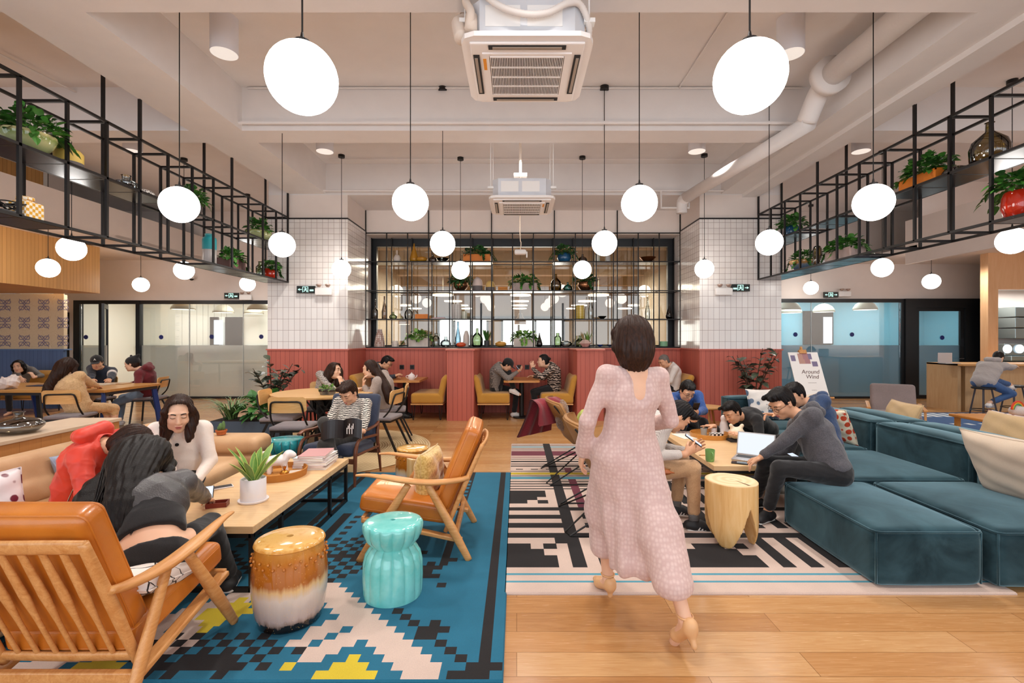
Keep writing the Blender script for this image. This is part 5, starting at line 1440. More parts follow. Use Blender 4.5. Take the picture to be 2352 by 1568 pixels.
pot_prof = [(.07, 0), (.10, .02), (.125, .08), (.12, .15), (.105, .185), (.10, .19)]
celadon = glaze('celadon', [(0, '#9aa36a'), (.6, '#b7bd8b'), (.85, '#8a9a52'), (1, '#c9c08a')], 0, .16, .02, .1)
# side shelf plants: positions from image column, shelf height
def onrack(px, side, z, dx=0):
    x = (-4.35 if side < 0 else 4.59)+dx; return (x, x*FPX/(px-VX), z+.013)
def plant_at(px, side, z, lab, potf, c, r3, n, L, **k): return pot_plant(k.pop('name', 'potted_plant'), onrack(px, side, z, k.pop('dx', 0)), lab, potf, c, r3, n, L, **k)
plant_at(62, -1, LZM, 'big leafy plant in a glossy green bowl on the hanging shelf above the beige sofa', bowlpot(celadon, [(a*1.0, b*1.1) for a, b in bowl_prof]), (0, .03, .2), (.22, .24, .22), 210, .085, seed=3, trail=6)
plant_at(440, -1, LZM, 'leafy plant on the upper board of the hanging shelf behind the leftward globe lamp', bowlpot(stone_d, pot_prof), (0, 0, .22), (.17, .2, .17), 130, .08, seed=4, trail=5)
plant_at(532, -1, LZB, 'leafy plant in a brown box planter next to the teal striped vase', boxpot(brownp, .2, .42, .17), (0, 0, .18), (.13, .26, .15), 150, .08, seed=5, trail=4)
plant_at(594, -1, LZM, 'leafy plant in a pale green bowl at the column end of the hanging shelf', bowlpot(celadon, bowl_prof), (0, 0, .18), (.18, .22, .2), 170, .08, seed=6, trail=3)
plant_at(620, -1, LZB, 'leafy plant in a round orange-red pot at the column end of the hanging shelf', bowlpot(redg, pot_prof), (0, 0, .2), (.17, .18, .14), 130, .08, seed=7, trail=3)
plant_at(2125, 1, RZM, 'leafy plant in a long orange box planter on the hanging shelf above the teal sofa', boxpot(orange_p, .2, .5, .15), (0, 0, .17), (.15, .32, .2), 220, .085, seed=8, trail=5)
plant_at(2345, 1, RZB, 'leafy plant in a glossy red vase on the lower board of the hanging shelf', bowlpot(redg, [(a*1.1, b*1.35) for a, b in pot_prof]), (0, 0, .3), (.2, .22, .16), 140, .085, seed=9, trail=7)
plant_at(1818, 1, RZM, 'leafy plant in a blue glazed pot at the column end of the hanging shelf', bowlpot(denimg, pot_prof), (0, 0, .2), (.19, .24, .18), 150, .085, seed=10, trail=4)
plant_at(1845, 1, RZB, 'leafy plant in a brown and blue glazed bowl near the end of the hanging shelf', bowlpot(glaze('blue_dip', [(0, '#4e6d9e'), (.5, '#8fa2b8'), (.7, '#b98a4e'), (1, '#c99a5a')], 0, .16, .02), bowl_prof), (0, 0, .17), (.17, .22, .15), 130, .08, seed=11, trail=6)
plant_at(1940, 1, RZB, 'leafy plant in a pale grey box planter on the lower board of the hanging shelf', boxpot(greyp, .2, .55, .16), (0, 0, .17), (.15, .36, .17), 200, .085, seed=12, trail=5)
# window shelf helpers
def onwin(px, lev, dy=0): return ((px-VX)*(10.02+dy)/FPX, 10.02+dy, LV[lev]+.012)
def wplant(px, lev, lab, potf, c, r3, n, L, **k): return pot_plant('potted_plant', onwin(px, lev), lab, potf, c, r3, n, L, **k)
wplant(1096, 3, 'leafy plant in an orange box planter on the top board of the window shelf', boxpot(orange_p, .56, .2, .16), (0, 0, .17), (.32, .13, .15), 190, .085, mat=ivy_d, seed=21, trail=3)
wplant(1296, 3, 'leafy plant in a blue speckled pot on the top board of the window shelf', bowlpot(denimg, [(a*1.15, b) for a, b in pot_prof]), (0, 0, .2), (.22, .15, .16), 150, .085, mat=ivy_d, seed=22, trail=5)
wplant(1058, 2, 'leafy plant in a copper pot, on the orange planter side of the window shelf', bowlpot(copper, [(.06, 0), (.11, .03), (.155, .1), (.15, .17), (.13, .19)]), (0, 0, .2), (.26, .15, .14), 130, .085, mat=ivy_d, seed=23, trail=4)
wplant(1344, 2, 'leafy plant in a copper pot, on the blue pot side of the window shelf', bowlpot(copper, [(.06, 0), (.11, .03), (.155, .1), (.15, .17), (.13, .19)]), (0, 0, .2), (.25, .15, .14), 130, .085, mat=ivy_d, seed=24, trail=4)
wplant(1205, 2, 'leafy plant in a taupe box planter at the centre of the window shelf', boxpot(greyp, .5, .2, .16), (0, 0, .16), (.33, .13, .17), 200, .085, mat=ivy, seed=25, trail=3)
wplant(964, 0, 'leafy plant in a cream box planter on the bottom board of the window shelf', boxpot(cream_p, .42, .2, .18), (0, 0, .18), (.28, .14, .14), 160, .085, mat=fern, seed=26, trail=3)
wplant(1204, 0, 'leafy plant in a speckled box planter at the centre of the bottom board', boxpot(cream_p, .44, .2, .17), (0, 0, .17), (.28, .14, .15), 170, .085, mat=fern, seed=27, trail=3)
# snake plants
def snake(name, loc, lab, potf, h, n, seed, mat=variegated, spread=.4, Wd=.045, edge=None):
    t = empty(name, loc, 0, lab, 'plant'); potf(t); rnd = random.Random(seed); mb = MB(); eb = MB()
    for i in range(n):
        th = 2*PI*i/n+rnd.uniform(-.3, .3); sp_ = rnd.uniform(.15, spread); z0 = potf.zt-.03
        d = Vector((math.cos(th)*sp_, math.sin(th)*sp_, 1)); L_ = h*rnd.uniform(.65, 1.05); side = Vector((-math.sin(th), math.cos(th), 0))
        b = Vector((math.cos(th)*.018, math.sin(th)*.018, z0)); m = 9; vs = []; tw = rnd.uniform(-.7, .7)
        P = []
        for k in range(m):
            tt_ = k/(m-1); c = b+d.normalized()*L_*tt_+Vector((math.cos(th), math.sin(th), 0))*L_*.16*tt_*tt_*spread*2
            w = Wd*np.interp(tt_, [0, .3, .65, .9, 1], [.55, .85, 1, .55, .02])/2; a = tw*tt_; s2 = side*math.cos(a)+Vector((math.cos(th), math.sin(th), 0))*math.sin(a)
            nn = d.cross(s2).normalized(); P.append((c, s2, w, nn)); vs += [c-s2*w+nn*w*.25, c, c+s2*w+nn*w*.25]
        fs = []
        for k in range(m-1): a = k*3; fs += [(a, a+1, a+4, a+3), (a+1, a+2, a+5, a+4)]
        mb.add(vs, fs)
        if edge: 
            for sg in (-1, 1): eb.tube([c+s2*w*sg+nn*w*.25 for c, s2, w, nn in P], [.0022]*(m-1)+[.0005], 4)
    fo = mb.build('foliage', mat, t)
    if edge: eb.build('leaf_edge', edge, fo, smooth=True)
    return t
def cylpot(mat, r, h, saucer=False):
    def f(t):
        MB().lathe([(r*.97, 0), (r, .006), (r, h-.004), (r-.004, h), (r-.009, h-.004), (r-.009, h-.02)], n=36).build('pot', mat, t, auto=50)
        MB().cyl((0, 0, h-.03), (0, 0, h-.022), r-.01, n=24).build('soil', soil, t)
        if saucer: MB().lathe([(r*.9, 0), (r+.012, .002), (r+.016, .014), (r+.012, .016), (r*.98, .008)], n=36).build('saucer', mat, t, auto=50)
    f.zt = h; return f
snake('snake_plant', (-1.777, 3.26, .406), 'snake plant in a white ceramic pot with saucer on the long low table', cylpot(pm('white_ceramic', '#eae3e4', .4), .079, .155, True), .25, 11, 5, Wd=.052, spread=.75, edge=pm('leaf_edge_lime', '#b9c968', .4))
snake('snake_plant', onwin(1118, 0), 'snake plant in a dark cylinder pot on the bottom board, next to the green demijohn', cylpot(pm('charcoal_pot', '#2b2b30', .5), .055, .13), .27, 8, 6, mat=ivy, spread=.35, Wd=.05)
snake('snake_plant', onwin(1350, 0), 'spiky fresh green plant in a dark pot on the bottom board of the window shelf', cylpot(MATS['charcoal_pot'], .055, .12), .26, 14, 7, mat=fern, spread=.6, Wd=.022)
# small cactus in terracotta on sofa arm
t = empty('cactus', (-2.80, 4.58, .590), 0, 'small cactus in a terracotta dish on the arm of the beige sofa', 'plant')
terra = pm('terracotta', '#b4622f', .8, bump=.1)
MB().lathe([(.038, 0), (.044, .03), (.05, .032), (.05, .045), (.044, .045), (.042, .03), (.0001, .03)], n=24).build('pot', terra, t, auto=50)
cb = MB(); cb.ell((-.005, 0, .075), (.022, .018, .035)).ell((.02, .0, .085), (.016, .014, .045)).ell((-.028, .005, .058), (.014, .012, .022)); cb.build('cactus_body', pm('cactus_green', '#5b7a45', .8, bump=1, bscale=120), t, smooth=True)
# floor plants
t = empty('rubber_plant', (-4.0, 7.9, 0), 0, 'tall dark-leaved rubber plant against the red panelling, behind the round table', 'plant')
MB().lathe([(.16, 0), (.2, .3), (.21, .32)], n=28).build('pot', darkgrey, t, auto=50)
def big_plant(t, seed, cx, h0, h1, rx, n, L, mat, shape='oval', stems=6):
    rnd = random.Random(seed); st = MB(); lf = MB()
    for i in range(stems):
        th = 2*PI*i/stems+rnd.uniform(-.4, .4); top = Vector((math.cos(th)*rx*rnd.uniform(.4, 1), math.sin(th)*rx*.7*rnd.uniform(.3, 1), rnd.uniform(h0+.55*(h1-h0), h1)))
        P = smooth([(0, 0, .25), (top.x*.4, top.y*.4, .25+(top.z-.25)*.55), tuple(top)], 6); st.tube(P, [.012-.008*k/len(P) for k in range(len(P))], 6)
        for k in range(n):
            q = .35+.65*k/n; p = P[min(int(q*(len(P)-1)), len(P)-1)]; a = rnd.uniform(0, 2*PI)
            d = Vector((math.cos(a), math.sin(a), rnd.uniform(-.1, .9))); l = L*rnd.uniform(.7, 1.15); leaf(lf, p, d, (rnd.uniform(-.3, .3), rnd.uniform(-.3, .3), 1), l, l*.52, rnd.uniform(.15, .5), .18, shape)
    st.build('stem', pm('stem_brown', '#4a3a2a', .8), t, smooth=True); lf.build('foliage', mat, t)
big_plant(t, 3, 0, .5, 1.22, .5, 15, .21, rubber, stems=8)
t = empty('rubber_plant', (4.1, 8.35, 0), 0, 'tall dark-leaved rubber plant against the red panelling, beside the easel', 'plant')
MB().lathe([(.16, 0), (.2, .3), (.21, .32)], n=28).build('pot', darkgrey, t, auto=50)
big_plant(t, 5, 0, .5, 1.33, .46, 15, .20, rubber, stems=8)
t = empty('planter_box', (-3.72, 7.0, 0), 0, 'slate grey planter box with broad green leaves and spiky grass beside the round table', 'plant')
slate = pm('slate_planter', '#3e4d5f', .6)
MB().b2(-.62, .38, -.2, .2, 0, .33).build('planter', slate, t)
MB().b2(-.60, .36, -.18, .18, .33, .335).build('soil', soil, t)
bush('x', t, leafmat('leaf_broad', '#2c5a2e', '#5f9a4a'), (.1, 0, .42), .34, .2, .28, 120, .17, 31)
lf = MB(); rnd = random.Random(9)
for k in range(150):
    th = rnd.uniform(0, 2*PI); L_ = rnd.uniform(.45, .85); d = Vector((math.cos(th)*.6, math.sin(th)*.6, 1)).normalized(); b = Vector((-.42+rnd.uniform(-.05, .05), rnd.uniform(-.08, .08), .33)); vs = []; side = Vector((-math.sin(th), math.cos(th), 0)); m = 8
    for q in range(m):
        tt_ = q/(m-1); c = b+d*L_*tt_+Vector((math.cos(th)*.25, math.sin(th)*.25, -.55))*L_*tt_**2.4; w = .009*(1-tt_*.9); vs += [c-side*w, c+side*w]
    lf.add(vs, [(2*q, 2*q+1, 2*q+3, 2*q+2) for q in range(m-1)])
lf.build('grass_leaves', leafmat('leaf_grass', '#3c5a30', '#7d9a5c'), t)
# ================================================================== VASES, BOTTLES AND BOWLS ON THE SHELVES
def gl(name, c, a=.06): return glass(name, c, .02, a)
g_clear = gl('bottle_clear', '#dfe9ea', .1); g_green = gl('bottle_green', '#9fb48a', .08); g_amber = gl('bottle_amber', '#b08a4a', .1); g_dark = gl('bottle_dark', '#2a2222', .05); g_teal = gl('bottle_teal', '#3f9a98', .1); g_smoke = gl('bottle_smoke', '#8d7a6e', .1); g_blue = gl('bottle_blue', '#9cc4da', .1); g_olive = gl('demijohn_olive', '#8c7a3c', .1)
def vessel(name, loc, prof, mat, lab, cat, n=28, sc=(1, 1), wob=None, s=1.0, extra=None, auto=60):
    t = empty(name, loc, 0, lab, cat)
    MB().lathe([(a*s, z*s) for a, z in prof], n=n, wob=wob, sc=sc).build('body', mat, t, auto=auto)
    if extra: extra(t, s)
    return t
P_bottle = [(.05, 0), (.055, .01), (.055, .17), (.045, .2), (.018, .235), (.016, .30), (.022, .305), (.022, .32), (.015, .32)]
P_squat = [(.06, 0), (.09, .02), (.095, .06), (.07, .1), (.025, .125), (.02, .16), (.028, .17), (.018, .17)]
P_demi = [(.08, 0), (.11, .02), (.115, .14), (.10, .20), (.05, .255), (.025, .28), (.022, .35), (.03, .355), (.02, .36)]
P_tall = [(.045, 0), (.05, .01), (.05, .15), (.03, .26), (.015, .34), (.014, .44), (.02, .445), (.012, .45)]
P_jar = [(.06, 0), (.065, .01), (.065, .16), (.04, .19), (.03, .2), (.03, .24), (.036, .245), (.026, .245)]
P_tear = [(.05, 0), (.085, .03), (.09, .08), (.065, .17), (.03, .28), (.014, .36), (.012, .395), (.008, .395)]
P_bowl = [(.04, 0), (.05, .004), (.10, .05), (.135, .085), (.128, .085), (.09, .05), (.0001, .015)]
P_round = [(.05, 0), (.10, .02), (.12, .055), (.10, .09), (.05, .11), (.03, .108)]
P_cyl = [(.065, 0), (.07, .008), (.07, .2), (.064, .21), (.06, .2)]
cop = pm('copper_bowl', '#b5693a', .25, .9); ochre = pm('ochre_glaze', '#b07a20', .2, var=.15); cork = pm('cork', '#a5804f', .9)
def pattern(name, c1, c2, kind='tri', sc=30):
    t = NT(name); g = t.new('ShaderNodeTexCoord'); 
    ch = t.new('ShaderNodeTexChecker') if kind == 'check' else t.new('ShaderNodeTexVoronoi')
    if kind == 'check':
        ch.inputs['Scale'].default_value = sc; ch.inputs[1].default_value = (*hexc(c1), 1); ch.inputs[2].default_value = (*hexc(c2), 1); t.link(g.outputs['Object'], ch.inputs[0]); t.set(color=ch.outputs[0])
    else:
        ch.inputs['Scale'].default_value = sc; ch.inputs['Randomness'].default_value = 0 if kind == 'tri' else .6; t.link(g.outputs['Object'], ch.inputs['Vector']); t.set(color=t.ramp(ch.outputs['Distance'], [(.38, c1), (.42, c2)]))
    t.set(rough=.4); return t.m
pat_bw = pattern('black_white_dots', '#1d1a1a', '#ece6e0', 'tri', 42); pat_yw = pattern('yellow_triangles', '#dca22e', '#efe6d4', 'check', 38); pat_gr = pattern('green_dots', '#5f7a4a', '#e3dfd2', 'tri', 45); pat_yl = pattern('yellow_lattice', '#efe0b0', '#b99a22', 'tri', 30); pat_br = pattern('lattice_cream', '#e6dcd4', '#a8867a', 'tri', 26)
V = vessel
def wv_(px, lev, nm, prof, mat, lab, cat, **k): return V(nm, onwin(px, lev, k.pop('dy', 0)), prof, mat, lab, cat, **k)
# top board
def pine(t, s):
    m = MB()
    for k in range(4):
        for j in range(7): a = 2*PI*j/7+k*.4; leaf(m, (0, 0, .15*s+.018*k), (math.cos(a)*.6, math.sin(a)*.6, 1), (math.cos(a), math.sin(a), 0), .05, .016, 0, .1, 'blade')
    m.build('crown', cream_p, t)
wv_(912, 3, 'pineapple_ornament', [(.04, 0), (.065, .03), (.068, .08), (.045, .13), (.02, .15)], cream_p, 'white ceramic pineapple on the top board of the window shelf', 'ornament', extra=pine, s=1.1)
wv_(951, 3, 'teardrop_vase', P_tear, ochre, 'tall ochre teardrop vase with a thin neck, top board', 'vase', s=1.0)
wv_(969, 3, 'round_vase', P_round, ochre, 'squat ochre vase beside the teardrop vase, top board', 'vase', s=.95, dy=-.08)
wv_(994, 3, 'squat_bottle', P_squat, g_smoke, 'smoky brown bottle behind a globe lamp, top board of the window shelf', 'bottle', s=.95)
wv_(1017, 3, 'glass_bowl', P_bowl, g_clear, 'clear glass bowl on the top board, below a globe lamp', 'bowl')
wv_(1338, 3, 'squat_bottle', P_squat, g_smoke, 'smoky bottle right beside the blue speckled pot, top board', 'bottle')
wv_(1372, 3, 'patterned_vase', P_cyl, pat_gr, 'pale dotted cylinder vase behind a globe lamp, top board', 'vase', s=.75)
wv_(1396, 3, 'patterned_vase', P_cyl, pat_bw, 'black and white dotted cylinder vase on the top board', 'vase', s=.75)
wv_(1488, 3, 'copper_bowl', P_bowl, cop, 'hammered copper bowl alone at the end of the top board', 'bowl', s=1.25)
# third level
def cap2(t, s): MB().lathe([(.072*s, .07*s), (.072*s, .1*s), (.06*s, .15*s), (.02*s, .19*s), (.0001, .195*s)], n=28).build('lid', MATS['lid_pink'], t, auto=60)
pm('lid_pink', '#d2bfb8', .7); pm('lid_yellow', '#d8b26a', .7)
def cap3(t, s): MB().lathe([(.072*s, .06*s), (.072*s, .1*s), (.055*s, .14*s), (.025*s, .165*s), (.0001, .17*s)], n=28).build('lid', MATS['lid_yellow'], t, auto=60)
wv_(1097, 2, 'lidded_jar', [(.07, 0), (.072, .01), (.072, .07)], stone_d, 'grey jar with a domed pink lid on the middle board', 'jar', extra=cap2, s=1.5)
wv_(1126, 2, 'lidded_jar', [(.07, 0), (.072, .01), (.072, .06)], stone_d, 'grey jar with a domed yellow lid on the middle board', 'jar', extra=cap3, s=1.3)
t = empty('wooden_box', onwin(1155, 2), 0, 'small orange wooden box on the middle board beside the lidded jars', 'box'); MB().b2(-.1, .1, -.06, .06, 0, .05, .006).b2(-.1, .1, -.06, .06, .052, .085, .006).build('box_body', pm('orange_box', '#c47a22', .5), t)
wv_(1277, 2, 'demijohn', P_demi, g_olive, 'olive demijohn bottle on the middle board beside the teal bottle', 'bottle', s=.98)
wv_(1304, 2, 'squat_bottle', P_squat, g_teal, 'squat teal glass bottle on the middle board of the window shelf', 'bottle', s=1.05)
# second level
wv_(862, 1, 'glass_bottle', P_bottle, g_smoke, 'smoky bottle with an ornate stopper at the very end of the second board', 'bottle', extra=lambda t, s: MB().lathe([(.012, .32), (.016, .36), (.01, .40), (.0001, .42)], n=14).build('stopper', g_smoke, t, smooth=True))
wv_(883, 1, 'glass_bottle', P_tall, g_smoke, 'tall slim smoky bottle on the second board beside the stoppered one', 'bottle', s=1.05)
wv_(903, 1, 'squat_bottle', P_squat, g_green, 'low dark green bottle on the second board behind the bell lamp', 'bottle', s=.85)
wv_(939, 1, 'glass_pitcher', P_demi, g_clear, 'clear round glass pitcher on the second board beside the orange box', 'pitcher', s=.78)
t = empty('wooden_box', onwin(969, 1), 0, 'orange wooden box with slats on the second board of the window shelf', 'box'); MB().b2(-.13, .13, -.07, .07, 0, .1, .006).build('box_body', orange_p, t)
t = empty('magazine_stack', onwin(1007, 1), 0, 'thin stack of magazines lying on the second board', 'magazines'); MB().b2(-.15, .15, -.1, .1, 0, .012).build('bottom_magazine', pm('mag_pale', '#d8cbc0', .6), t); MB().b2(-.1, .13, -.09, .1, .012, .03).build('top_magazine', pm('mag_pink', '#b98a90', .6), t)
wv_(1049, 1, 'patterned_vase', P_cyl, pat_bw, 'tall black and white triangle vase on the second board', 'vase', s=1.45)
wv_(1067, 1, 'patterned_vase', P_cyl, pat_gr, 'short green triangle vase beside the tall black and white one', 'vase', s=.75, dy=-.06)
wv_(1332, 1, 'lattice_lantern', P_cyl, pat_yl, 'yellow lattice lantern on the second board of the window shelf', 'lantern', s=1.35)
wv_(1357, 1, 'glass_bottle', P_tall, g_clear, 'tall clear bottle with a stopper next to the yellow lattice lantern', 'bottle', s=1.12)
wv_(1383, 1, 'glass_bowl', P_bowl, g_dark, 'small dark bowl on the second board near the walking woman', 'bowl', s=.7)
wv_(1487, 1, 'glass_bottle', P_tall, g_clear, 'tall clear bottle on the second board nearest the black teardrop bottle', 'bottle')
wv_(1537, 1, 'teardrop_bottle', P_tear, g_dark, 'black teardrop bottle with a stopper at the end of the second board', 'bottle', s=.8)
# bottom board
wv_(872, 0, 'lattice_vase', [(.11, 0), (.11, .05), (.085, .2), (.055, .3), (.05, .36), (.04, .36)], pat_br, 'tall cream lattice-wire vase at the end of the bottom board', 'vase')
wv_(908, 0, 'origami_vase', [(.07, 0), (.075, .06), (.045, .12), (.04, .12)], cream_p, 'small white origami-like vase on the bottom board', 'vase', n=7, auto=20)
wv_(1002, 0, 'glass_jar', P_jar, g_clear, 'clear jar on the bottom board beside the cream planter', 'jar', s=1.15)
wv_(1024, 0, 'glass_bottle', P_squat, g_clear, 'clear conical bottle on the bottom board', 'bottle', s=1.2)
wv_(1052, 0, 'glass_bottle', P_tall, g_blue, 'tall pale blue twisted bottle on the bottom board', 'bottle', s=1.15)
wv_(1071, 0, 'tall_vase', [(.05, 0), (.065, .1), (.06, .22), (.03, .32), (.012, .33)], cream_p, 'plain cream tapered vase on the bottom board', 'vase')
wv_(1059, 0, 'ceramic_bowl', P_round, pm('orange_cream', '#c4502a', .3), 'orange and cream striped bowl at the ledge front, bottom board', 'bowl', s=.85, dy=-.2)
wv_(1096, 0, 'demijohn', P_demi, g_green, 'green glass demijohn with a dark neck on the bottom board', 'bottle', s=1.05)
wv_(1150, 0, 'round_vase', P_round, pm('honey_pot', '#c9913f', .25), 'round honey-coloured pot on the bottom board', 'pot', s=1.0)
wv_(1239, 0, 'teardrop_bottle', P_tear, g_dark, 'black squat bottle on the bottom board beside the speckled planter', 'bottle', s=.72)
wv_(1281, 0, 'glass_jar', P_jar, g_green, 'ribbed greenish glass jar on the bottom board', 'jar', s=1.15)
wv_(1300, 0, 'glass_jar', P_round, g_clear, 'cut-glass jar on the bottom board beside the ribbed greenish one', 'jar', s=1.1)
wv_(1332, 0, 'demijohn', P_squat, g_green, 'round pale green bottle behind the faceted vase', 'bottle', s=1.35)
wv_(1344, 0, 'faceted_vase', [(.06, 0), (.13, .07), (.06, .14), (.05, .14)], pm('faceted_pink', '#c9aaa0', .35), 'faceted cream and rust vase at the ledge front, bottom board', 'vase', n=7, dy=-.2, auto=20)
wv_(1378, 0, 'small_bowl', P_bowl, pm('cobalt', '#26418f', .2), 'small cobalt blue bowl on the bottom board', 'bowl', s=.5)
wv_(1400, 0, 'small_bowl', P_bowl, pm('slate_blue', '#3f4560', .2), 'small slate bowl next to the cobalt one', 'bowl', s=.5)
wv_(1492, 0, 'small_bowl', P_bowl, cream_p, 'low cream dish on the bottom board beyond the walking woman', 'bowl', s=.75)
wv_(1524, 0, 'green_cup', [(.06, 0), (.085, .01), (.085, .11), (.078, .11), (.078, .02)], pm('mint', '#86b98e', .3), 'mint green cup stack at the end of the bottom board', 'cup')
# side racks
def on2(px, s_, z, **k): return onrack(px, s_, z, k.get('dx', 0))
V('lidded_tin', on2(158, -1, LZM), [(.10, 0), (.112, .01), (.112, .09)], stone_d, 'yellow and grey lidded tin on the hanging shelf beside the green bowl', 'tin', extra=lambda t, s: MB().lathe([(.113, .07), (.113, .16), (.09, .19), (.05, .20), (.04, .225), (.0001, .225)], n=28).build('lid', yellowc, t, auto=50))
t = empty('patterned_jar', on2(58, -1, LZB), 0, 'square yellow and white triangle jar on the hanging shelf lower board', 'jar'); MB().b2(-.09, .09, -.09, .09, 0, .17, .02).cyl((0, 0, .17), (0, 0, .19), .05).cyl((0, 0, .19), (0, 0, .215), .062).build('body', pat_yw, t)
t = empty('cable_bundle', on2(12, -1, LZB), 0, 'tangle of dark cables and a router at the end of the lower hanging board', 'cables')
MB().b2(-.08, .08, -.1, .1, .02, .05, .01).build('router', darkgrey, t); rnd = random.Random(4); MB().tube(smooth([(rnd.uniform(-.1, .1), rnd.uniform(-.15, .15), rnd.uniform(.02, .16)) for _ in range(14)], 5), .006, 6).build('cable', blackm, t)
V('glass_vase', on2(290, -1, LZM), [(.05, 0), (.11, .05), (.11, .1), (.04, .14), (.04, .17), (.05, .18)], g_clear, 'clear glass jug on the upper board of the hanging shelf, before the dotted bowl', 'vase')
V('patterned_bowl', on2(331, -1, LZM), P_round, pat_bw, 'black and white patterned bowl on the upper board of the hanging shelf', 'bowl', s=.9)
V('glass_vase', on2(383, -1, LZM), [(.03, 0), (.05, .03), (.05, .07), (.018, .12), (.018, .17), (.035, .2)], g_clear, 'slim clear glass vase next to the globe lamp on the upper hanging board', 'vase')
V('two_tone_vase', on2(481, -1, LZB), [(.085, 0), (.09, .01), (.09, .36), (.08, .39), (.06, .40), (.055, .43), (.062, .44), (.05, .44)], glaze('teal_grey', [(0, '#a9a09c'), (.495, '#a9a09c'), (.5, '#1a8f98'), (1, '#1f9aa3')], 0, .44, .0, .35), 'tall vase, teal above and grey below, on the lower hanging board', 'vase')
V('glass_jar', on2(598, -1, LZB), P_jar, g_green, 'ribbed green glass jar beside the orange-red pot', 'jar', s=1.1)
V('demijohn', on2(2273, 1, RZM), [(a*1.35, z*1.15) for a, z in P_demi], g_olive, 'large olive-amber demijohn on the hanging shelf above the teal sofa', 'bottle')
V('glass_vase', on2(2196, 1, RZM), P_round, g_clear, 'low clear glass vase behind the orange box planter', 'vase')
V('amber_cylinder', on2(1877, 1, RZB), [(.055, 0), (.06, .01), (.06, .28), (.045, .32), (.03, .33)], g_olive, 'amber glass cylinder vase on the lower hanging board', 'vase')
V('glass_jar', on2(1892, 1, RZB), P_jar, g_clear, 'small clear jar beside the amber cylinder vase', 'jar', s=.9)
V('smoke_glass_vase', (-4.05, 3.93, .73), [(.05, 0), (.12, .015), (.158, .055), (.16, .075), (.13, .105), (.05, .125), (.03, .135), (.03, .165), (.045, .175), (.035, .175)], gl('smoked_vase', '#6e6350', .25), 'squat smoked-glass vase on the pale ledge behind the beige sofa', 'vase', n=40)
# ================================================================== PEOPLE
def skin(name, c):
    t = NT(name); n = t.noise(t.coord('Object'), 12, 3); cc = hexc(c)
    t.set(color=t.ramp(n, [(.3, tuple(x*.93 for x in cc)), (.7, cc)]), rough=.5, sss=.08)
    t.b.inputs['Subsurface Radius'].default_value = (.02, .008, .005); t.b.inputs['Subsurface Scale'].default_value = .3
    MATS[name] = t.m; return t.m
SK1, SK2, SK3 = skin('skin_fair', '#e6b697'), skin('skin_light', '#dca582'), skin('skin_tan', '#cf9470')
def hairm(name, c1, c2):
    t = NT(name); v = t.coord('Object', (60, 60, 7)); n = t.noise(v, 3, 3, .6)
    t.set(color=t.ramp(n, [(.3, c1), (.75, c2)]), rough=.45, spec=.22); t.bump(n, .4, .005); return t.m
H_BLK, H_BRN, H_GRY = hairm('hair_black', '#070505', '#1b1413'), hairm('hair_brown', '#150b08', '#412619'), hairm('hair_grey', '#4a433f', '#8b827c')
lipm = pm('lips', '#b5645a', .45); eyew = pm('eye_white', '#d8cfca', .3); eyed = pm('eye_dark', '#140e0c', .2); browm = pm('brow', '#1c1411', .8)
def ik(a, b, l1, l2, hint):
    a, b = Vector(a), Vector(b); d = b-a; L = d.length; mx = (l1+l2)*.998
    if L > mx: b = a+d*(mx/L); d = b-a; L = mx
    L = max(L, abs(l1-l2)+.01); u = d.normalized(); h = Vector(hint); h = h-u*h.dot(u)
    if h.length < 1e-4: h = Vector((0, 0, 1))-u*u.z
    h.normalize(); x = (l1*l1-l2*l2+L*L)/(2*L); y = math.sqrt(max(l1*l1-x*x, 0))
    return a+u*x+h*y, b
def hand_sdf(s, w, d, n, side, curl=.6, S=1.0, fr=.0085, spread=1.0, point=False, k=.006):
    d = Vector(d).normalized(); n = Vector(n); n = (n-d*n.dot(d)).normalized(); t = d.cross(n)*(-side)
    w = Vector(w)
    s.cone(w-d*.01, w+d*.03*S, .021*S, .017*S, .012, lat=t, ls=1.35)
    s.cone(w+d*.028*S, w+d*.078*S, .0145*S, .014*S, .01, lat=t, ls=2.45)
    for i, (o, L) in enumerate(((.031, .072), (.0105, .080), (-.0105, .074), (-.030, .058))):
        c = curl if not (point and i == 0) else .08
        if point and i > 0: c = 1.15
        p = w+d*(.086-.004*abs(i-1))*S+t*o*S*spread; dirv = (d+t*(o*2.2*spread)).normalized(); r = fr*(1 if i < 3 else .88)
        for q, (seg, fac) in enumerate(((.44, .55), (.32, .85), (.24, .7))):
            a = c*fac; dirv = (dirv*math.cos(a)+n*math.sin(a)).normalized() if True else dirv
            nn = (n-dirv*n.dot(dirv)); e = p+dirv*L*seg*S
            s.cone(p, e, r*(1-.06*q), r*(1-.06*(q+1)), k if q == 0 else .003); p = e
            n2 = n
    b = w+d*.022*S+t*.026*S; d1 = (d*.62+t*.62+n*.35).normalized(); m = b+d1*.036*S; e = m+(d*.85+t*.15+n*.5*curl+n*.1).normalized()*.032*S
    s.cone(w+d*.01*S+t*.01*S, m, .0145*S, .0105*S, .01); s.cone(m, e, .0105*S, .0085*S, .003)
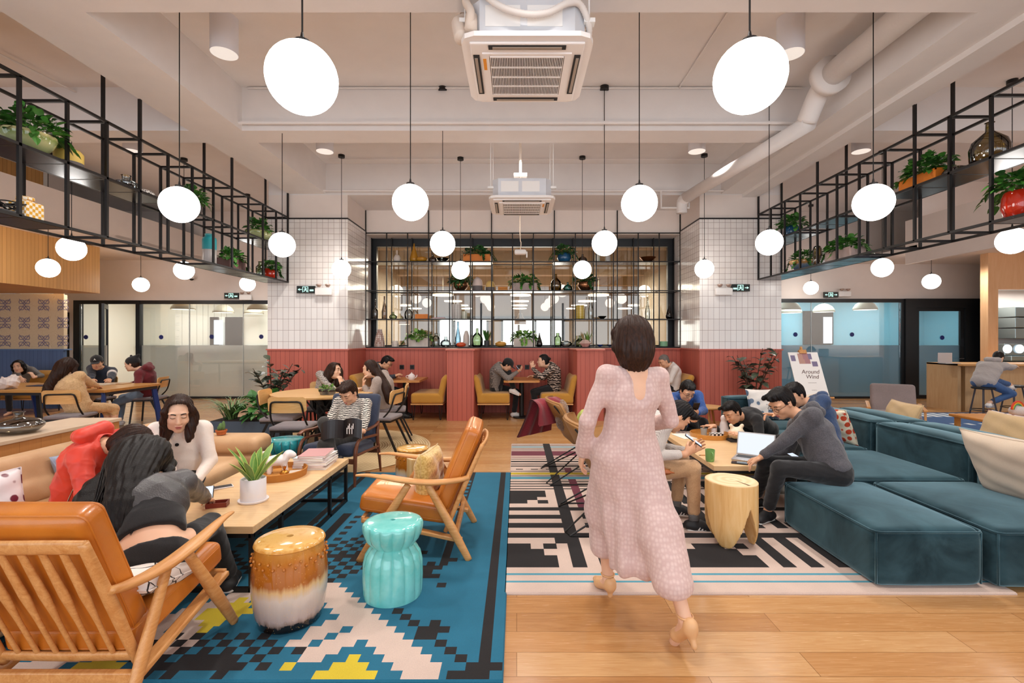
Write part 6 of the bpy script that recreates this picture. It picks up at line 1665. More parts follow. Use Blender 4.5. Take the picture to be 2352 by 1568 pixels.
def head_sdf(s, c, A, hs, fem=False):
    """A rows: front, left, up"""
    fr, lf, up = [Vector(a) for a in A]; c = Vector(c)
    def P(x, y, z): return c+(fr*x+lf*y+up*z)*hs
    An = np.array(A, np.float32)
    def E(x, y, z, rx, ry, rz, k=.02, op='+'): s.ell(P(x, y, z), (rx*hs, ry*hs, rz*hs), An, k*hs, op)
    E(-.012, 0, .032, .098, .077, .090, .01)
    E(.02, 0, -.025, .072, .064, .088, .03)
    E(.045, 0, -.09, .036, .040 if not fem else .034, .024, .035)
    E(.064, 0, -.103, .018, .022, .015, .02)
    for sd in (-1, 1):
        E(.055, sd*.036, -.028, .032, .026, .026, .02)
        E(.02, sd*.052, -.07, .03, .016, .035, .025)
        E(.075, sd*.033, .036, .02, .03, .010, .015)
        E(.102, sd*.032, .012, .018, .018, .011, .014, '-')
        E(.083, sd*.032, .011, .0135, .0175, .0105, .006)
        # ear
        E(-.008, sd*.078, -.004, .017, .009, .031, .008); E(-.004, sd*.088, .0, .009, .006, .016, .006, '-')
    s.cone(P(.086, 0, .015), P(.104, 0, -.028), .008*hs, .0125*hs, .012*hs); E(.098, 0, -.034, .014, .018, .010, .008)
    E(.088, 0, -.060, .013, .024, .007, .006); E(.086, 0, -.072, .013, .020, .008, .006)
    E(.100, 0, -.0655, .008, .026, .002, .004, '-')
def face_parts(body, c, A, hs, eyes='open', glasses=False, brow=True, lipc=None):
    fr, lf, up = [Vector(a) for a in A]; c = Vector(c); R = Matrix((fr, lf, up)).transposed()
    def P(x, y, z): return c+(fr*x+lf*y+up*z)*hs
    eb = MB(); pb = MB()
    for sd in (-1, 1):
        if eyes == 'open':
            eb.m(0).ell(P(.0895, sd*.032, .010), (.0075*hs, .0135*hs, .0055*hs), R, 12, 8); eb.m(1).ell(P(.0945, sd*.032, .010), (.0032*hs, .0052*hs, .0052*hs), R, 10, 6)
        P_ = [P(.0895, sd*(.032-.0155), .0085), P(.0975, sd*(.032-.006), .0135 if eyes == 'open' else .0075), P(.0965, sd*(.032+.006), .0135 if eyes == 'open' else .0065), P(.0865, sd*(.032+.0165), .0095)]
        eb.m(1).tube(smooth(P_, 4), .0016*hs, 5)
        pb.tube(smooth([P(.097, sd*.014, .031), P(.0985, sd*.03, .038), P(.087, sd*.05, .034)], 5), [.0018*hs]+[.0032*hs]*8+[.0012*hs]*2, 6, flat=1.3)
    eb.build('eye', [eyew, eyed], body, smooth=True)
    if brow: pb.build('eyebrow', browm, body, smooth=True)
    lb = MB().ell(P(.096, 0, -.0605), (.0065*hs, .0215*hs, .0042*hs), R, 14, 8).ell(P(.094, 0, -.0715), (.0065*hs, .0180*hs, .0052*hs), R, 14, 8)
    lb.build('lips', lipc or lipm, body, smooth=True)
    if glasses:
        g = MB()
        for sd in (-1, 1):
            pts = [P(.110-.006*abs(math.cos(a)), sd*.034+.024*math.cos(a), .006+.018*math.sin(a)) for a in [2*PI*k/16 for k in range(16)]]
            g.tube(pts, .0018*hs, 5, closed=True); g.tube([P(.104, sd*.058, .01), P(.05, sd*.079, .014), P(-.01, sd*.084, .012)], .0018*hs, 5)
        g.tube([P(.112, -.01, .012), P(.112, .01, .012)], .0018*hs, 5)
        g.build('glasses', blackm, body, smooth=True)
def hair_build(parent, style, mat, c, A, hs, res, long_pts=None, seed=1, capm=None, strands=0):
    fr, lf, up = [Vector(a) for a in A]; c = Vector(c); An = np.array(A, np.float32)
    def P(x, y, z): return c+(fr*x+lf*y+up*z)*hs
    s = SDF(res, .02*hs)
    def E(x, y, z, rx, ry, rz, k=.02, op='+'): s.ell(P(x, y, z), (rx*hs, ry*hs, rz*hs), An, k*hs, op)
    def Bx(x, y, z, hx, hy, hz, r=.02, k=.012, op='-', pitch=0):
        R = Matrix.Rotation(pitch, 3, 'Y'); A2 = np.array([[*(R @ Vector(v))] for v in ((1, 0, 0), (0, 1, 0), (0, 0, 1))], np.float32)@An
        s.box(P(x, y, z), (hx*hs, hy*hs, hz*hs), r*hs, A2, k*hs, op)
    if style in ('short', 'bun', 'quiff', 'grey'):
        th = .006 if style in ('grey',) else .012
        E(-.014, 0, .036, .098+th, .077+th*.45, .092+th, .01)
        E(-.045, 0, -.02, .06+th*.7, .064+th*.3, .07, .02)
        if style in ('short', 'quiff'):
            E(.015, 0, .104, .088, .068, .036, .03)
            for q in range(7): E(.085-.028*(q % 4), -.055+.018*q, .112+.006*(q % 2), .03, .014, .022, .008)
        if style == 'quiff': E(.068, .0, .088, .04, .058, .028, .02)
        Bx(.128, 0, -.035, .088, .2, .115, .03, .01, pitch=-.12)
        Bx(.062, 0, -.105, .098, .2, .105, .03, .012)
        Bx(0, 0, -.19, .2, .2, .11, .03, .02)
        if style == 'bun': E(-.125, 0, .05, .032, .03, .03, .01); s.cone(P(-.10, 0, .045), P(-.12, 0, .05), .018*hs)
    elif style in ('long', 'pony', 'bob', 'slick'):
        E(-.014, 0, .036, .112, .090, .105, .01)
        E(-.045, 0, -.03, .068, .082, .085, .03)
        if style in ('long', 'bob'):
            for sd in (-1, 1):
                s.path([P(.06, sd*.03, .11), P(.045, sd*.082, .04), P(.02, sd*.090, -.05), P(.0, sd*.086, -.10)], [.014*hs, .016*hs, .020*hs, .016*hs], k=.03*hs)
            s.path([P(-.07, 0, -.02), P(-.075, 0, -.12)], [.075*hs, .06*hs], k=.03*hs, lat=lf, ls=1.2)
        Bx(.138, 0, -.03, .094, .066, .142, .045, .012, pitch=-.16)
        if style in ('pony', 'slick'):
            Bx(.05, 0, -.15, .075, .2, .11, .02, .012); Bx(.13, 0, -.035, .090, .2, .118, .03, .01, pitch=-.14); Bx(0, 0, -.22, .2, .2, .12, .03, .02)
    if long_pts:
        for pts, rs, lat, ls in long_pts: s.path([tuple(p) for p in smooth(pts, 3)], list(np.interp(np.linspace(0, 1, 3*(len(pts)-1)+1), np.linspace(0, 1, len(rs)), rs)), k=.03*hs, lat=lat, ls=ls)
    if style in ('cap', 'beanie'):
        E(-.014, 0, .03, .106, .084, .098, .01); E(-.045, 0, -.02, .064, .070, .07, .02)
        Bx(.125, 0, -.055, .088, .2, .10, .03, .01); Bx(.045, 0, -.14, .075, .2, .10, .02, .012); Bx(0, 0, -.20, .2, .2, .12, .03, .02)
    rnd = np.random.RandomState(seed); dv = rnd.randn(6, 3).astype(np.float32)
    def disp(V):
        q = V-np.array(c, np.float32); a = np.arctan2(q@An[1], q@An[0])
        w = .6*np.sin(q@An[0]*40+q@An[2]*25)+.5*np.sin(q@An[1]*55)
        return .0026*hs*(np.sin(a*23+q@An[2]*14+w*2)+.7*np.sin(a*41-q@An[2]*22)+w*(1.0 if style in ('short', 'quiff', 'bun') else .2))
    h = s.build('hair', mat, parent, disp=disp, relax=1)
    if style in ('short', 'quiff', 'bun', 'pony', 'long', 'slick', 'bob') and strands:
        mb = MB(); rn = random.Random(seed)
        for i in range(strands):
            if long_pts:
                pts, rs, lat, ls = long_pts[i % len(long_pts)]; L_ = Vector(lat) if lat is not None else lf; o = L_*rn.uniform(-1, 1)*rs[0]*ls*1.05+Vector((rn.uniform(-1, 1), rn.uniform(-1, 1), rn.uniform(-.5, .5)))*rs[0]*.25
                bk = (Vector(pts[1])-Vector(pts[0])).normalized()
                nn_ = L_.cross(bk).normalized(); sg = 1 if (nn_.dot(-fr) > 0 or True) else -1
                PP = [Vector(p)+o*(1-.25*j/len(pts))+Vector((rn.uniform(-1, 1)*.012, rn.uniform(-1, 1)*.012, 0))*j*.5 for j, p in enumerate(pts)]
                PP = PP[:max(2, int(len(PP)*rn.uniform(.75, 1.01)))] if rn.random() < .3 else PP
                off = Vector((0, 0, 0))
                mb.tube(smooth(PP, 4), [.0045*hs]*(4*(len(PP)-1))+[.0008], 4, cap=False)
        if mb.v: mb.build('hair_strands', mat, h, smooth=True)
    if style == 'cap':
        s2 = SDF(res, .01*hs)
        s2.ell(P(-.012, 0, .05), (.112*hs, .092*hs, .092*hs), An, .01*hs)
        s2.box(P(0, 0, -.06), (.3*hs, .3*hs, .085*hs), .01*hs, An, .006*hs, '-')
        s2.cone(P(.095, -.03, .030), P(.095, .03, .030), .010*hs, None, .02*hs); s2.box(P(.125, 0, .026), (.05*hs, .062*hs, .006*hs), .006*hs, An, .015*hs)
        s2.ell(P(-.012, 0, .143), (.008*hs,)*3, None, .004)
        return s2.build('cap', capm or blackm, parent, relax=1)
    if style == 'beanie':
        s2 = SDF(res, .02*hs)
        s2.ell(P(-.02, 0, .05), (.112*hs, .092*hs, .09*hs), An); s2.box(P(0, 0, -.075), (.3*hs, .3*hs, .085*hs), .01*hs, An, .006*hs, '-')
        s2.cone(P(-.06, 0, .10), P(-.13, 0, .15), .05*hs, .018*hs)
        s2.cone(P(.02, -.06, .135), P(.02, -.066, .15), .02*hs)
        return s2.build('beanie', capm or blackm, parent, relax=1)
    return h
def folds(seed, amp=.003, f=26):
    rnd = np.random.RandomState(seed); D = rnd.randn(7, 3).astype(np.float32); D /= np.linalg.norm(D, axis=1)[:, None]; D *= f*(.5+rnd.rand(7, 1)); ph = rnd.rand(7)*6
    def fn(V):
        o = np.zeros(len(V), np.float32); w = V+.03*np.sin(V[:, [1, 2, 0]]*9+1)
        for i in range(7): o += (1-np.abs(np.sin(w@D[i]+ph[i])))**2-.35
        return amp*o/1.6
    return fn
def person(lab, pel, yaw, head, look=(None, 10, 0), hl=None, hr=None, fl=None, fr_=None, S=.92, hs=.93, sk=SK2, top=None, trou=None, shoe=None, hair='short', hairmat=None,
           res=.008, fem=False, eyes='open', glasses=False, curl=(.6, .6), palm=(None, None), elb=(None, None), knee=(None, None), point=(False, False), loose=1.0, hood=False, sleeve=.97, hem=.93, long_pts=None,
           capm=None, topname='jacket', trouname='trousers', hdir=(None, None), fdir=(None, None), strands=0, seed=1, collar=None, sole=None, bulge=.03, topcut=None, folds_amp=.003, dress=None, trcut=None, barefoot=False, sockm=None, face=True):
    pel = Vector(pel); head = Vector(head); base = Vector((pel.x, pel.y, 0)); root = empty('person', tuple(base), 0, lab, 'person')
    a = math.radians(yaw); f = Vector((math.cos(a), math.sin(a), 0)); l = Vector((-f.y, f.x, 0)); U = Vector((0, 0, 1))
    p0 = pel-base; hc = head-base
    p3, hc = ik(p0, hc, .47*S, .17*S, -f*1.0+U*.25)
    up_t = (p3-p0).normalized(); L_t = (p3-p0).length; back = (l.cross(up_t)); front = l.cross(up_t)  # front of torso
    p1 = p0+up_t*L_t*.33-front*bulge*.6; p2 = p0+up_t*L_t*.70-front*bulge
    # chest frame
    cu = (p3-p2).normalized(); cl = (l-cu*l.dot(cu)).normalized(); cf = cl.cross(cu)
    sw = (.155 if fem else .172)*S
    sh = {1: p3+cl*sw-cu*.045*S+cf*.01, -1: p3-cl*sw-cu*.045*S+cf*.01}
    wr = {}; el = {}
    for sd, h, eh in ((1, hl, elb[0]), (-1, hr, elb[1])):
        h = (Vector(h)-base) if h is not None else p0+f*.30*S+l*sd*.12*S+U*.06
        hint = Vector(eh) if eh is not None else (-f*.35+l*sd*.55-U*1.0)
        el[sd], wr[sd] = ik(sh[sd], h, .27*S, .245*S, hint)
    hip = {sd: p0+l*sd*.085*S for sd in (1, -1)}; kn = {}; an = {}
    for sd, ft, kh in ((1, fl, knee[0]), (-1, fr_, knee[1])):
        ft = (Vector(ft)-base) if ft is not None else p0+f*.42*S+l*sd*.12*S-U*(p0.z-.09)
        hint = Vector(kh) if kh is not None else f*1.0+U*.9
        kn[sd], an[sd] = ik(hip[sd], ft, .42*S, .40*S, hint)
    ly, lp, lr = look; ly = yaw if ly is None else ly
    R = Euler((math.radians(lr), math.radians(lp), math.radians(ly)), 'XYZ').to_matrix()
    A = [tuple(R @ Vector(v)) for v in ((1, 0, 0), (0, 1, 0), (0, 0, 1))]; HF, HL, HU = [Vector(v) for v in A]
    hfr = .0085 if res <= .007 else .0095
    # ---- body
    s = SDF(res, .03)
    head_sdf(s, hc, A, hs, fem)
    nb = hc-HU*.075*hs-HF*.025*hs
    s.cone(p3-cu*.03*S, nb, .054*S*(1 if not fem else .9), .050*hs*(1 if not fem else .9), .035)
    s.cone(p2, p3-cu*.05*S, .085*S, .06*S, .04, lat=cl, ls=1.45); s.cone(p0, p2, (.085 if trcut is None else .104)*S, .08*S, .04, lat=l, ls=1.35)
    s.cone(sh[1], sh[-1], .04*S, None, .04)
    for sd in (1, -1):
        s.cone(sh[sd], el[sd], .040*S, .033*S, .03); s.cone(el[sd], wr[sd], .035*S, .0225*S, .015)
        s.cone(hip[sd], kn[sd], .075*S, .048*S, .03); s.cone(kn[sd], an[sd], .05*S, .032*S, .02)
        i = 0 if sd == 1 else 1
        dv = (wr[sd]-el[sd]).normalized()
        if hdir[i] is not None: dv = Vector(hdir[i]).normalized()
        pn = Vector(palm[i]) if palm[i] is not None else (-U*1.0-l*sd*.35)
        hand_sdf(s, wr[sd], dv, pn, sd, curl[i], .98*S/.92, hfr, 1.0, point[i])
        fd = Vector(fdir[i]) if fdir[i] is not None else f
        fd = fd.normalized(); s.cone(an[sd]-U*.035-fd*.02, an[sd]+fd*.13*S-U*.06, .034*S, .024*S, .02)
    body = s.build('body', sk, root, relax=1)
    if face: face_parts(body, hc, A, hs, eyes, glasses)
    # ---- top
    if top:
        s = SDF(res*1.15, .04); T_ = loose
        s.cone(p2-cu*.02, p3-cu*.075*S, .108*S*T_, .075*S*T_, .05, lat=cl, ls=1.42)
        s.cone(p1, p2, .108*S*T_, .112*S*T_, .05, lat=cl, ls=1.35); s.cone(p0+up_t*.02*S, p1, .118*S*T_, .106*S*T_, .05, lat=l, ls=1.38)
        s.cone(sh[1], sh[-1], .056*S*T_, None, .05); s.cone(p3-cu*.03*S, p3-cu*.005*S, .068*S, .060*S, .04)
        for sd in (1, -1):
            s.cone(sh[sd], el[sd], .058*S*T_, .049*S*T_, .035)
            e = el[sd]+(wr[sd]-el[sd])*sleeve; s.cone(el[sd], e, .050*S*T_, .036*S*(T_*.5+.5), .012)
            if sleeve > .6: s.cone(e-(wr[sd]-el[sd])*.05, e, .036*S*(T_*.5+.5)+.002, .034*S*(T_*.5+.5)+.002, .004)
        if topcut is not None: s.box(p0+up_t*(topcut-.3), (.5, .5, .3), .01, np.array([l.cross(up_t), l, up_t], np.float32), .01, '-')
        nd = (nb-p3).normalized()
        s.cone(p3+nd*.015, p3+nd*.12, .052*S, .050*S, .012, '-')
        tp = s.build(topname, top, root, disp=folds(seed, folds_amp), relax=1)
        if hood:
            h_ = SDF(res*1.15, .03); b_ = p3-cf*.085*S+cu*.012*S
            h_.cone(b_+cl*.075*S, b_-cl*.075*S, .050*S, None).cone(b_-cf*.035*S-cu*.055*S+cl*.035*S, b_-cf*.035*S-cu*.055*S-cl*.035*S, .050*S, None)
            for sd in (1, -1): h_.cone(b_+cl*sd*.085*S, p3+cf*.045*S+cl*sd*.06*S-cu*.045*S, .040*S, .022*S)
            h_.cone(p3+nd*.03, p3+nd*.14, .052*S, .052*S, .012, '-'); h_.build('hood', top, tp, disp=folds(seed+2, .003), relax=1)
        if collar:
            A2 = axes_from(nd, tuple(cf)); pts = [p3+nd*.012+Vector(A2[0])*.060*S*math.cos(q)+Vector(A2[1])*.064*S*math.sin(q)-cu*.012*math.cos(q) for q in [2*PI*k/20 for k in range(20)]]
            MB().tube([tuple(p) for p in pts], .011, 8, closed=True, flat=1).build('collar', collar, tp, smooth=True)
    if trou:
        s = SDF(res*1.15, .035)
        s.cone(p0-l*.05*S-U*.0, p0+l*.05*S, .112*S, None, .05); s.cone(p0, p0+up_t*.07*S, .11*S, .10*S, .04, lat=l, ls=1.3)
        for sd in (1, -1):
            s.cone(hip[sd], kn[sd], .090*S, .066*S, .04); e = kn[sd]+(an[sd]-kn[sd])*hem; s.cone(kn[sd], e, .064*S, .050*S, .012)
        if trcut is not None: s.box(p0-front*.13+up_t*(trcut+.3), (.17, .5, .3), .01, np.array([l.cross(up_t), l, up_t], np.float32), .01, '-')
        s.build(trouname, trou, root, disp=folds(seed+5, folds_amp), relax=1)
    if dress: dress(root, dict(p0=p0, p1=p1, p2=p2, p3=p3, sh=sh, el=el, wr=wr, hip=hip, kn=kn, an=an, f=f, l=l, cu=cu, cl=cl, cf=cf, S=S, base=base, res=res))
    if shoe:
        for sd in (1, -1):
            i = 0 if sd == 1 else 1; fd = Vector(fdir[i]) if fdir[i] is not None else f
            fd.normalize(); q = an[sd]; sl = l if abs(fd.dot(l)) < .9 else f; sl = Vector((-fd.y, fd.x, 0)).normalized() if abs(fd.z) < .95 else l; nu = fd.cross(sl)
            s = SDF(min(res, .007), .02)
            s.cone(q-fd*.045*S-nu*.045, q+fd*.12*S-nu*.058, .036*S, .030*S, .02, lat=sl, ls=1.25); s.cone(q-nu*.045, q-nu*.02, .042*S, .038*S, .02); s.cone(q+fd*.05*S-nu*.03, q+fd*.10*S-nu*.055, .03*S, .03*S, .02)
            so = s.build('shoe', shoe, root, relax=1)
            s = SDF(min(res, .007), .01); s.cone(q-fd*.05*S-nu*.078, q+fd*.135*S-nu*.08, .011, .010, .01, lat=sl, ls=3.4); s.build('sole', sole or pm('sole_white', '#e8e2dc', .6), so, relax=1)
            if sockm: MB().cyl(tuple(q-U*.0+(kn[sd]-q).normalized()*-.01), tuple(q+(kn[sd]-q).normalized()*.12), .041*S, .043*S, 16).build('sock', sockm, root, smooth=True)
    if hair: hair_build(root, hair, hairmat or H_BLK, hc, A, hs, res, [([tuple(Vector(p)-base) for p in pts], rs, lat, ls) for pts, rs, lat, ls in (long_pts or [])], seed, capm, strands)
    root['_dbg'] = 0; del root['_dbg']
    return root, dict(base=base, hc=hc, A=(HF, HL, HU), p0=p0, p1=p1, p2=p2, p3=p3, sh=sh, el=el, wr=wr, kn=kn, an=an, cf=cf, cu=cu, cl=cl)
# ---- garments
def stripes(name, c1, c2, axis=2, sc=60, dist=2.0, thr=.5, kind='BANDS', rot=(0, 0, 0)):
    t = NT(name); v = t.coord('Object', rot=rot); w = t.new('ShaderNodeTexWave', wave_type=kind, bands_direction='XYZ'[axis]); w.inputs['Scale'].default_value = sc; w.inputs['Distortion'].default_value = dist; w.inputs['Detail'].default_value = 2; w.inputs['Detail Scale'].default_value = 1.5
    t.link(v, w.inputs[0]); t.set(color=t.ramp(w.outputs['Fac'], [(thr-.06, c1), (thr+.06, c2)]), rough=.9); t.bump(w.outputs['Fac'], .2, .003); return t.m
def plaid(name, c1, c2, sc=45, gw=.22):
    t = NT(name); v = t.coord('Object'); sp = t.new('ShaderNodeSeparateXYZ'); t.link(v, sp.inputs[0])
    u = t.math('LESS_THAN', t.math('FRACT', t.math('MULTIPLY', t.math('ADD', sp.outputs[0], sp.outputs[1]), sc)), gw); w = t.math('LESS_THAN', t.math('FRACT', t.math('MULTIPLY', sp.outputs[2], sc)), gw)
    t.set(color=t.mix(t.math('MAXIMUM', u, w), c1, c2), rough=.9); return t.m
G = {}
G['cream'] = fabric('coat_cream', '#f8ece4', '#eddccf', 500, .95); G['red'] = fabric('nylon_red', '#dc3c24', '#cc3420', 8, .5, .3, .1); G['blackleather'] = leather_mat('black_leather', '#3a393a', '#555253', .3, .5)
G['black'] = fabric('cloth_black', '#1d1b1d', '#141315', 300, .95); G['zebra'] = stripes('zebra_knit', '#1d1a1a', '#d9cfc4', 2, 19, 3.4, .46); G['charcoal'] = fabric('charcoal_trousers', '#37332f', '#2a2725', 300, .9)
G['greyknit'] = stripes('marl_grey', '#4c4845', '#7d7772', 2, 60, 3, .4); G['beige'] = fabric('coat_beige', '#dcb586', '#cba474', 60, .85); G['navy'] = fabric('navy_sweat', '#232a3b', '#1b2130', 300, .9); G['maroon'] = fabric('maroon_hoodie', '#701a24', '#5b141d', 300, .9)
G['jeans'] = fabric('denim_light', '#8090a2', '#6b7c90', 200, .9); G['jeansd'] = fabric('denim_blue', '#3f5f8e', '#2e4c78', 200, .9); G['bw'] = stripes('bw_weave', '#2a2525', '#cfc4bc', 2, 30, 8, .5); G['greycoat'] = fabric('coat_grey', '#a9998f', '#98887f', 120, .9)
G['navyj'] = fabric('navy_nylon', '#1e2638', '#171d2c', 60, .6); G['plaid'] = plaid('plaid_shirt', '#3b3736', '#a79c94', 60, .25); G['aztec'] = stripes('aztec_knit', '#231a19', '#b5a294', 2, 7, 9, .6); G['white'] = fabric('shirt_white', '#e2d9d3', '#d5cbc5', 300, .9)
G['blue'] = fabric('jacket_blue', '#174f9c', '#113f80', 80, .7); G['knitw'] = plaid('knit_white', '#d9d0c9', '#a59c96', 110, .3); G['khaki'] = fabric('khaki_chino', '#c39d76', '#b48c65', 200, .9); G['grey_hoodie'] = fabric('hoodie_charcoal', '#58555a', '#454347', 160, .95, .5); G['denimj'] = fabric('denim_jacket', '#2f4468', '#243654', 160, .9)
G['lgrey'] = fabric('hoodie_light_grey', '#aaa29f', '#99918e', 300, .95); G['sock'] = stripes('sock_grey', '#5b5a5a', '#8c8a88', 2, 30, .5, .5)
w_sh = pm('shoe_white', '#e4ddd8', .5); b_sh = pm('shoe_black', '#1a191b', .6); g_sh = pm('shoe_grey', '#8c8880', .7)
X = Vector((1, 0, 0)); Yv = Vector((0, 1, 0)); Z = Vector((0, 0, 1))
# --- cream coat
hd = W(411, 950, 3.42)
r, q = person('woman in a cream coat with straight dark hair, looking down on the beige sofa', (-2.50, 3.58, .46), -62, hd, (-57, 16, 0), W(455, 1100, 3.35), W(400, 1110, 3.2), (-2.30, 3.30, .09), (-2.42, 3.42, .09), S=.90, hs=.98, sk=SK1, top=G['cream'], trou=G['black'], shoe=b_sh, hair='long', hairmat=H_BRN, res=.0055, fem=True, eyes='down', topname='coat', loose=1.1,
     long_pts=[([hd+Vector((-.07, .02, .02)), hd+Vector((-.085, .0, -.10)), hd+Vector((-.09, -.02, -.20))], [.035, .035, .012], None, 1), ([hd+Vector((.07, .04, .0)), hd+Vector((.075, .01, -.10)), hd+Vector((.085, -.02, -.19))], [.03, .028, .010], None, 1)], seed=2)
MB().tube([q['p3']+q['cf']*.115+q['cl']*-.01-q['cu']*.10, q['p3']+q['cf']*.122+q['cl']*-.01-q['cu']*.10], .012, 14).build('button', b_sh, r)
s = SDF(.006, .01)
for sd in (-1, 1): s.cone(q['p3']+q['cl']*sd*.075-q['cf']*.01+q['cu']*.005, q['p3']+q['cl']*sd*.035+q['cf']*.085-q['cu']*.06, .014, .018, .02, lat=q['cu'], ls=1.6)
s.build('collar', G['cream'], r)
# --- red jacket
hd = W(300, 1022, 2.98)
r, q = person('woman in a shiny red jacket bending over on the beige sofa', (-2.75, 3.03, .50), 8, hd, (25, 58, 10), W(325, 1090, 3.1), W(283, 1168, 2.74), (-2.40, 3.2, .09), (-2.36, 2.95, .09), S=.92, hs=.93, sk=SK2, top=G['red'], trou=G['black'], shoe=b_sh, hair='slick', hairmat=H_BRN, res=.006, fem=True, eyes='down', loose=1.16, hood=True, folds_amp=.006, seed=3,
     elb=(None, (-.1, -.4, -1)))
MB().tube(smooth([q['p0']+Vector((.08, -.165, .02)), q['p0']+Vector((.12, -.17, .10)), q['p0']+Vector((.16, -.165, .17))], 5), .003, 6).build('zip', MATS['chrome'], r)
# --- black leather jacket
hd = W(352, 1046, 2.76)
lat = (math.cos(math.radians(15)), math.sin(math.radians(15)), 0)
r, q = person('woman in a black leather jacket with very long hair, seated on the slatted lounge chair', (-1.745, 2.30, .47), 105, hd, (112, 62, 0), (-2.28, 3.0, .46), (-1.98, 3.10, .47), (-1.98, 2.86, .105), (-1.70, 2.86, .105), S=.95, hs=.95, sk=SK1, top=G['black'], trou=G['black'], shoe=b_sh, hair='long', hairmat=H_BLK, res=.006, fem=True, face=False, loose=1.0, topcut=.085, trcut=.0, seed=4, sleeve=.3, topname='t_shirt',
     long_pts=[([hd+Vector((.0, -.07, .06)), hd+Vector((.02, -.16, .02)), (-1.99, 2.50, .795), (-1.93, 2.36, .69), (-1.90, 2.27, .58)], [.075, .07, .055, .04, .012], lat, 1.7), ([hd+Vector((-.07, -.06, .02)), hd+Vector((-.08, -.13, -.06)), (-2.16, 2.45, .70), (-2.06, 2.32, .60), (-1.99, 2.22, .52)], [.05, .05, .04, .03, .01], lat, 1.5)], strands=110)
B_ = q
s = SDF(.007, .04); S_ = .95
s.cone(B_['p2']-B_['cu']*.02, B_['p3']-B_['cu']*.07, .122*S_, .088*S_, .05, lat=B_['cl'], ls=1.42); s.cone(B_['p1']+B_['cu']*.045, B_['p2'], .118*S_, .124*S_, .05, lat=B_['cl'], ls=1.36); s.cone(B_['sh'][1], B_['sh'][-1], .066*S_, None, .05)
for sd in (1, -1):
    s.cone(B_['sh'][sd], B_['el'][sd], .066*S_, .056*S_, .035); s.cone(B_['el'][sd], B_['wr'][sd], .056*S_, .040*S_, .012)
s.cone(B_['p3'], B_['p3']+B_['cu']*.15, .058, .058, .01, '-')
s.build('leather_jacket', G['blackleather'], r, disp=folds(14, .006, 20))
# --- reader
hd = W(801, 902, 5.24)
r, q = person('man in a black and white wavy knit reading a magazine in the walnut armchair', (-1.86, 5.14, .45), -97, hd, (-108, 34, -6), W(833, 995, 4.88), W(748, 985, 4.90), (-1.98, 4.66, .11), W(768, 1052, 4.74), S=.93, hs=.98, sk=SK2, top=G['zebra'], trou=G['charcoal'], shoe=b_sh, hair='quiff', hairmat=H_BRN, res=.006, eyes='down', seed=6, collar=G['black'], loose=1.06, topname='sweater', sleeve=.85,
     knee=((-.2, -1, .8), (-.15, -1, 1.2)), fdir=((-.5, -.9, 0), (-.6, -.6, -.5)), palm=((-1, .0, -.2), (1, 0, -.2)), elb=((.8, .3, -.8), (-.8, .3, -.8)), hdir=((-.8, -.4, .1), (.4, -.5, .2)), sockm=G['black'])
w_ = q['wr'][1]; d_ = (q['el'][1]-w_).normalized(); MB().cyl(tuple(w_+d_*.012), tuple(w_+d_*.045), .030, n=18).build('wristwatch', blackm, r)
mg = empty('magazine', tuple(W(790, 985, 4.80)), 0, 'open black-covered magazine held by the reading man', 'magazine')
mb = MB(); mb.m(0)
def page(sg, off):
    def f_(u, v): x = sg*u*.20; return Vector((x, -.02-.07*math.sin(u*2.2)+off+.02*v, -.03*(u)*(1 if sg < 0 else -.2)+(v-.5)*.24*.75+.03*math.sin(u*3)))
    return f_
for sg in (-1, 1):
    mb.m(0).grid(lambda u, v: page(sg, -.004)(u, v), 10, 3); mb.m(1).grid(lambda u, v: page(sg, .006)(1-u, v), 10, 3)
mb.m(2); 
for k in range(6): mb.b2(.06+.012*k, .068+.012*k, -.098, -.094, -.03+.05*(k % 2), .03+.02*(k % 3))
mb.build('pages', [pm('magazine_cover', '#1a1213', .35), pm('page_paper', '#ede6dc', .7), pm('cover_print', '#d8cdc8', .5)], mg)
# --- phone woman
hd = W(43, 842, 9.6)
person('woman in a dark grey knit holding a phone to her ear by the blue panelling', (-10.05, 9.72, .53), -75, hd, (-65, 5, 8), W(77, 866, 9.55), W(58, 886, 9.35), None, None, S=.92, hs=.97, sk=SK1, top=G['greyknit'], trou=G['black'], hair='bob', hairmat=H_BLK, res=.0085, fem=True, curl=(1.0, .5), elb=((1, 0, -.6), None), topname='sweater', sleeve=.6, hdir=((-.4, -.1, .9), None), palm=((-1, 0, 0), None), seed=7)
# --- beige coat
hd = W(156, 842, 6.85)
person('woman in a beige trench coat with long wavy hair, seen from behind', (-6.13, 6.76, .535), 84, hd, (100, 22, 0), W(200, 888, 7.35), W(228, 888, 7.3), (-6.0, 7.15, .09), (-5.9, 7.1, .09), S=.97, hs=.97, sk=SK1, top=G['beige'], trou=G['beige'], shoe=b_sh, hair='long', hairmat=H_BRN, res=.009, fem=True, face=False, loose=1.2, topname='coat', trouname='coat_skirt', seed=8, folds_amp=.006, hem=.25,
       long_pts=[([hd+Vector((.0, -.07, .04)), hd+Vector((.0, -.14, -.08)), hd+Vector((-.08, -.17, -.26)), hd+Vector((-.12, -.17, -.42)), hd+Vector((-.13, -.16, -.50))], [.07, .065, .05, .035, .015], (1, .2, 0), 1.15)], strands=30)
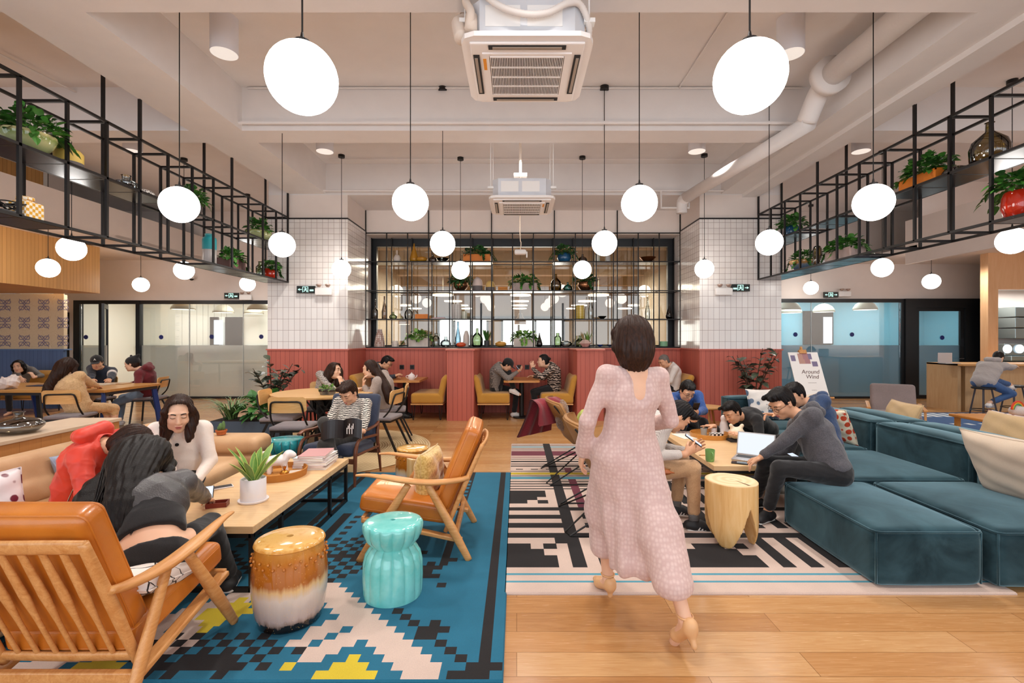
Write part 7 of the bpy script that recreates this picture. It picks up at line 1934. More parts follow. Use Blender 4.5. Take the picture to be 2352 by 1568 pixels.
# --- cap man
hd = W(223, 833, 8.45)
r, q = person('man in a navy and white sweatshirt and black cap behind the communal table', (-7.45, 8.66, .54), -85, hd, (-60, 12, 6), W(247, 884, 7.95), W(212, 884, 8.05), None, None, S=.98, hs=.98, sk=SK2, top=G['navy'], trou=G['khaki'], shoe=w_sh, hair='cap', hairmat=H_BLK, res=.0085, capm=G['black'], loose=1.18, topname='sweatshirt', seed=9)
MB().cyl(tuple(q['el'][1]*.8+q['sh'][1]*.2), tuple(q['el'][1]*.5+q['sh'][1]*.5), .068, .071, 18).build('sleeve_band', G['white'], r)
for k, z in enumerate((.04, .075)):
    pts = [q['p0']+Vector((.172*math.cos(a_), .128*math.sin(a_), z+.06)) for a_ in [2*PI*i/24 for i in range(24)]]; MB().tube([tuple(p) for p in pts], .011, 6, closed=True).build('hem_stripe', G['white'], r)
HF, HL, HU = q['A']; c0 = q['hc']+HF*.105+HU*.085; lb = MB()
for a_, b_ in (((-.014, -.016), (0, .018)), ((0, .018), (.014, -.016)), ((-.008, -.004), (.008, -.004))): lb.tube([c0+HL*a_[0]+HU*a_[1], c0+HL*b_[0]+HU*b_[1]], .0032, 5)
lb.build('cap_letter', w_sh, r)
# --- beanie
hd = W(303, 836, 8.42)
person('person in a maroon hoodie and black beanie at the corner of the communal table', (-6.56, 8.62, .54), 192, hd, (195, 8, 0), W(282, 886, 8.2), W(288, 887, 8.35), (-6.98, 8.12, .09), (-6.86, 8.35, .09), S=.98, hs=.98, sk=SK1, top=G['maroon'], trou=G['jeans'], shoe=w_sh, hair='beanie', hairmat=H_BRN, res=.0085, capm=G['black'], hood=True, loose=1.15, topname='hoodie', seed=10)
# --- laughing woman
hd = W(768, 852, 7.28)
person('laughing woman in a black and white patterned top at the round table', (-2.97, 7.36, .535), -55, hd, (-15, -4, -10), W(784, 880, 7.12), W(768, 893, 7.0), None, None, S=.95, hs=.97, sk=SK1, top=G['bw'], trou=G['black'], hair='long', hairmat=H_BRN, res=.0085, fem=True, curl=(1.1, .5), topname='blouse', elb=((.8, -.3, -.8), None), seed=11, hdir=((-.3, .2, .9), None), palm=((-.6, .5, 0), None),
       long_pts=[([hd+Vector((-.05, .03, .03)), hd+Vector((-.11, -.01, -.10)), hd+Vector((-.13, -.05, -.26))], [.06, .06, .02], None, 1), ([hd+Vector((.06, .04, .0)), hd+Vector((.07, .0, -.12)), hd+Vector((.05, -.04, -.24))], [.05, .045, .02], None, 1)])
# --- grey coat
hd = W(850, 848, 6.96)
r, q = person('woman in a grey coat with a ponytail, chin on her hand at the round table', (-1.93, 7.10, .535), 172, hd, (180, 10, 0), W(836, 884, 6.86), W(828, 893, 6.9), (-2.3, 6.95, .09), (-2.25, 7.2, .09), S=.97, hs=.97, sk=SK1, top=G['greycoat'], trou=G['greycoat'], shoe=w_sh, hair='pony', hairmat=H_BRN, res=.0085, fem=True, curl=(1.2, .4), loose=1.16, topname='coat', trouname='coat_skirt', seed=12, sleeve=.85, hem=.7, collar=G['cream'], elb=((.2, -.3, -1), None), hdir=((-.1, 0, 1), None), palm=((.8, .2, 0), None),
       long_pts=[([hd+Vector((.08, .0, -.01)), hd+Vector((.16, -.04, -.10)), hd+Vector((.26, -.09, -.26)), hd+Vector((.30, -.11, -.40)), hd+Vector((.30, -.11, -.47))], [.045, .05, .06, .05, .015], (0, 1, 0), 1.1)], strands=20)
# --- booth men
hd = W(888, 833, 9.15)
person('man in a dark navy jacket and glasses reading at the first booth table', (-2.62, 9.25, .56), -3, hd, (-8, 32, 0), W(908, 864, 9.2), W(906, 863, 9.05), (-2.15, 9.3, .09), (-2.15, 9.1, .09), S=.97, hs=.97, sk=SK2, top=G['navyj'], trou=G['black'], shoe=b_sh, hair='short', res=.0095, glasses=True, seed=13, loose=1.1)
hd = W(1166, 838, 9.12)
person('man in a plaid shirt and black cap looking at his phone in the middle booth', (-.40, 9.22, .56), 0, hd, (-6, 36, 0), W(1186, 856, 9.2), W(1188, 854, 9.05), (-.05, 9.25, .09), W(1180, 893, 9.0), S=.97, hs=.95, sk=SK2, top=G['plaid'], trou=G['black'], shoe=w_sh, hair='cap', capm=G['black'], res=.0095, seed=14, loose=1.12, topname='shirt', knee=(None, (.8, 0, 1)), fdir=((1, 0, 0), (1, -.2, -.35)), curl=(1, 1), palm=((0, 0, 1), (0, 0, 1)), hdir=((.8, 0, .5), (.8, 0, .5)))
hd = W(1247, 829, 9.15)
person('man in a patterned dark cardigan with a small bun, gesturing in the middle booth', (.72, 9.22, .56), 180, hd, (180, -2, 0), W(1224, 846, 9.05), W(1226, 864, 9.25), (.36, 9.1, .09), (.38, 9.3, .09), S=.97, hs=.97, sk=SK1, top=G['aztec'], trou=G['black'], shoe=w_sh, hair='bun', res=.0095, seed=15, loose=1.18, topname='cardigan', hdir=((-.2, -.1, 1), None), palm=((0, 1, .2), None), elb=((.2, -.4, -1), None), curl=(.9, .5))
hd = W(1525, 830, 9.15)
person('white-haired man in a white shirt resting his mouth on his hand at the last booth', (2.98, 9.22, .56), 180, hd, (195, 28, 0), W(1514, 857, 9.05), W(1510, 862, 9.2), None, None, S=.97, hs=.98, sk=SK2, top=G['white'], trou=G['black'], hair='grey', hairmat=H_GRY, res=.0095, seed=16, loose=1.12, topname='shirt', curl=(1.2, .8), hdir=((-.1, 0, 1), None), palm=((.9, .2, 0), None), elb=((.2, -.3, -1), None))
# --- the group on the right
t = empty('pouf', (2.18, 6.27, .016), 0, 'black round pouf under the man in the blue jacket', 'stool'); MB().lathe([(.2, 0), (.215, .02), (.215, .32), (.19, .345), (.0001, .35)], n=32).build('seat', G['black'], t, auto=50)
hd = W(1578, 898, 5.86)
person('man in a royal blue jacket and glasses at the far end of the low table', (2.16, 6.26, .445), -92, hd, (-82, 34, 0), W(1602, 948, 5.62), W(1582, 958, 5.58), (2.30, 5.86, .10), (1.95, 5.86, .10), S=.95, hs=.97, sk=SK2, top=G['blue'], trou=G['black'], shoe=b_sh, hair='short', res=.0075, eyes='down', glasses=True, seed=17, loose=1.14, curl=(1.1, 1.1), palm=((-.8, 0, .3), (.8, 0, .3)), elb=((.8, .2, -.8), None), collar=G['black'])
hd = W(1672, 943, 5.36)
person('man in a black top lying forward over the low table with a pointing hand', (2.90, 5.66, .445), 196, hd, (205, 30, 4), W(1706, 1000, 5.12), W(1640, 978, 5.46), (2.55, 5.95, .10), (2.62, 5.60, .10), S=.95, hs=.95, sk=SK2, top=G['black'], trou=G['black'], shoe=b_sh, hair='short', res=.0075, eyes='down', seed=18, loose=1.08, topname='sweater', curl=(.3, .3), point=(False, True), palm=(None, (0, 0, -1)), sleeve=.75, hdir=(None, (-1, .1, .05)))
hd = W(1796, 926, 4.06)
r, q = person('man in a charcoal hoodie and glasses seated on the ottoman block with a laptop', (2.475, 3.80, .455), 183, hd, (196, 34, 0), W(1742, 1054, 4.02), W(1752, 1050, 4.22), (2.04, 3.93, .105), (2.10, 4.25, .105), S=1.0, hs=.98, sk=SK2, top=G['grey_hoodie'], trou=G['black'], shoe=b_sh, hair='short', res=.006, eyes='down', glasses=True, seed=19, hood=True, loose=1.14, topname='hoodie', folds_amp=.004, curl=(.5, .5), elb=((.3, -.5, -1), None), palm=((0, 0, -1), (0, 0, -1)), fdir=((-.8, -.5, 0), (-1, 0, 0)), hem=.86, sleeve=.88)
hd = W(1826, 908, 4.92)
person('man in a navy denim jacket half hidden behind the man in the charcoal hoodie', (3.02, 4.72, .45), 188, hd, (200, 30, 0), W(1800, 1040, 4.5), W(1768, 955, 4.72), (2.62, 4.62, .105), (2.66, 4.85, .105), S=.97, hs=.96, sk=SK2, top=G['denimj'], trou=G['black'], shoe=g_sh, hair='short', res=.007, seed=20, hood=True, loose=1.12, point=(False, True), hdir=(None, (-1, -.1, .1)), palm=(None, (0, -.3, -1)), curl=(.6, .9), face=False)
hd = W(1556, 957, 3.98)
r, q = person('man in a white dotted knit and khaki trousers bending over his phone', (.98, 3.92, .445), 6, hd, (2, 50, 0), W(1583, 1036, 3.92), W(1574, 1042, 3.74), W(1553, 1158, 4.02), W(1594, 1192, 3.76), S=.97, hs=.98, sk=SK2, top=G['knitw'], trou=G['khaki'], shoe=b_sh, hair='quiff', hairmat=H_BLK, res=.006, eyes='down', seed=21, loose=1.08, topname='sweater', curl=(.9, .9), palm=((0, -1, .4), (0, 1, .4)), hdir=((.8, -.1, .5), (.85, .2, .45)), elb=(None, (.25, -.2, -1)), hem=.84, sleeve=.78, sockm=G['sock'], fdir=((1, -.15, 0), (1, -.15, 0)))
for sd in (1, -1):
    a_ = q['an'][sd]; st = MB()
    for k in range(3): st.tube(smooth([a_+Vector((.02+.026*k, -.043, -.07)), a_+Vector((.035+.026*k, -.040, -.045)), a_+Vector((.055+.026*k, -.02, -.022))], 3), .0055, 5)
    st.build('shoe_stripe', w_sh, r)
# --- bar visitor
hd = W(2299, 811, 9.2)
person('man in a light grey hoodie and blue jeans perched on a bar stool', (8.70, 9.02, .68), 22, hd, (35, 48, 0), W(2345, 838, 9.5), W(2340, 842, 9.3), W(2322, 884, 9.25), W(2272, 925, 8.95), S=1.0, hs=.95, sk=SK1, top=G['lgrey'], trou=G['jeansd'], shoe=w_sh, hair='short', res=.0095, seed=22, hood=True, loose=1.2, topname='hoodie', hem=.8, knee=((.7, .3, 1), (1, -.2, .3)), elb=((0, .3, -1), (0, -.3, -1)), face=False)
# --- walking woman
lace = NT('pink_lace'); vo = lace.new('ShaderNodeTexVoronoi'); vo.inputs['Scale'].default_value = 55; vo.inputs['Randomness'].default_value = .4; lace.link(lace.coord('Object', (1, 1, .8)), vo.inputs['Vector'])
lace.set(color=lace.ramp(vo.outputs['Distance'], [(.2, '#d8bdb6'), (.6, '#cbaba5')]), rough=.85, sheen=.2); lace.bump(vo.outputs['Distance'], .35, .004); lace = lace.m
def lace_dress(root, d):
    S = d['S']; s = SDF(.0075, .04); p0, p1, p2, p3 = d['p0'], d['p1'], d['p2'], d['p3']; l = d['l']; cl = d['cl']; cu = d['cu']; cf = d['cf']
    s.cone(p2-cu*.02, p3-cu*.075*S, .104*S, .072*S, .05, lat=cl, ls=1.45); s.cone(p1, p2, .095*S, .108*S, .05, lat=cl, ls=1.30); s.cone(p0, p1, .112*S, .094*S, .05, lat=l, ls=1.35)
    s.cone(d['sh'][1], d['sh'][-1], .050*S, None, .045)
    for sd in (1, -1):
        s.cone(d['sh'][sd], d['el'][sd], .052*S, .044*S, .03); e = d['el'][sd]+(d['wr'][sd]-d['el'][sd])*.93; s.cone(d['el'][sd], e, .044*S, .044*S, .012)
        s.cone(d['hip'][sd], d['kn'][sd], .105*S, .10*S, .06); k = d['kn'][sd]; a_ = d['an'][sd]; s.cone(k, k+(a_-k)*.62, .10*S, .098*S, .06)
    m1 = (d['kn'][1]+d['kn'][-1])/2; m0 = (d['an'][1]+d['an'][-1])/2; lowc = m1+(m0-m1)*.58
    s.cone(p0-Z*.1, m1, .115*S, .115*S, .07, lat=l, ls=1.25); s.cone(m1, lowc, .115*S, .125*S, .07, lat=l, ls=1.15)
    s.cone(p3-cf*.06+cu*.06, p3-cf*.125-cu*.145, .056, .034, .012, '-', lat=cl, ls=1.6); s.cone(p3-cu*.0, p3+cu*.2, .066, .07, .012, '-')
    s.box((m0.x, m0.y, .13), (.6, .6, .13), .005, None, .004, '-')
    def disp(V):
        k = np.clip((.85-V[:, 2])/.5, 0, 1); q = V-np.array(m1, np.float32); a_ = np.arctan2(q[:, 1], q[:, 0]); return .010*k*np.sin(a_*9+V[:, 2]*3)+.002*np.sin(V[:, 2]*40+a_*3)
    s.build('dress', lace, root, disp=disp)
hd = W(1450, 778, 2.66)
r, q = person('woman walking away in a long pale pink lace dress with shoulder-length dark hair', (.60, 2.64, .88), 104, hd, (108, 4, 0), W(1338, 1040, 2.72), (.80, 2.93, .98), W(1396, 1322, 2.80), (.80, 2.30, .17), S=.985, hs=.93, sk=SK1, hair='bob', hairmat=H_BRN, res=.006, fem=True, face=False, dress=lace_dress, bulge=.0, seed=23, knee=((-.2, 1, .1), (-.1, 1, .0)),
     elb=((-.6, -.9, -.1), (.5, -.6, -.6)), curl=(.5, .6), palm=((1, 0, 0), (-1, 0, 0)), fdir=((-.28, .9, -.33), (-.2, .6, -.78)),
     long_pts=[([hd+Vector((0, -.05, .04)), hd+Vector((.0, -.075, -.06)), hd+Vector((0, -.07, -.135))], [.08, .08, .05], (1, .2, 0), 1.15)])
nude = pm('nude_leather', '#d9a878', .45)
for sd, fd, hz in ((1, Vector((-.28, .9, 0)), .016), (-1, Vector((-.2, .8, 0)), 0)):
    a_ = q['an'][sd]; s = SDF(.005, .012); fd.normalize(); sl = Vector((-fd.y, fd.x, 0))
    if sd == 1:
        toe = Vector((a_.x, a_.y, 0))+fd*.15+Z*(hz+.022); ball = Vector((a_.x, a_.y, 0))+fd*.095+Z*(hz+.026); hl_ = a_-fd*.028-Z*.045
    else:
        toe = a_+fd*.10-Z*.135; ball = a_+fd*.06-Z*.115; hl_ = a_-fd*.045-Z*.03
    s.cone(hl_, ball, .030, .030, .02, lat=sl, ls=1.1).cone(ball, toe, .030, .018, .02, lat=sl, ls=1.15).cone(hl_+Z*.02, hl_-Z*.0, .034, .032, .015)
    s.cone(hl_-Z*.0, Vector((hl_.x, hl_.y, hz+.012 if sd == 1 else hl_.z-.06))-fd*(0 if sd == 1 else .03), .020, .014, .012)
    so = s.build('shoe', nude, r)
    ring = [a_+Vector((.036*math.cos(t_), .040*math.sin(t_), .012)) for t_ in [2*PI*k/18 for k in range(18)]]; MB().tube([tuple(p) for p in ring], .005, 6, closed=True).build('ankle_strap', nude, so)
# ================================================================== CUSHIONS AND THROWS
def pillow(loc, rx, rz, sx, sz, mat, lab, ry=0, th=.13, cat='cushion', piping=None):
    t = empty('cushion', loc, 0, lab, cat); R = rotm(0, 0, rz) @ rotm(rx, ry, 0)
    def f(sg):
        def g(u, v):
            a, b = (u-.5)*2, (v-.5)*2; k = (max(0, (1-a**4))*max(0, (1-b**4)))**.5
            pin = 1-.07*(1-abs(a)**2)*abs(b)**3-.0; pin2 = 1-.07*(1-abs(b)**2)*abs(a)**3
            wr = .006*math.sin(a*7+b*3)*k+.004*math.sin(b*11-a*4)*k
            return R @ Vector((a*sx/2*pin2, sg*(k*th/2+wr*sg), b*sz/2*pin))
        return g
    mb = MB(); mb.grid(f(1), 25, 25); mb.grid(lambda u, v: f(-1)(1-u, v), 25, 25)
    mb.build('cover', mat, t, smooth=True, merge=True)
    g = f(1); e = [(i/12, 0) for i in range(12)]+[(1, i/12) for i in range(12)]+[(1-i/12, 1) for i in range(12)]+[(0, 1-i/12) for i in range(12)]
    MB().tube([g(u, v) for u, v in e], .0045, 5, closed=True).build('seam', piping or mat, t, smooth=True)
    return t
yv = fabric('yellow_velvet', '#d9bb72', '#b99548', 60, .8, .5, .5); crm = fabric('cream_linen', '#e3d0bb', '#d8c3ac', 500, .95); bei = fabric('beige_linen', '#c9ab80', '#b99a70', 400, .95)
geo = NT('geometric_print'); vo = geo.new('ShaderNodeTexVoronoi', feature='DISTANCE_TO_EDGE'); vo.inputs['Scale'].default_value = 9; vo.inputs['Randomness'].default_value = .9; geo.link(geo.coord('Object'), vo.inputs['Vector'])
geo.set(color=geo.ramp(vo.outputs[0], [(.02, '#1f1c1c'), (.035, '#ece4de')]), rough=.9); geo = geo.m
kil = pattern('kilim_orange', '#c8482a', '#e8d9c0', 'vor', 14); mar = pattern('maroon_motif', '#6a1f33', '#d9cfd0', 'vor', 11); mot = pattern('inky_print', '#5b6f86', '#e5ddd6', 'vor', 9)
pillow((-.655, 3.62, .50), .0, PI/2-.15, .40, .34, yv, 'crumpled yellow velvet cushion on the lounge chair beside the turquoise stool', ry=.0, th=.15)
pillow((-1.76, 2.14, .43), PI/2-.22, .1, .50, .40, geo, 'white cushion with black geometric lines under the woman in the leather jacket', th=.10)
pillow((-3.03, 2.72, .53), -.35, 1.2, .42, .40, mar, 'pale cushion with maroon blocks at the near end of the beige sofa')
pillow((-3.06, 3.42, .57), -.5, PI/2, .36, .30, fabric('greyblue_linen', '#a7b0c2', '#97a0b3', 300, .95), 'grey-blue cushion tucked behind the woman in the red jacket')
pillow((3.50, 3.38, .59), -.42, PI/2+.1, .62, .50, crm, 'big plain cream cushion leaning on the teal sofa back', th=.17)
pillow((3.50, 5.32, .55), -.4, PI/2+.2, .44, .42, kil, 'orange and white kilim cushion on the teal sofa behind the denim jacket')
pillow((3.38, 6.62, .60), -.3, .0, .44, .42, mot, 'white cushion with inky print on the far teal sofa block')
pillow((3.86, 6.30, .58), -.3, .5, .42, .40, crm, 'cream cushion beneath the easel on the far teal sofa block')
pillow((4.36, 5.50, .58), .35, PI/2-.15, .56, .42, bei, 'beige cushion leaning on the back-to-back teal sofa near the grey chair')
pillow((4.50, 4.42, .60), .35, PI/2-.1, .62, .44, bei, 'beige cushion leaning on the back-to-back teal sofa, nearer the toys table', piping=mar)
pillow((.92, 3.86, .455), PI/2-.12, .1, .50, .46, rust_leather, 'flat rust leather seat pad under the man in the white dotted knit', th=.09)
pillow((.70, 5.28, .56), .45, PI/2, .40, .32, fabric('lime_velvet', '#b9c24c', '#9da63a', 200, .9), 'lime green cushion on the chair with the burgundy scarf', th=.12)
fur = fabric('brown_fur', '#8a6548', '#5a3f2c', 90, .95, 1.0, .4, .3)
t = empty('fur_throw', (.48, 5.22, .68), 0, 'brown fur bundle stuffed against the back of the tan sling chair', 'throw')
s = SDF(.012, .04); s.ell((0, -.12, 0), (.07, .13, .15)).ell((.02, .14, -.01), (.07, .12, .15)); s.build('fur_body', fur, t, disp=lambda V: .008*np.sin(V[:, 0]*160+V[:, 2]*90)*np.sin(V[:, 1]*150))
t = empty('scarf', (.33, 5.22, .80), -.75, 'burgundy wool scarf draped over the back of the tan sling chair', 'scarf')
sc = fabric('burgundy_wool', '#8a1f2c', '#701621', 200, .95)
def scf(off):
    def g(u, v):
        a = v*PI*1.0; y = (u-.5)*.56; 
        if v < .25: x, z = .12-.05*(v/.25), -.20+.16*(v/.25)
        elif v < .45: q = (v-.25)/.2; x, z = .07-.16*q, -.04+.075*math.sin(q*PI*.5+.3)
        else: q = (v-.45)/.55; x, z = -.09-.14*q, .03-.40*q
        n_ = .022*math.sin(u*17+v*4)*(.3+v); return Vector((x-off+n_*.8, y*(1-.25*math.sin(v*3))+.06*v, z+off*(1 if v < .5 else .2)+n_*.3))
    return g
mb = MB(); mb.grid(scf(0), 30, 34); mb.grid(lambda u, v: scf(.012)(1-u, v), 30, 34); mb.build('scarf_cloth', sc, t, smooth=True)
# ================================================================== THINGS ON THE LONG LOW TABLE
TZ = .406
def box_thing(nm, loc, d, mat, lab, cat, rz=0, bev=.003, top=None, part='body'):
    t = empty(nm, loc, rz, lab, cat); MB().b2(-d[0]/2, d[0]/2, -d[1]/2, d[1]/2, 0, d[2], bev).build(part, mat, t)
    if top: MB().b2(-d[0]/2+.006, d[0]/2-.006, -d[1]/2+.006, d[1]/2-.006, d[2], d[2]+.001).build('screen' if nm == 'phone' else 'face', top, t)
    return t
rat = stripes('rattan', '#9c5f22', '#c98a40', 2, 90, 2, .5)
tr = F(640, 1092, TZ); t = empty('rattan_tray', tr, 0, 'round rattan tray on the long low table', 'tray')
MB().lathe([(.0001, .004), (.20, .004), (.205, 0), (.215, .055), (.207, .058), (.198, .012), (.0001, .012)], n=44).build('body', rat, t, auto=50)
cw = pm('white_sculpture', '#ece2df', .5)
t = empty('dog_sculpture', tr+Vector((-.03, .04, .012)), .3, 'white ceramic dog figurine on the rattan tray', 'ornament')
s = SDF(.006, .025); s.ell((0, 0, .10), (.085, .05, .045)).ell((.085, 0, .145), (.04, .033, .034)).ell((.12, 0, .135), (.022, .02, .017)).cone((.075, .03, .15), (.06, .045, .11), .012).cone((.075, -.03, .15), (.06, -.045, .11), .012).cone((-.08, 0, .12), (-.10, 0, .17), .012)
for a_ in (-1, 1):
    s.cone((.05, a_*.028, .09), (.06, a_*.03, .01), .017).cone((-.055, a_*.028, .09), (-.055, a_*.03, .01), .018)
s.build('figurine', cw, t)
t = empty('glass_plate', tr+Vector((-.13, .03, .014)), 0, 'upright grey glass plate on the rattan tray', 'plate'); MB().cyl((0, 0, .075), (0, .008, .075), .072, n=28).build('plate_disc', pm('grey_glass', '#8f9896', .2), t)
t = empty('pineapple_box', tr+Vector((.07, -.05, .012)), 0, 'small gold pineapple-topped jar on the rattan tray', 'ornament'); gold = pm('gold', '#c98a3a', .25, .9)
MB().lathe([(.03, 0), (.035, .03), (.02, .045), (.0001, .05)], n=18).build('jar_body', gold, t, smooth=True); lf = MB()
for k in range(7): leaf(lf, (0, 0, .045), (math.cos(k)*.4, math.sin(k)*.4, 1), (math.sin(k), math.cos(k), 0), .04, .014, 0, .1, 'blade')
lf.build('crown', gold, t)
V('candle_bowl', tr+Vector((-.16, -.07, .012)), [(.03, 0), (.042, .04), (.04, .04), (.03, .03), (.0001, .03)], pm('yellow_wax', '#d8b51f', .4), 'small yellow candle bowl on the rattan tray beside the white pot', 'candle')
box_thing('card_stack', tr+Vector((.12, .02, .013)), (.09, .12, .012), MATS['mag_pale'], 'stack of printed cards on the rattan tray', 'cards', .3)
bk = F(690, 1085, TZ); zz = 0
for k, (c_, tk, w_, rz_) in enumerate((('#e6dcd8', .020, .27, .06), ('#d9b9bb', .016, .26, -.05), ('#eee6e2', .022, .27, .03), ('#d5c3c2', .016, .26, .1), ('#efe9e6', .020, .25, -.06), ('#c58f8e', .018, .22, .12))):
    t = empty('book', bk+Vector((.03+.006*(k % 3), .22, zz)), rz_, ('lowest book of the stack on the long low table', 'second lowest book of the stack on the long low table', 'third book from the bottom of the stack on the long low table', 'third book from the top of the stack on the long low table', 'thick white book just under the pink one on the long low table', 'pink book with a printed cover on top of the stack')[k], 'book'); t['group'] = 'books stacked on the long low table'
    MB().b2(-w_/2, w_/2, -.15, .15, 0, .002).b2(-w_/2, w_/2, -.15, .15, tk-.002, tk).b2(-w_/2, -w_/2+.002, -.15, .15, .002, tk-.002).build('book_cover', pm('cover_%d' % k, c_, .5), t)
    MB().b2(-w_/2+.003, w_/2-.003, -.146, .146, .0021, tk-.0021).build('pages', MATS['page_paper'], t); zz += tk+.0008
dkg = pm('screen_dark', '#25303c', .1); lit = emis('screen_lit', '#dfeaff', 1.1); lit2 = emis('screen_white', '#eef5fb', 1.0)
box_thing('phone', F(508, 1120, TZ), (.075, .15, .009), MATS['white_ceramic'], 'white smartphone lying face up beside the white plant pot', 'phone', -.9, top=dkg)
t = empty('tray_box', F(500, 1162, TZ), .3, 'small open red-brown wooden box at the elbow of the woman in leather', 'box')
MB().b2(-.06, .06, -.04, .04, 0, .006).b2(-.06, .06, -.04, -.034, .006, .03).b2(-.06, .06, .034, .04, .006, .03).b2(-.06, -.054, -.034, .034, .006, .03).b2(.054, .06, -.034, .034, .006, .03).build('body', pm('mahogany', '#7a2a1c', .4), t)
# ================================================================== THINGS ON THE LOW TABLE ON THE RIGHT
T2 = .402
ma = pm('mug_green', '#79a85f', .35)
t = empty('mug', F(1636, 1062, T2)+Vector((0, .05, 0)), 0, 'green mug with its handle toward the camera at the table corner', 'mug')
MB().lathe([(.033, 0), (.037, .01), (.042, .105), (.039, .105), (.034, .012), (.0001, .012)], n=32).build('body', ma, t, auto=60)
MB().tube(smooth([(0, -.040, .085), (0, -.066, .078), (0, -.066, .045), (0, -.038, .03)]), .0055, 8).build('handle', ma, t, smooth=True)
t = empty('pencil', F(1622, 1046, T2)+Vector((0, 0, .004)), 0, 'short wooden pencil beside the green mug', 'pencil'); MB().cyl((-.055, 0, 0), (.04, 0, 0), .004, n=6).build('shaft', pm('pencil_wood', '#b5772f', .5), t); MB().cyl((-.072, 0, 0), (-.055, 0, 0), .001, .004, 6).build('tip', blackm, t)
lp = F(1700, 1062, T2); t = empty('laptop', lp+Vector((.05, .02, 0)), .35, 'open silver laptop with a bright white screen in front of the charcoal hoodie', 'laptop')
alu = pm('laptop_silver', '#b9b6b8', .35, .6)
MB().b2(-.16, .16, -.11, .11, 0, .012, .004).build('keyboard_base', alu, t)
MB().b2(-.14, .14, -.01, .09, .0121, .0135).build('keyboard', darkgrey, t)
R_ = rotm(-.38, 0, 0)
q0 = Vector((0, .112, .012)); MB().box(q0+R_ @ Vector((0, 0, .108)), (.32, .006, .215), R_, .002).build('lid', alu, t)
MB().box(q0+R_ @ Vector((0, -.0036, .108)), (.30, .001, .195), R_).build('screen', lit2, t)
for c_ in list(t.children): pass
t.rotation_euler = (0, 0, PI/2+.55+PI); t.location = lp+Vector((.16, .10, 0)); t.rotation_euler = (0, 0, -.62)
box_thing('phone', F(1702, 1064, T2), (.078, .155, .009), blackm, 'dark smartphone lying face up next to the laptop', 'phone', 1.1, top=dkg)
tt_ = F(1640, 1008, T2); t = empty('round_tray', tt_+Vector((0, .12, 0)), 0, 'round light wooden tray with cups on the low table', 'tray')
MB().lathe([(.0001, .004), (.20, .004), (.205, 0), (.21, .05), (.203, .05), (.198, .01), (.0001, .01)], n=44).build('body', wood('tray_oak', '#b8792f', '#d0944a', 1, 0, .4), t, auto=50)
V('cup', tt_+Vector((-.05, .16, .01)), [(.03, 0), (.036, .08), (.033, .08), (.028, .01), (.0001, .01)], pm('grey_cup', '#a8aaa6', .3), 'pale grey cup on the round wooden tray', 'cup')
V('cup', tt_+Vector((.07, .18, .01)), [(.03, 0), (.036, .08), (.033, .08), (.028, .01), (.0001, .01)], MATS['white_ceramic'], 'white cup on the round wooden tray beside the grey one', 'cup')
box_thing('domino_box', tt_+Vector((.04, .04, .01)), (.13, .07, .05), pattern('bw_check', '#1a1818', '#ece7e2', 'check', 45), 'small black and white checked box on the round wooden tray', 'box', .1)
t = empty('child_figurine', tt_+Vector((.21, .24, 0)), 0, 'white ceramic figurine of a seated hooded figure on the low table', 'ornament')
s = SDF(.006, .02); s.cone((0, 0, .05), (0, 0, .12), .055, .042).ell((0, 0, .185), (.036, .036, .042)).cone((.03, -.03, .04), (.04, -.05, .02), .02).cone((-.03, -.03, .04), (-.04, -.05, .02), .02); s.build('figurine', cw, t)
t = empty('money_box', tt_+Vector((.20, -.10, 0)), 0, 'cream ceramic animal money box behind the laptop', 'ornament')
s = SDF(.006, .02); s.ell((0, 0, .085), (.085, .07, .065)).cone((.04, 0, .14), (.06, 0, .165), .02).cone((-.04, 0, .14), (-.06, 0, .165), .02); s.build('figurine', pm('cream_glaze', '#e6d3b8', .3), t)
MB().b2(-.09, .09, -.07, .07, 0, .02, .003).build('plinth', darkgrey, t)
MB().ell((-.045, -.06, .085), (.02, .012, .008)).build('slot', pm('slot_brown', '#6b4a2a', .5), t)
box_thing('magazine', F(1580, 1004, T2)+Vector((.0, .05, 0)), (.22, .28, .008), MATS['page_paper'], 'open newspaper page lying in front of the man in the white knit', 'magazine', .2)
box_thing('magazine', F(1570, 992, T2)+Vector((.02, -.05, 0)), (.26, .16, .006), pattern('mag_collage', '#6a5048', '#b7a69c', 'vor', 20), 'colourful magazine at the far edge of the low table', 'magazine', -.05)
box_thing('book', F(1680, 1005, T2)+Vector((.18, .25, 0)), (.15, .2, .012), MATS['slate_blue'], 'grey notebook under the pointing hand of the man in black', 'notebook', .4)
# hand-held phones
def held(p, rz, rx, lab, top=lit, ry=0):
    t = box_thing('phone', p, (.074, .148, .008), blackm, lab, 'phone', 0, top=top); t.rotation_euler = (rx, ry, rz); return t
held(W(1592, 1012, 3.80), 1.2, .6, 'smartphone held in both hands by the man in the white dotted knit')
held(W(1598, 936, 5.55), 0, -.9, 'smartphone held low by the man in the blue jacket')
held(W(1190, 847, 9.1), PI/2, .9, 'smartphone held up by the man in the plaid shirt')
held(W(1830, 1052, 4.05), .4, .3, 'smartphone lying by the knee of the man in the charcoal hoodie')
held((-2.05, 3.2, .47), .5, .4, 'smartphone the two women bend over')
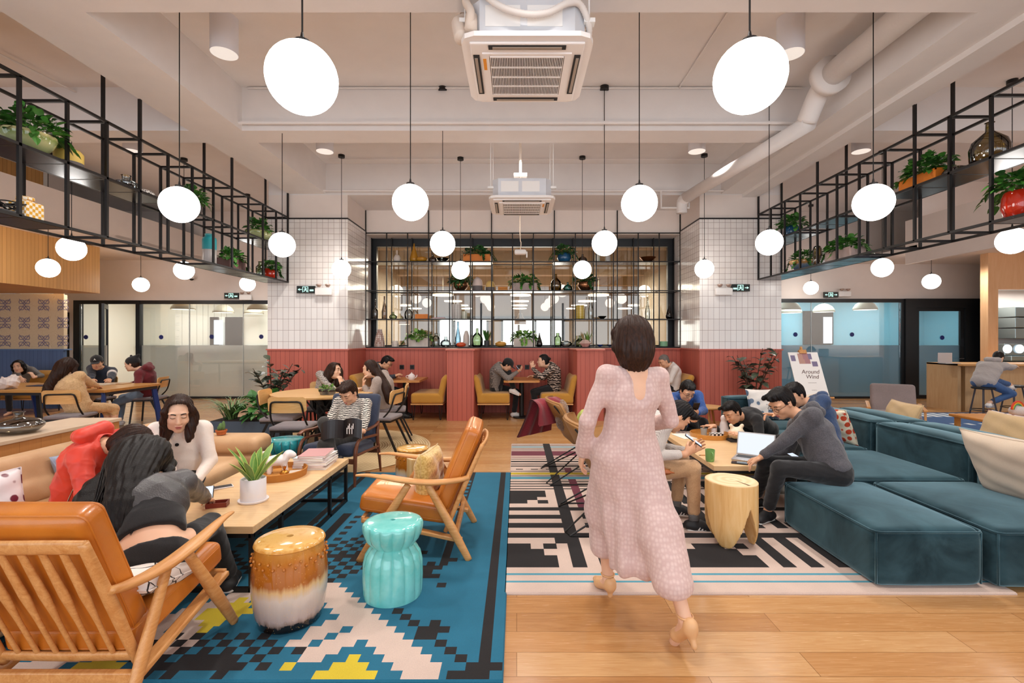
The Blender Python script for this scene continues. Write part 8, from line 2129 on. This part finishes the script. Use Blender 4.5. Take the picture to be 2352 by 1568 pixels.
# ================================================================== THINGS FURTHER BACK
for px, lab in ((753, 'zinc pot of small succulents on the round table'), (749.5+18, 'second zinc pot of succulents on the round table, touching the first')):
    p = F(px-8, 906, .751); pot_plant('succulent', tuple(p), lab, bowlpot(pm('zinc', '#7d7a76', .5, .4), [(.055, 0), (.085, .075), (.08, .075)], n=4), (0, 0, .075), (.06, .06, .05), 40, .035, mat=fern, seed=int(px), shape='oval')
V('teapot', (-1.98, 9.1, .725), [(.05, 0), (.065, .03), (.065, .08), (.04, .10), (.03, .11), (.012, .12), (.012, .135), (.0001, .14)], cw, 'white teapot on the booth table before the man in dark navy', 'teapot', extra=lambda t, s: (MB().tube(smooth([(.055, 0, .03), (.09, 0, .05), (.10, 0, .09)]), .009, 8).build('spout', cw, t, smooth=True), MB().tube(smooth([(-.06, 0, .08), (-.1, 0, .07), (-.1, 0, .04), (-.06, 0, .02)]), .006, 8).build('handle', cw, t, smooth=True)))
for nm, px, py, d, c_, lab, z in (('notebook', 232, 884, (.3, .22, .02), '#d8cbb8', 'open pale notebook in front of the man in the black cap', .74), ('notebook', 270, 881, (.34, .2, .015), '#c9ab88', 'long tan pad on the communal table by the black beanie', .74), ('laptop', 95, 886, (.3, .2, .012), '#2b3250', 'closed dark blue laptop on the further communal table', .74)):
    box_thing(nm, F(px, py, z+.001), d, pm('c_'+c_[1:], c_, .5), lab, nm)
t = empty('plastic_bag', F(18, 893, .74), 0, 'white translucent plastic bag on the end communal table', 'bag')
s = SDF(.012, .05); s.ell((0, 0, .09), (.16, .12, .10)).ell((.05, .03, .15), (.07, .06, .06)); s.build('bag_body', pm('bag_white', '#e3d5cf', .4), t, disp=folds(3, .02, 30))
t = empty('backpack', (-7.75, 6.62, .47), 0, 'dark grey backpack sitting on the dining chair at the picture edge', 'bag')
s = SDF(.012, .05); s.box((0, 0, .20), (.15, .10, .20), .08).box((0, .1, .13), (.11, .05, .11), .04); s.build('bag_body', darkgrey, t)
# wall sockets
for x, lab in ((-2.33, 'black wall socket in the first booth, nearer the tiled column'), (-2.12, 'black wall socket in the first booth, nearer the divider'), (.05, 'black wall socket in the middle booth beside the phone user'), (.21, 'black wall socket in the middle booth nearest the raised hand')):
    t = empty('wall_socket', (x, 9.80, .92), 0, lab, 'socket'); MB().b2(-.045, .045, -.012, 0, -.045, .045, .003).build('faceplate', pm('socket_black', '#2a2a2c', .4), t); MB().b2(-.03, .03, -.014, -.012, -.03, .03).build('outlet', blackm, t)
# exit signs
eg = emis('exit_green', '#3fe0a0', 1.6); ew = emis('exit_white', '#c9fff0', 1.3)
def exit_sign(loc, lab, arrow, both=False, lampside=1, s_=1.0):
    t = empty('exit_sign', loc, 0, lab, 'sign'); t.scale = (s_,)*3
    MB().b2(-.165, .165, -.03, 0, -.065, .065, .003).build('sign_box', pm('exit_black', '#071109', .4), t)
    m = MB()  # doorway with running figure
    m.b2(-.06, .045, -.033, -.03, .042, .052).b2(-.06, -.05, -.033, -.03, -.05, .042).b2(.035, .045, -.033, -.03, -.05, .042)
    m.tube([(-.01, -.032, .025), (0, -.032, -.005), (.02, -.032, -.02), (.016, -.032, -.045)], .008, 5).tube([(0, -.032, -.005), (-.02, -.032, -.02), (-.035, -.032, -.038)], .008, 5).tube([(.025, -.032, .012), (-.005, -.032, .015), (-.03, -.032, .0)], .006, 5).ell((-.012, -.032, .034), (.008, .003, .008), None, 8, 6)
    for sg in ((-1, 1) if both else (arrow,)):
        m.b2(sg*.07, sg*.115, -.033, -.03, -.006, .006); m.add([(sg*.145, -.032, 0), (sg*.108, -.032, .022), (sg*.108, -.032, -.022)], [(0, 1, 2)])
    if not both: m.b2(-arrow*.07, -arrow*.14, -.033, -.03, -.03, .0)
    m.build('pictogram', ew, t)
    return t
exit_sign(W(1700, 661, 8.74), 'green exit sign on the tiled column by the easel, arrow pointing to the blue room', 1)
exit_sign(W(704, 665, 8.74), 'green exit sign on the tiled column near the round table', -1)
exit_sign(W(533, 679, 12.05), 'green exit sign over the whitish meeting room', -1, s_=1.08)
exit_sign(W(1907, 677, 12.05), 'green exit sign with two arrows over the blue-walled meeting room', 1, True, s_=1.08)
def emergency(loc, lab):
    t = empty('emergency_light', loc, 0, lab, 'light'); MB().b2(-.15, .15, -.06, 0, -.08, .05, .01).build('battery_box', white, t)
    for sg in (-1, 1): MB().lathe([(.02, 0), (.045, .03), (.048, .05), (.03, .055), (.0001, .05)], (sg*.08, -.05, .065), 20).build('lamp_head', pm('lamp_bronze', '#b49c90', .3, .4), t, smooth=True)
emergency(W(745, 668, 8.74), 'twin-headed emergency light on the tiled column near the round table'); emergency(W(1661, 668, 8.74), 'twin-headed emergency light on the tiled column by the easel')
emergency(W(566, 682, 12.05), 'twin-headed emergency light over the whitish meeting room'); emergency(W(1938, 674, 12.05), 'twin-headed emergency light over the blue-walled meeting room')
t = empty('security_camera', W(440, 640, 12.0), 0, 'small dark dome camera under the wall above the glass door', 'camera'); MB().cyl((0, 0, .0), (0, 0, .06), .06, n=18).build('camera_base', white, t); MB().ell((0, 0, 0), (.05, .05, .045)).build('lens_dome', blackm, t, smooth=True)
t = empty('security_camera', (12.0, 11.2, 2.58), 0, 'small white dome camera inside the bar opening', 'camera'); MB().cyl((0, 0, .0), (0, 0, .07), .12, n=20).build('camera_base', white, t); MB().ell((0, 0, 0), (.07, .07, .05)).build('lens_dome', blackm, t, smooth=True)
t = empty('spotlight', (-3.92, 3.55, 3.96), 0, 'black ceiling spotlight in the upper corner above the hanging shelf', 'ceiling light'); MB().cyl((-.05, 0, 0), (.05, -.05, -.06), .04, .05, 16).build('lamp_housing', blackm, t); MB().tube([(.0, 0, .17), (.0, 0, .07), (.06, 0, .02), (.05, -.02, -.05)], .008, 6).build('bracket', blackm, t)
# easel with notice
et = empty('easel', (4.86, 8.05, 0), 0, 'tilted white notice board with photos on a wooden easel by the rubber plant', 'easel')
bw_, bh = .50, .80; n0 = Vector((0, -.15, .53)); ax = Vector((1, 0, 0)); up_ = Vector((0, .33, .73)).normalized(); nn = ax.cross(up_)
def BP(u, v, w=0): return n0+ax*((u-.5)*bw_)+up_*(v*bh)+nn*w
def slab(mb, u0, u1, v0, v1, w0, w1):
    P = [BP(u0, v0, w0), BP(u1, v0, w0), BP(u1, v1, w0), BP(u0, v1, w0), BP(u0, v0, w1), BP(u1, v0, w1), BP(u1, v1, w1), BP(u0, v1, w1)]
    mb.add(P, [(0, 3, 2, 1), (4, 5, 6, 7), (0, 1, 5, 4), (1, 2, 6, 5), (2, 3, 7, 6), (3, 0, 4, 7)]); return mb
bd = slab(MB(), 0, 1, 0, 1, 0, .012).build('notice_board', pm('paper_white', '#f2eeea', .6), et)
ph = MB()
for i, (u0, u1, v0, v1) in enumerate(((.05, .2, .8, .93), (.3, .46, .84, .97), (.46, .64, .84, .97), (.64, .76, .84, .97), (.30, .5, .74, .84), (.5, .68, .74, .84), (.72, .9, .68, .79))): ph.m(i % 3); slab(ph, u0, u1, v0, v1, .012, .014)
ph.build('photo_print', [pm('print_a', '#7a6f8f', .5), pm('print_b', '#b98d80', .5), pm('print_c', '#a8787c', .5)], bd)
def text(body, p, size, mat, parent, R, shear=.25, nm='lettering'):
    c = bpy.data.curves.new('tmp', 'FONT'); c.body = body; c.size = size; c.align_x = 'CENTER'; c.shear = shear; c.extrude = .0006; c.space_character = .95
    q = bpy.data.objects.new('tmp', c); COL.objects.link(q); bpy.context.view_layer.update(); me = bpy.data.meshes.new_from_object(q.evaluated_get(bpy.context.evaluated_depsgraph_get())); bpy.data.objects.remove(q); me.materials.clear(); me.materials.append(mat); o = bpy.data.objects.new(nm, me); COL.objects.link(o); o.parent = parent; o.location = p; o.rotation_euler = R.to_euler(); return o
Rb = Matrix((ax, up_, nn)).transposed(); ink = pm('ink_brown', '#6d5550', .7)
for tx, u, v, sz_ in (('Around', .58, .52, .10), ('Wind', .6, .41, .10), ('~~~~~', .55, .30, .05), ('~~~', .55, .14, .05)): text(tx, BP(u, v, .0135), sz_, ink, bd, Rb)
lg = MB(); lg.beam(BP(.5, 1.1, -.02), BP(.5, -.05, -.02), .03); lg.beam(BP(.5, 1.08, -.02), (-.30, -.26, 0), .028).beam(BP(.5, 1.08, -.02), (.30, -.26, 0), .028)
lg.beam(BP(.5, 1.05, -.03), (0, .55, 0), .028); lg.build('easel_leg', oakw, et); slab(MB(), -.1, 1.1, -.03, 0, -.01, .05).build('ledge', oakw, et)
slab(MB(), .38, .62, .97, 1.05, -.02, .03).cyl(BP(.5, 1.04, 0), BP(.5, 1.13, .0), .02, n=10).build('clip', oakw, et)
# plush toys, cable of shapes in the meeting room, bar equipment
t = empty('plush_toy', (7.05, 6.75, .416), .2, 'white plush cloud toy with a rainbow on the orange-stained table', 'toy')
s = SDF(.012, .04); s.ell((0, 0, .07), (.17, .09, .07)).ell((-.1, 0, .08), (.08, .07, .07)).ell((.12, 0, .09), (.07, .07, .07)); s.build('plush_body', fabric('plush_white', '#d9d2ce', None, 200), t)
for k, c_ in enumerate(('#d8452b', '#e0a52c', '#4f9a6a')): MB().tube([(-.10+(.11-.02*k)*math.cos(a), -.02, .10+(.11-.02*k)*math.sin(a)) for a in [PI*i/12 for i in range(13)]], .011, 8).build('rainbow_band', pm('rb_'+c_[1:], c_, .8), t, smooth=True)
t = empty('plush_toy', (7.35, 6.5, .416), 0, 'white plush toy with black stripes beside the rainbow cloud', 'toy'); s = SDF(.012, .04); s.ell((0, 0, .09), (.12, .09, .08)).ell((.08, -.04, .12), (.05, .05, .05)).cone((.05, 0, .15), (.05, .02, .2), .02).cone((.12, 0, .15), (.13, .02, .2), .02); s.build('plush_body', stripes('zebra_plush', '#1d1b1b', '#e3dcd8', 0, 9, 4, .3), t)
gar = MB(); rnd = random.Random(2); fr_m = [pm('felt_orange', '#c2502a', .9), pm('felt_blue', '#5f8fc2', .9), pm('felt_yellow', '#e0b83a', .9), pm('felt_green', '#8fae86', .9)]
for k, px in enumerate((418, 436, 452, 466, 478, 492, 508, 520)):
    p = W(px, 812+6*math.sin(k*1.7), 12.9); t = empty('felt_toy', p, 0, ('orange', 'blue', 'yellow', 'green')[k % 4]+' felt toy of the garland behind the frosted glass, '+('by the door end', 'next from the door end', 'third along', 'near the middle', 'just past the middle', 'third from the column end', 'second from the column end', 'at the column end')[k], 'toy'); t['group'] = 'felt garland'
    s = SDF(.02, .03); s.ell((0, 0, 0), (.07+.02*(k % 2), .05, .08)).ell((.05, 0, .06), (.04, .04, .04)); s.build('felt_body', fr_m[k % 4], t)
    MB().cyl((0, 0, .05), (0, 0, 3.0-p.z), .003, n=4).build('cord', blackm, t)
p = W(437, 825, 12.85); t = empty('felt_toy', p, 0, 'long orange felt pouch hanging lowest behind the frosted glass', 'toy'); s = SDF(.02, .03); s.ell((0, 0, 0), (.11, .05, .22)); s.build('felt_body', fr_m[0], t); MB().cyl((0, 0, .2), (0, 0, 3.0-p.z), .003, n=4).build('cord', blackm, t)
# desks inside the meeting rooms
for nm, x, y, sx, lab in (('meeting_table', -6.6, 14.0, 2.6, 'meeting table inside the whitish meeting room'), ('wall_desk', 8.0, 13.6, 1.9, 'narrow desk with a blue file box inside the blue-walled room'), ('meeting_table', 6.0, 15.2, 1.6, 'low shelf desk beneath the shelves of the blue-walled room')):
    t = empty(nm, (x, y, 0), 0, lab, 'table'); MB().b2(-sx/2, sx/2, -.4, .4, .70, .74).build('tabletop', oak, t)
    for sx_ in (-1, 1): MB().b2(sx_*(sx/2-.08)-.03, sx_*(sx/2-.08)+.03, -.35, .35, 0, .70).build('leg', darkgrey, t)
box_thing('file_box', (8.35, 13.5, .742), (.3, .25, .3), pm('file_blue', '#3c52a8', .5), 'blue file box on the desk behind the frosted blue glass', 'box')
V('vase', (8.85, 13.5, .742), P_jar, cream_p, 'cream vase at the end of the desk behind the frosted blue glass', 'vase')
for x, lab in ((5.35, 'black steel bookshelf in the blue-walled room nearest the column'), (6.55, 'black steel bookshelf in the blue-walled room with a framed picture')):
    t = empty('wall_shelf', (x, 15.7, 1.3), 0, lab, 'shelf'); m = MB()
    for z in (0, .4, .8): m.b2(-.45, .45, -.12, .12, z, z+.02)
    for xx in (-.45, .45): m.b2(xx-.012, xx+.012, -.12, .12, 0, .95)
    m.build('frame', blackm, t); MB().b2(-.35, -.05, -.08, .08, .02, .22).b2(.1, .3, -.08, .08, .42, .7).build('contents', pm('book_mix', '#a8685a', .6), t)
steel = pm('steel', '#9fb0b2', .25, .85)
t = empty('bar_hood', (12.3, 11.4, 1.45), 0, 'brushed steel cabinet on the back wall of the bar', 'cabinet'); m = MB()
for k in range(3): m.b2(-.8, 1.2, -.25, .2, .05+.25*k, .28+.25*k, .01)
m.build('body', steel, t); MB().b2(.0, .2, -.27, -.25, .42, .47).build('handle', blackm, t)
t = empty('espresso_machine', (12.0, 11.2, .98), 0, 'silver coffee machine with round dials behind the bar', 'appliance'); MB().b2(-.8, .9, -.25, .15, -.0, .12, .02).b2(-.8, .9, -.1, .15, .12, .4, .02).build('body', steel, t)
for k in range(5): MB().cyl((-.75+.28*k, -.11, .28), (-.75+.28*k, -.13, .28), .10, n=20).build('dial', emis('dial_lit', '#eef2ff', 1.5), t)
struct('trim_70', MB().b2(11.35, 13.6, 10.9, 11.68, 0, .96), steel)
t = empty('laptop', (8.95, 10.0, .981), 0, 'open white-lidded laptop at the end of the bar counter', 'laptop'); MB().b2(-.15, .15, -.1, .1, 0, .01).build('keyboard_base', alu, t); MB().b2(-.15, .15, .1, .106, .005, .22).build('lid', alu, t)
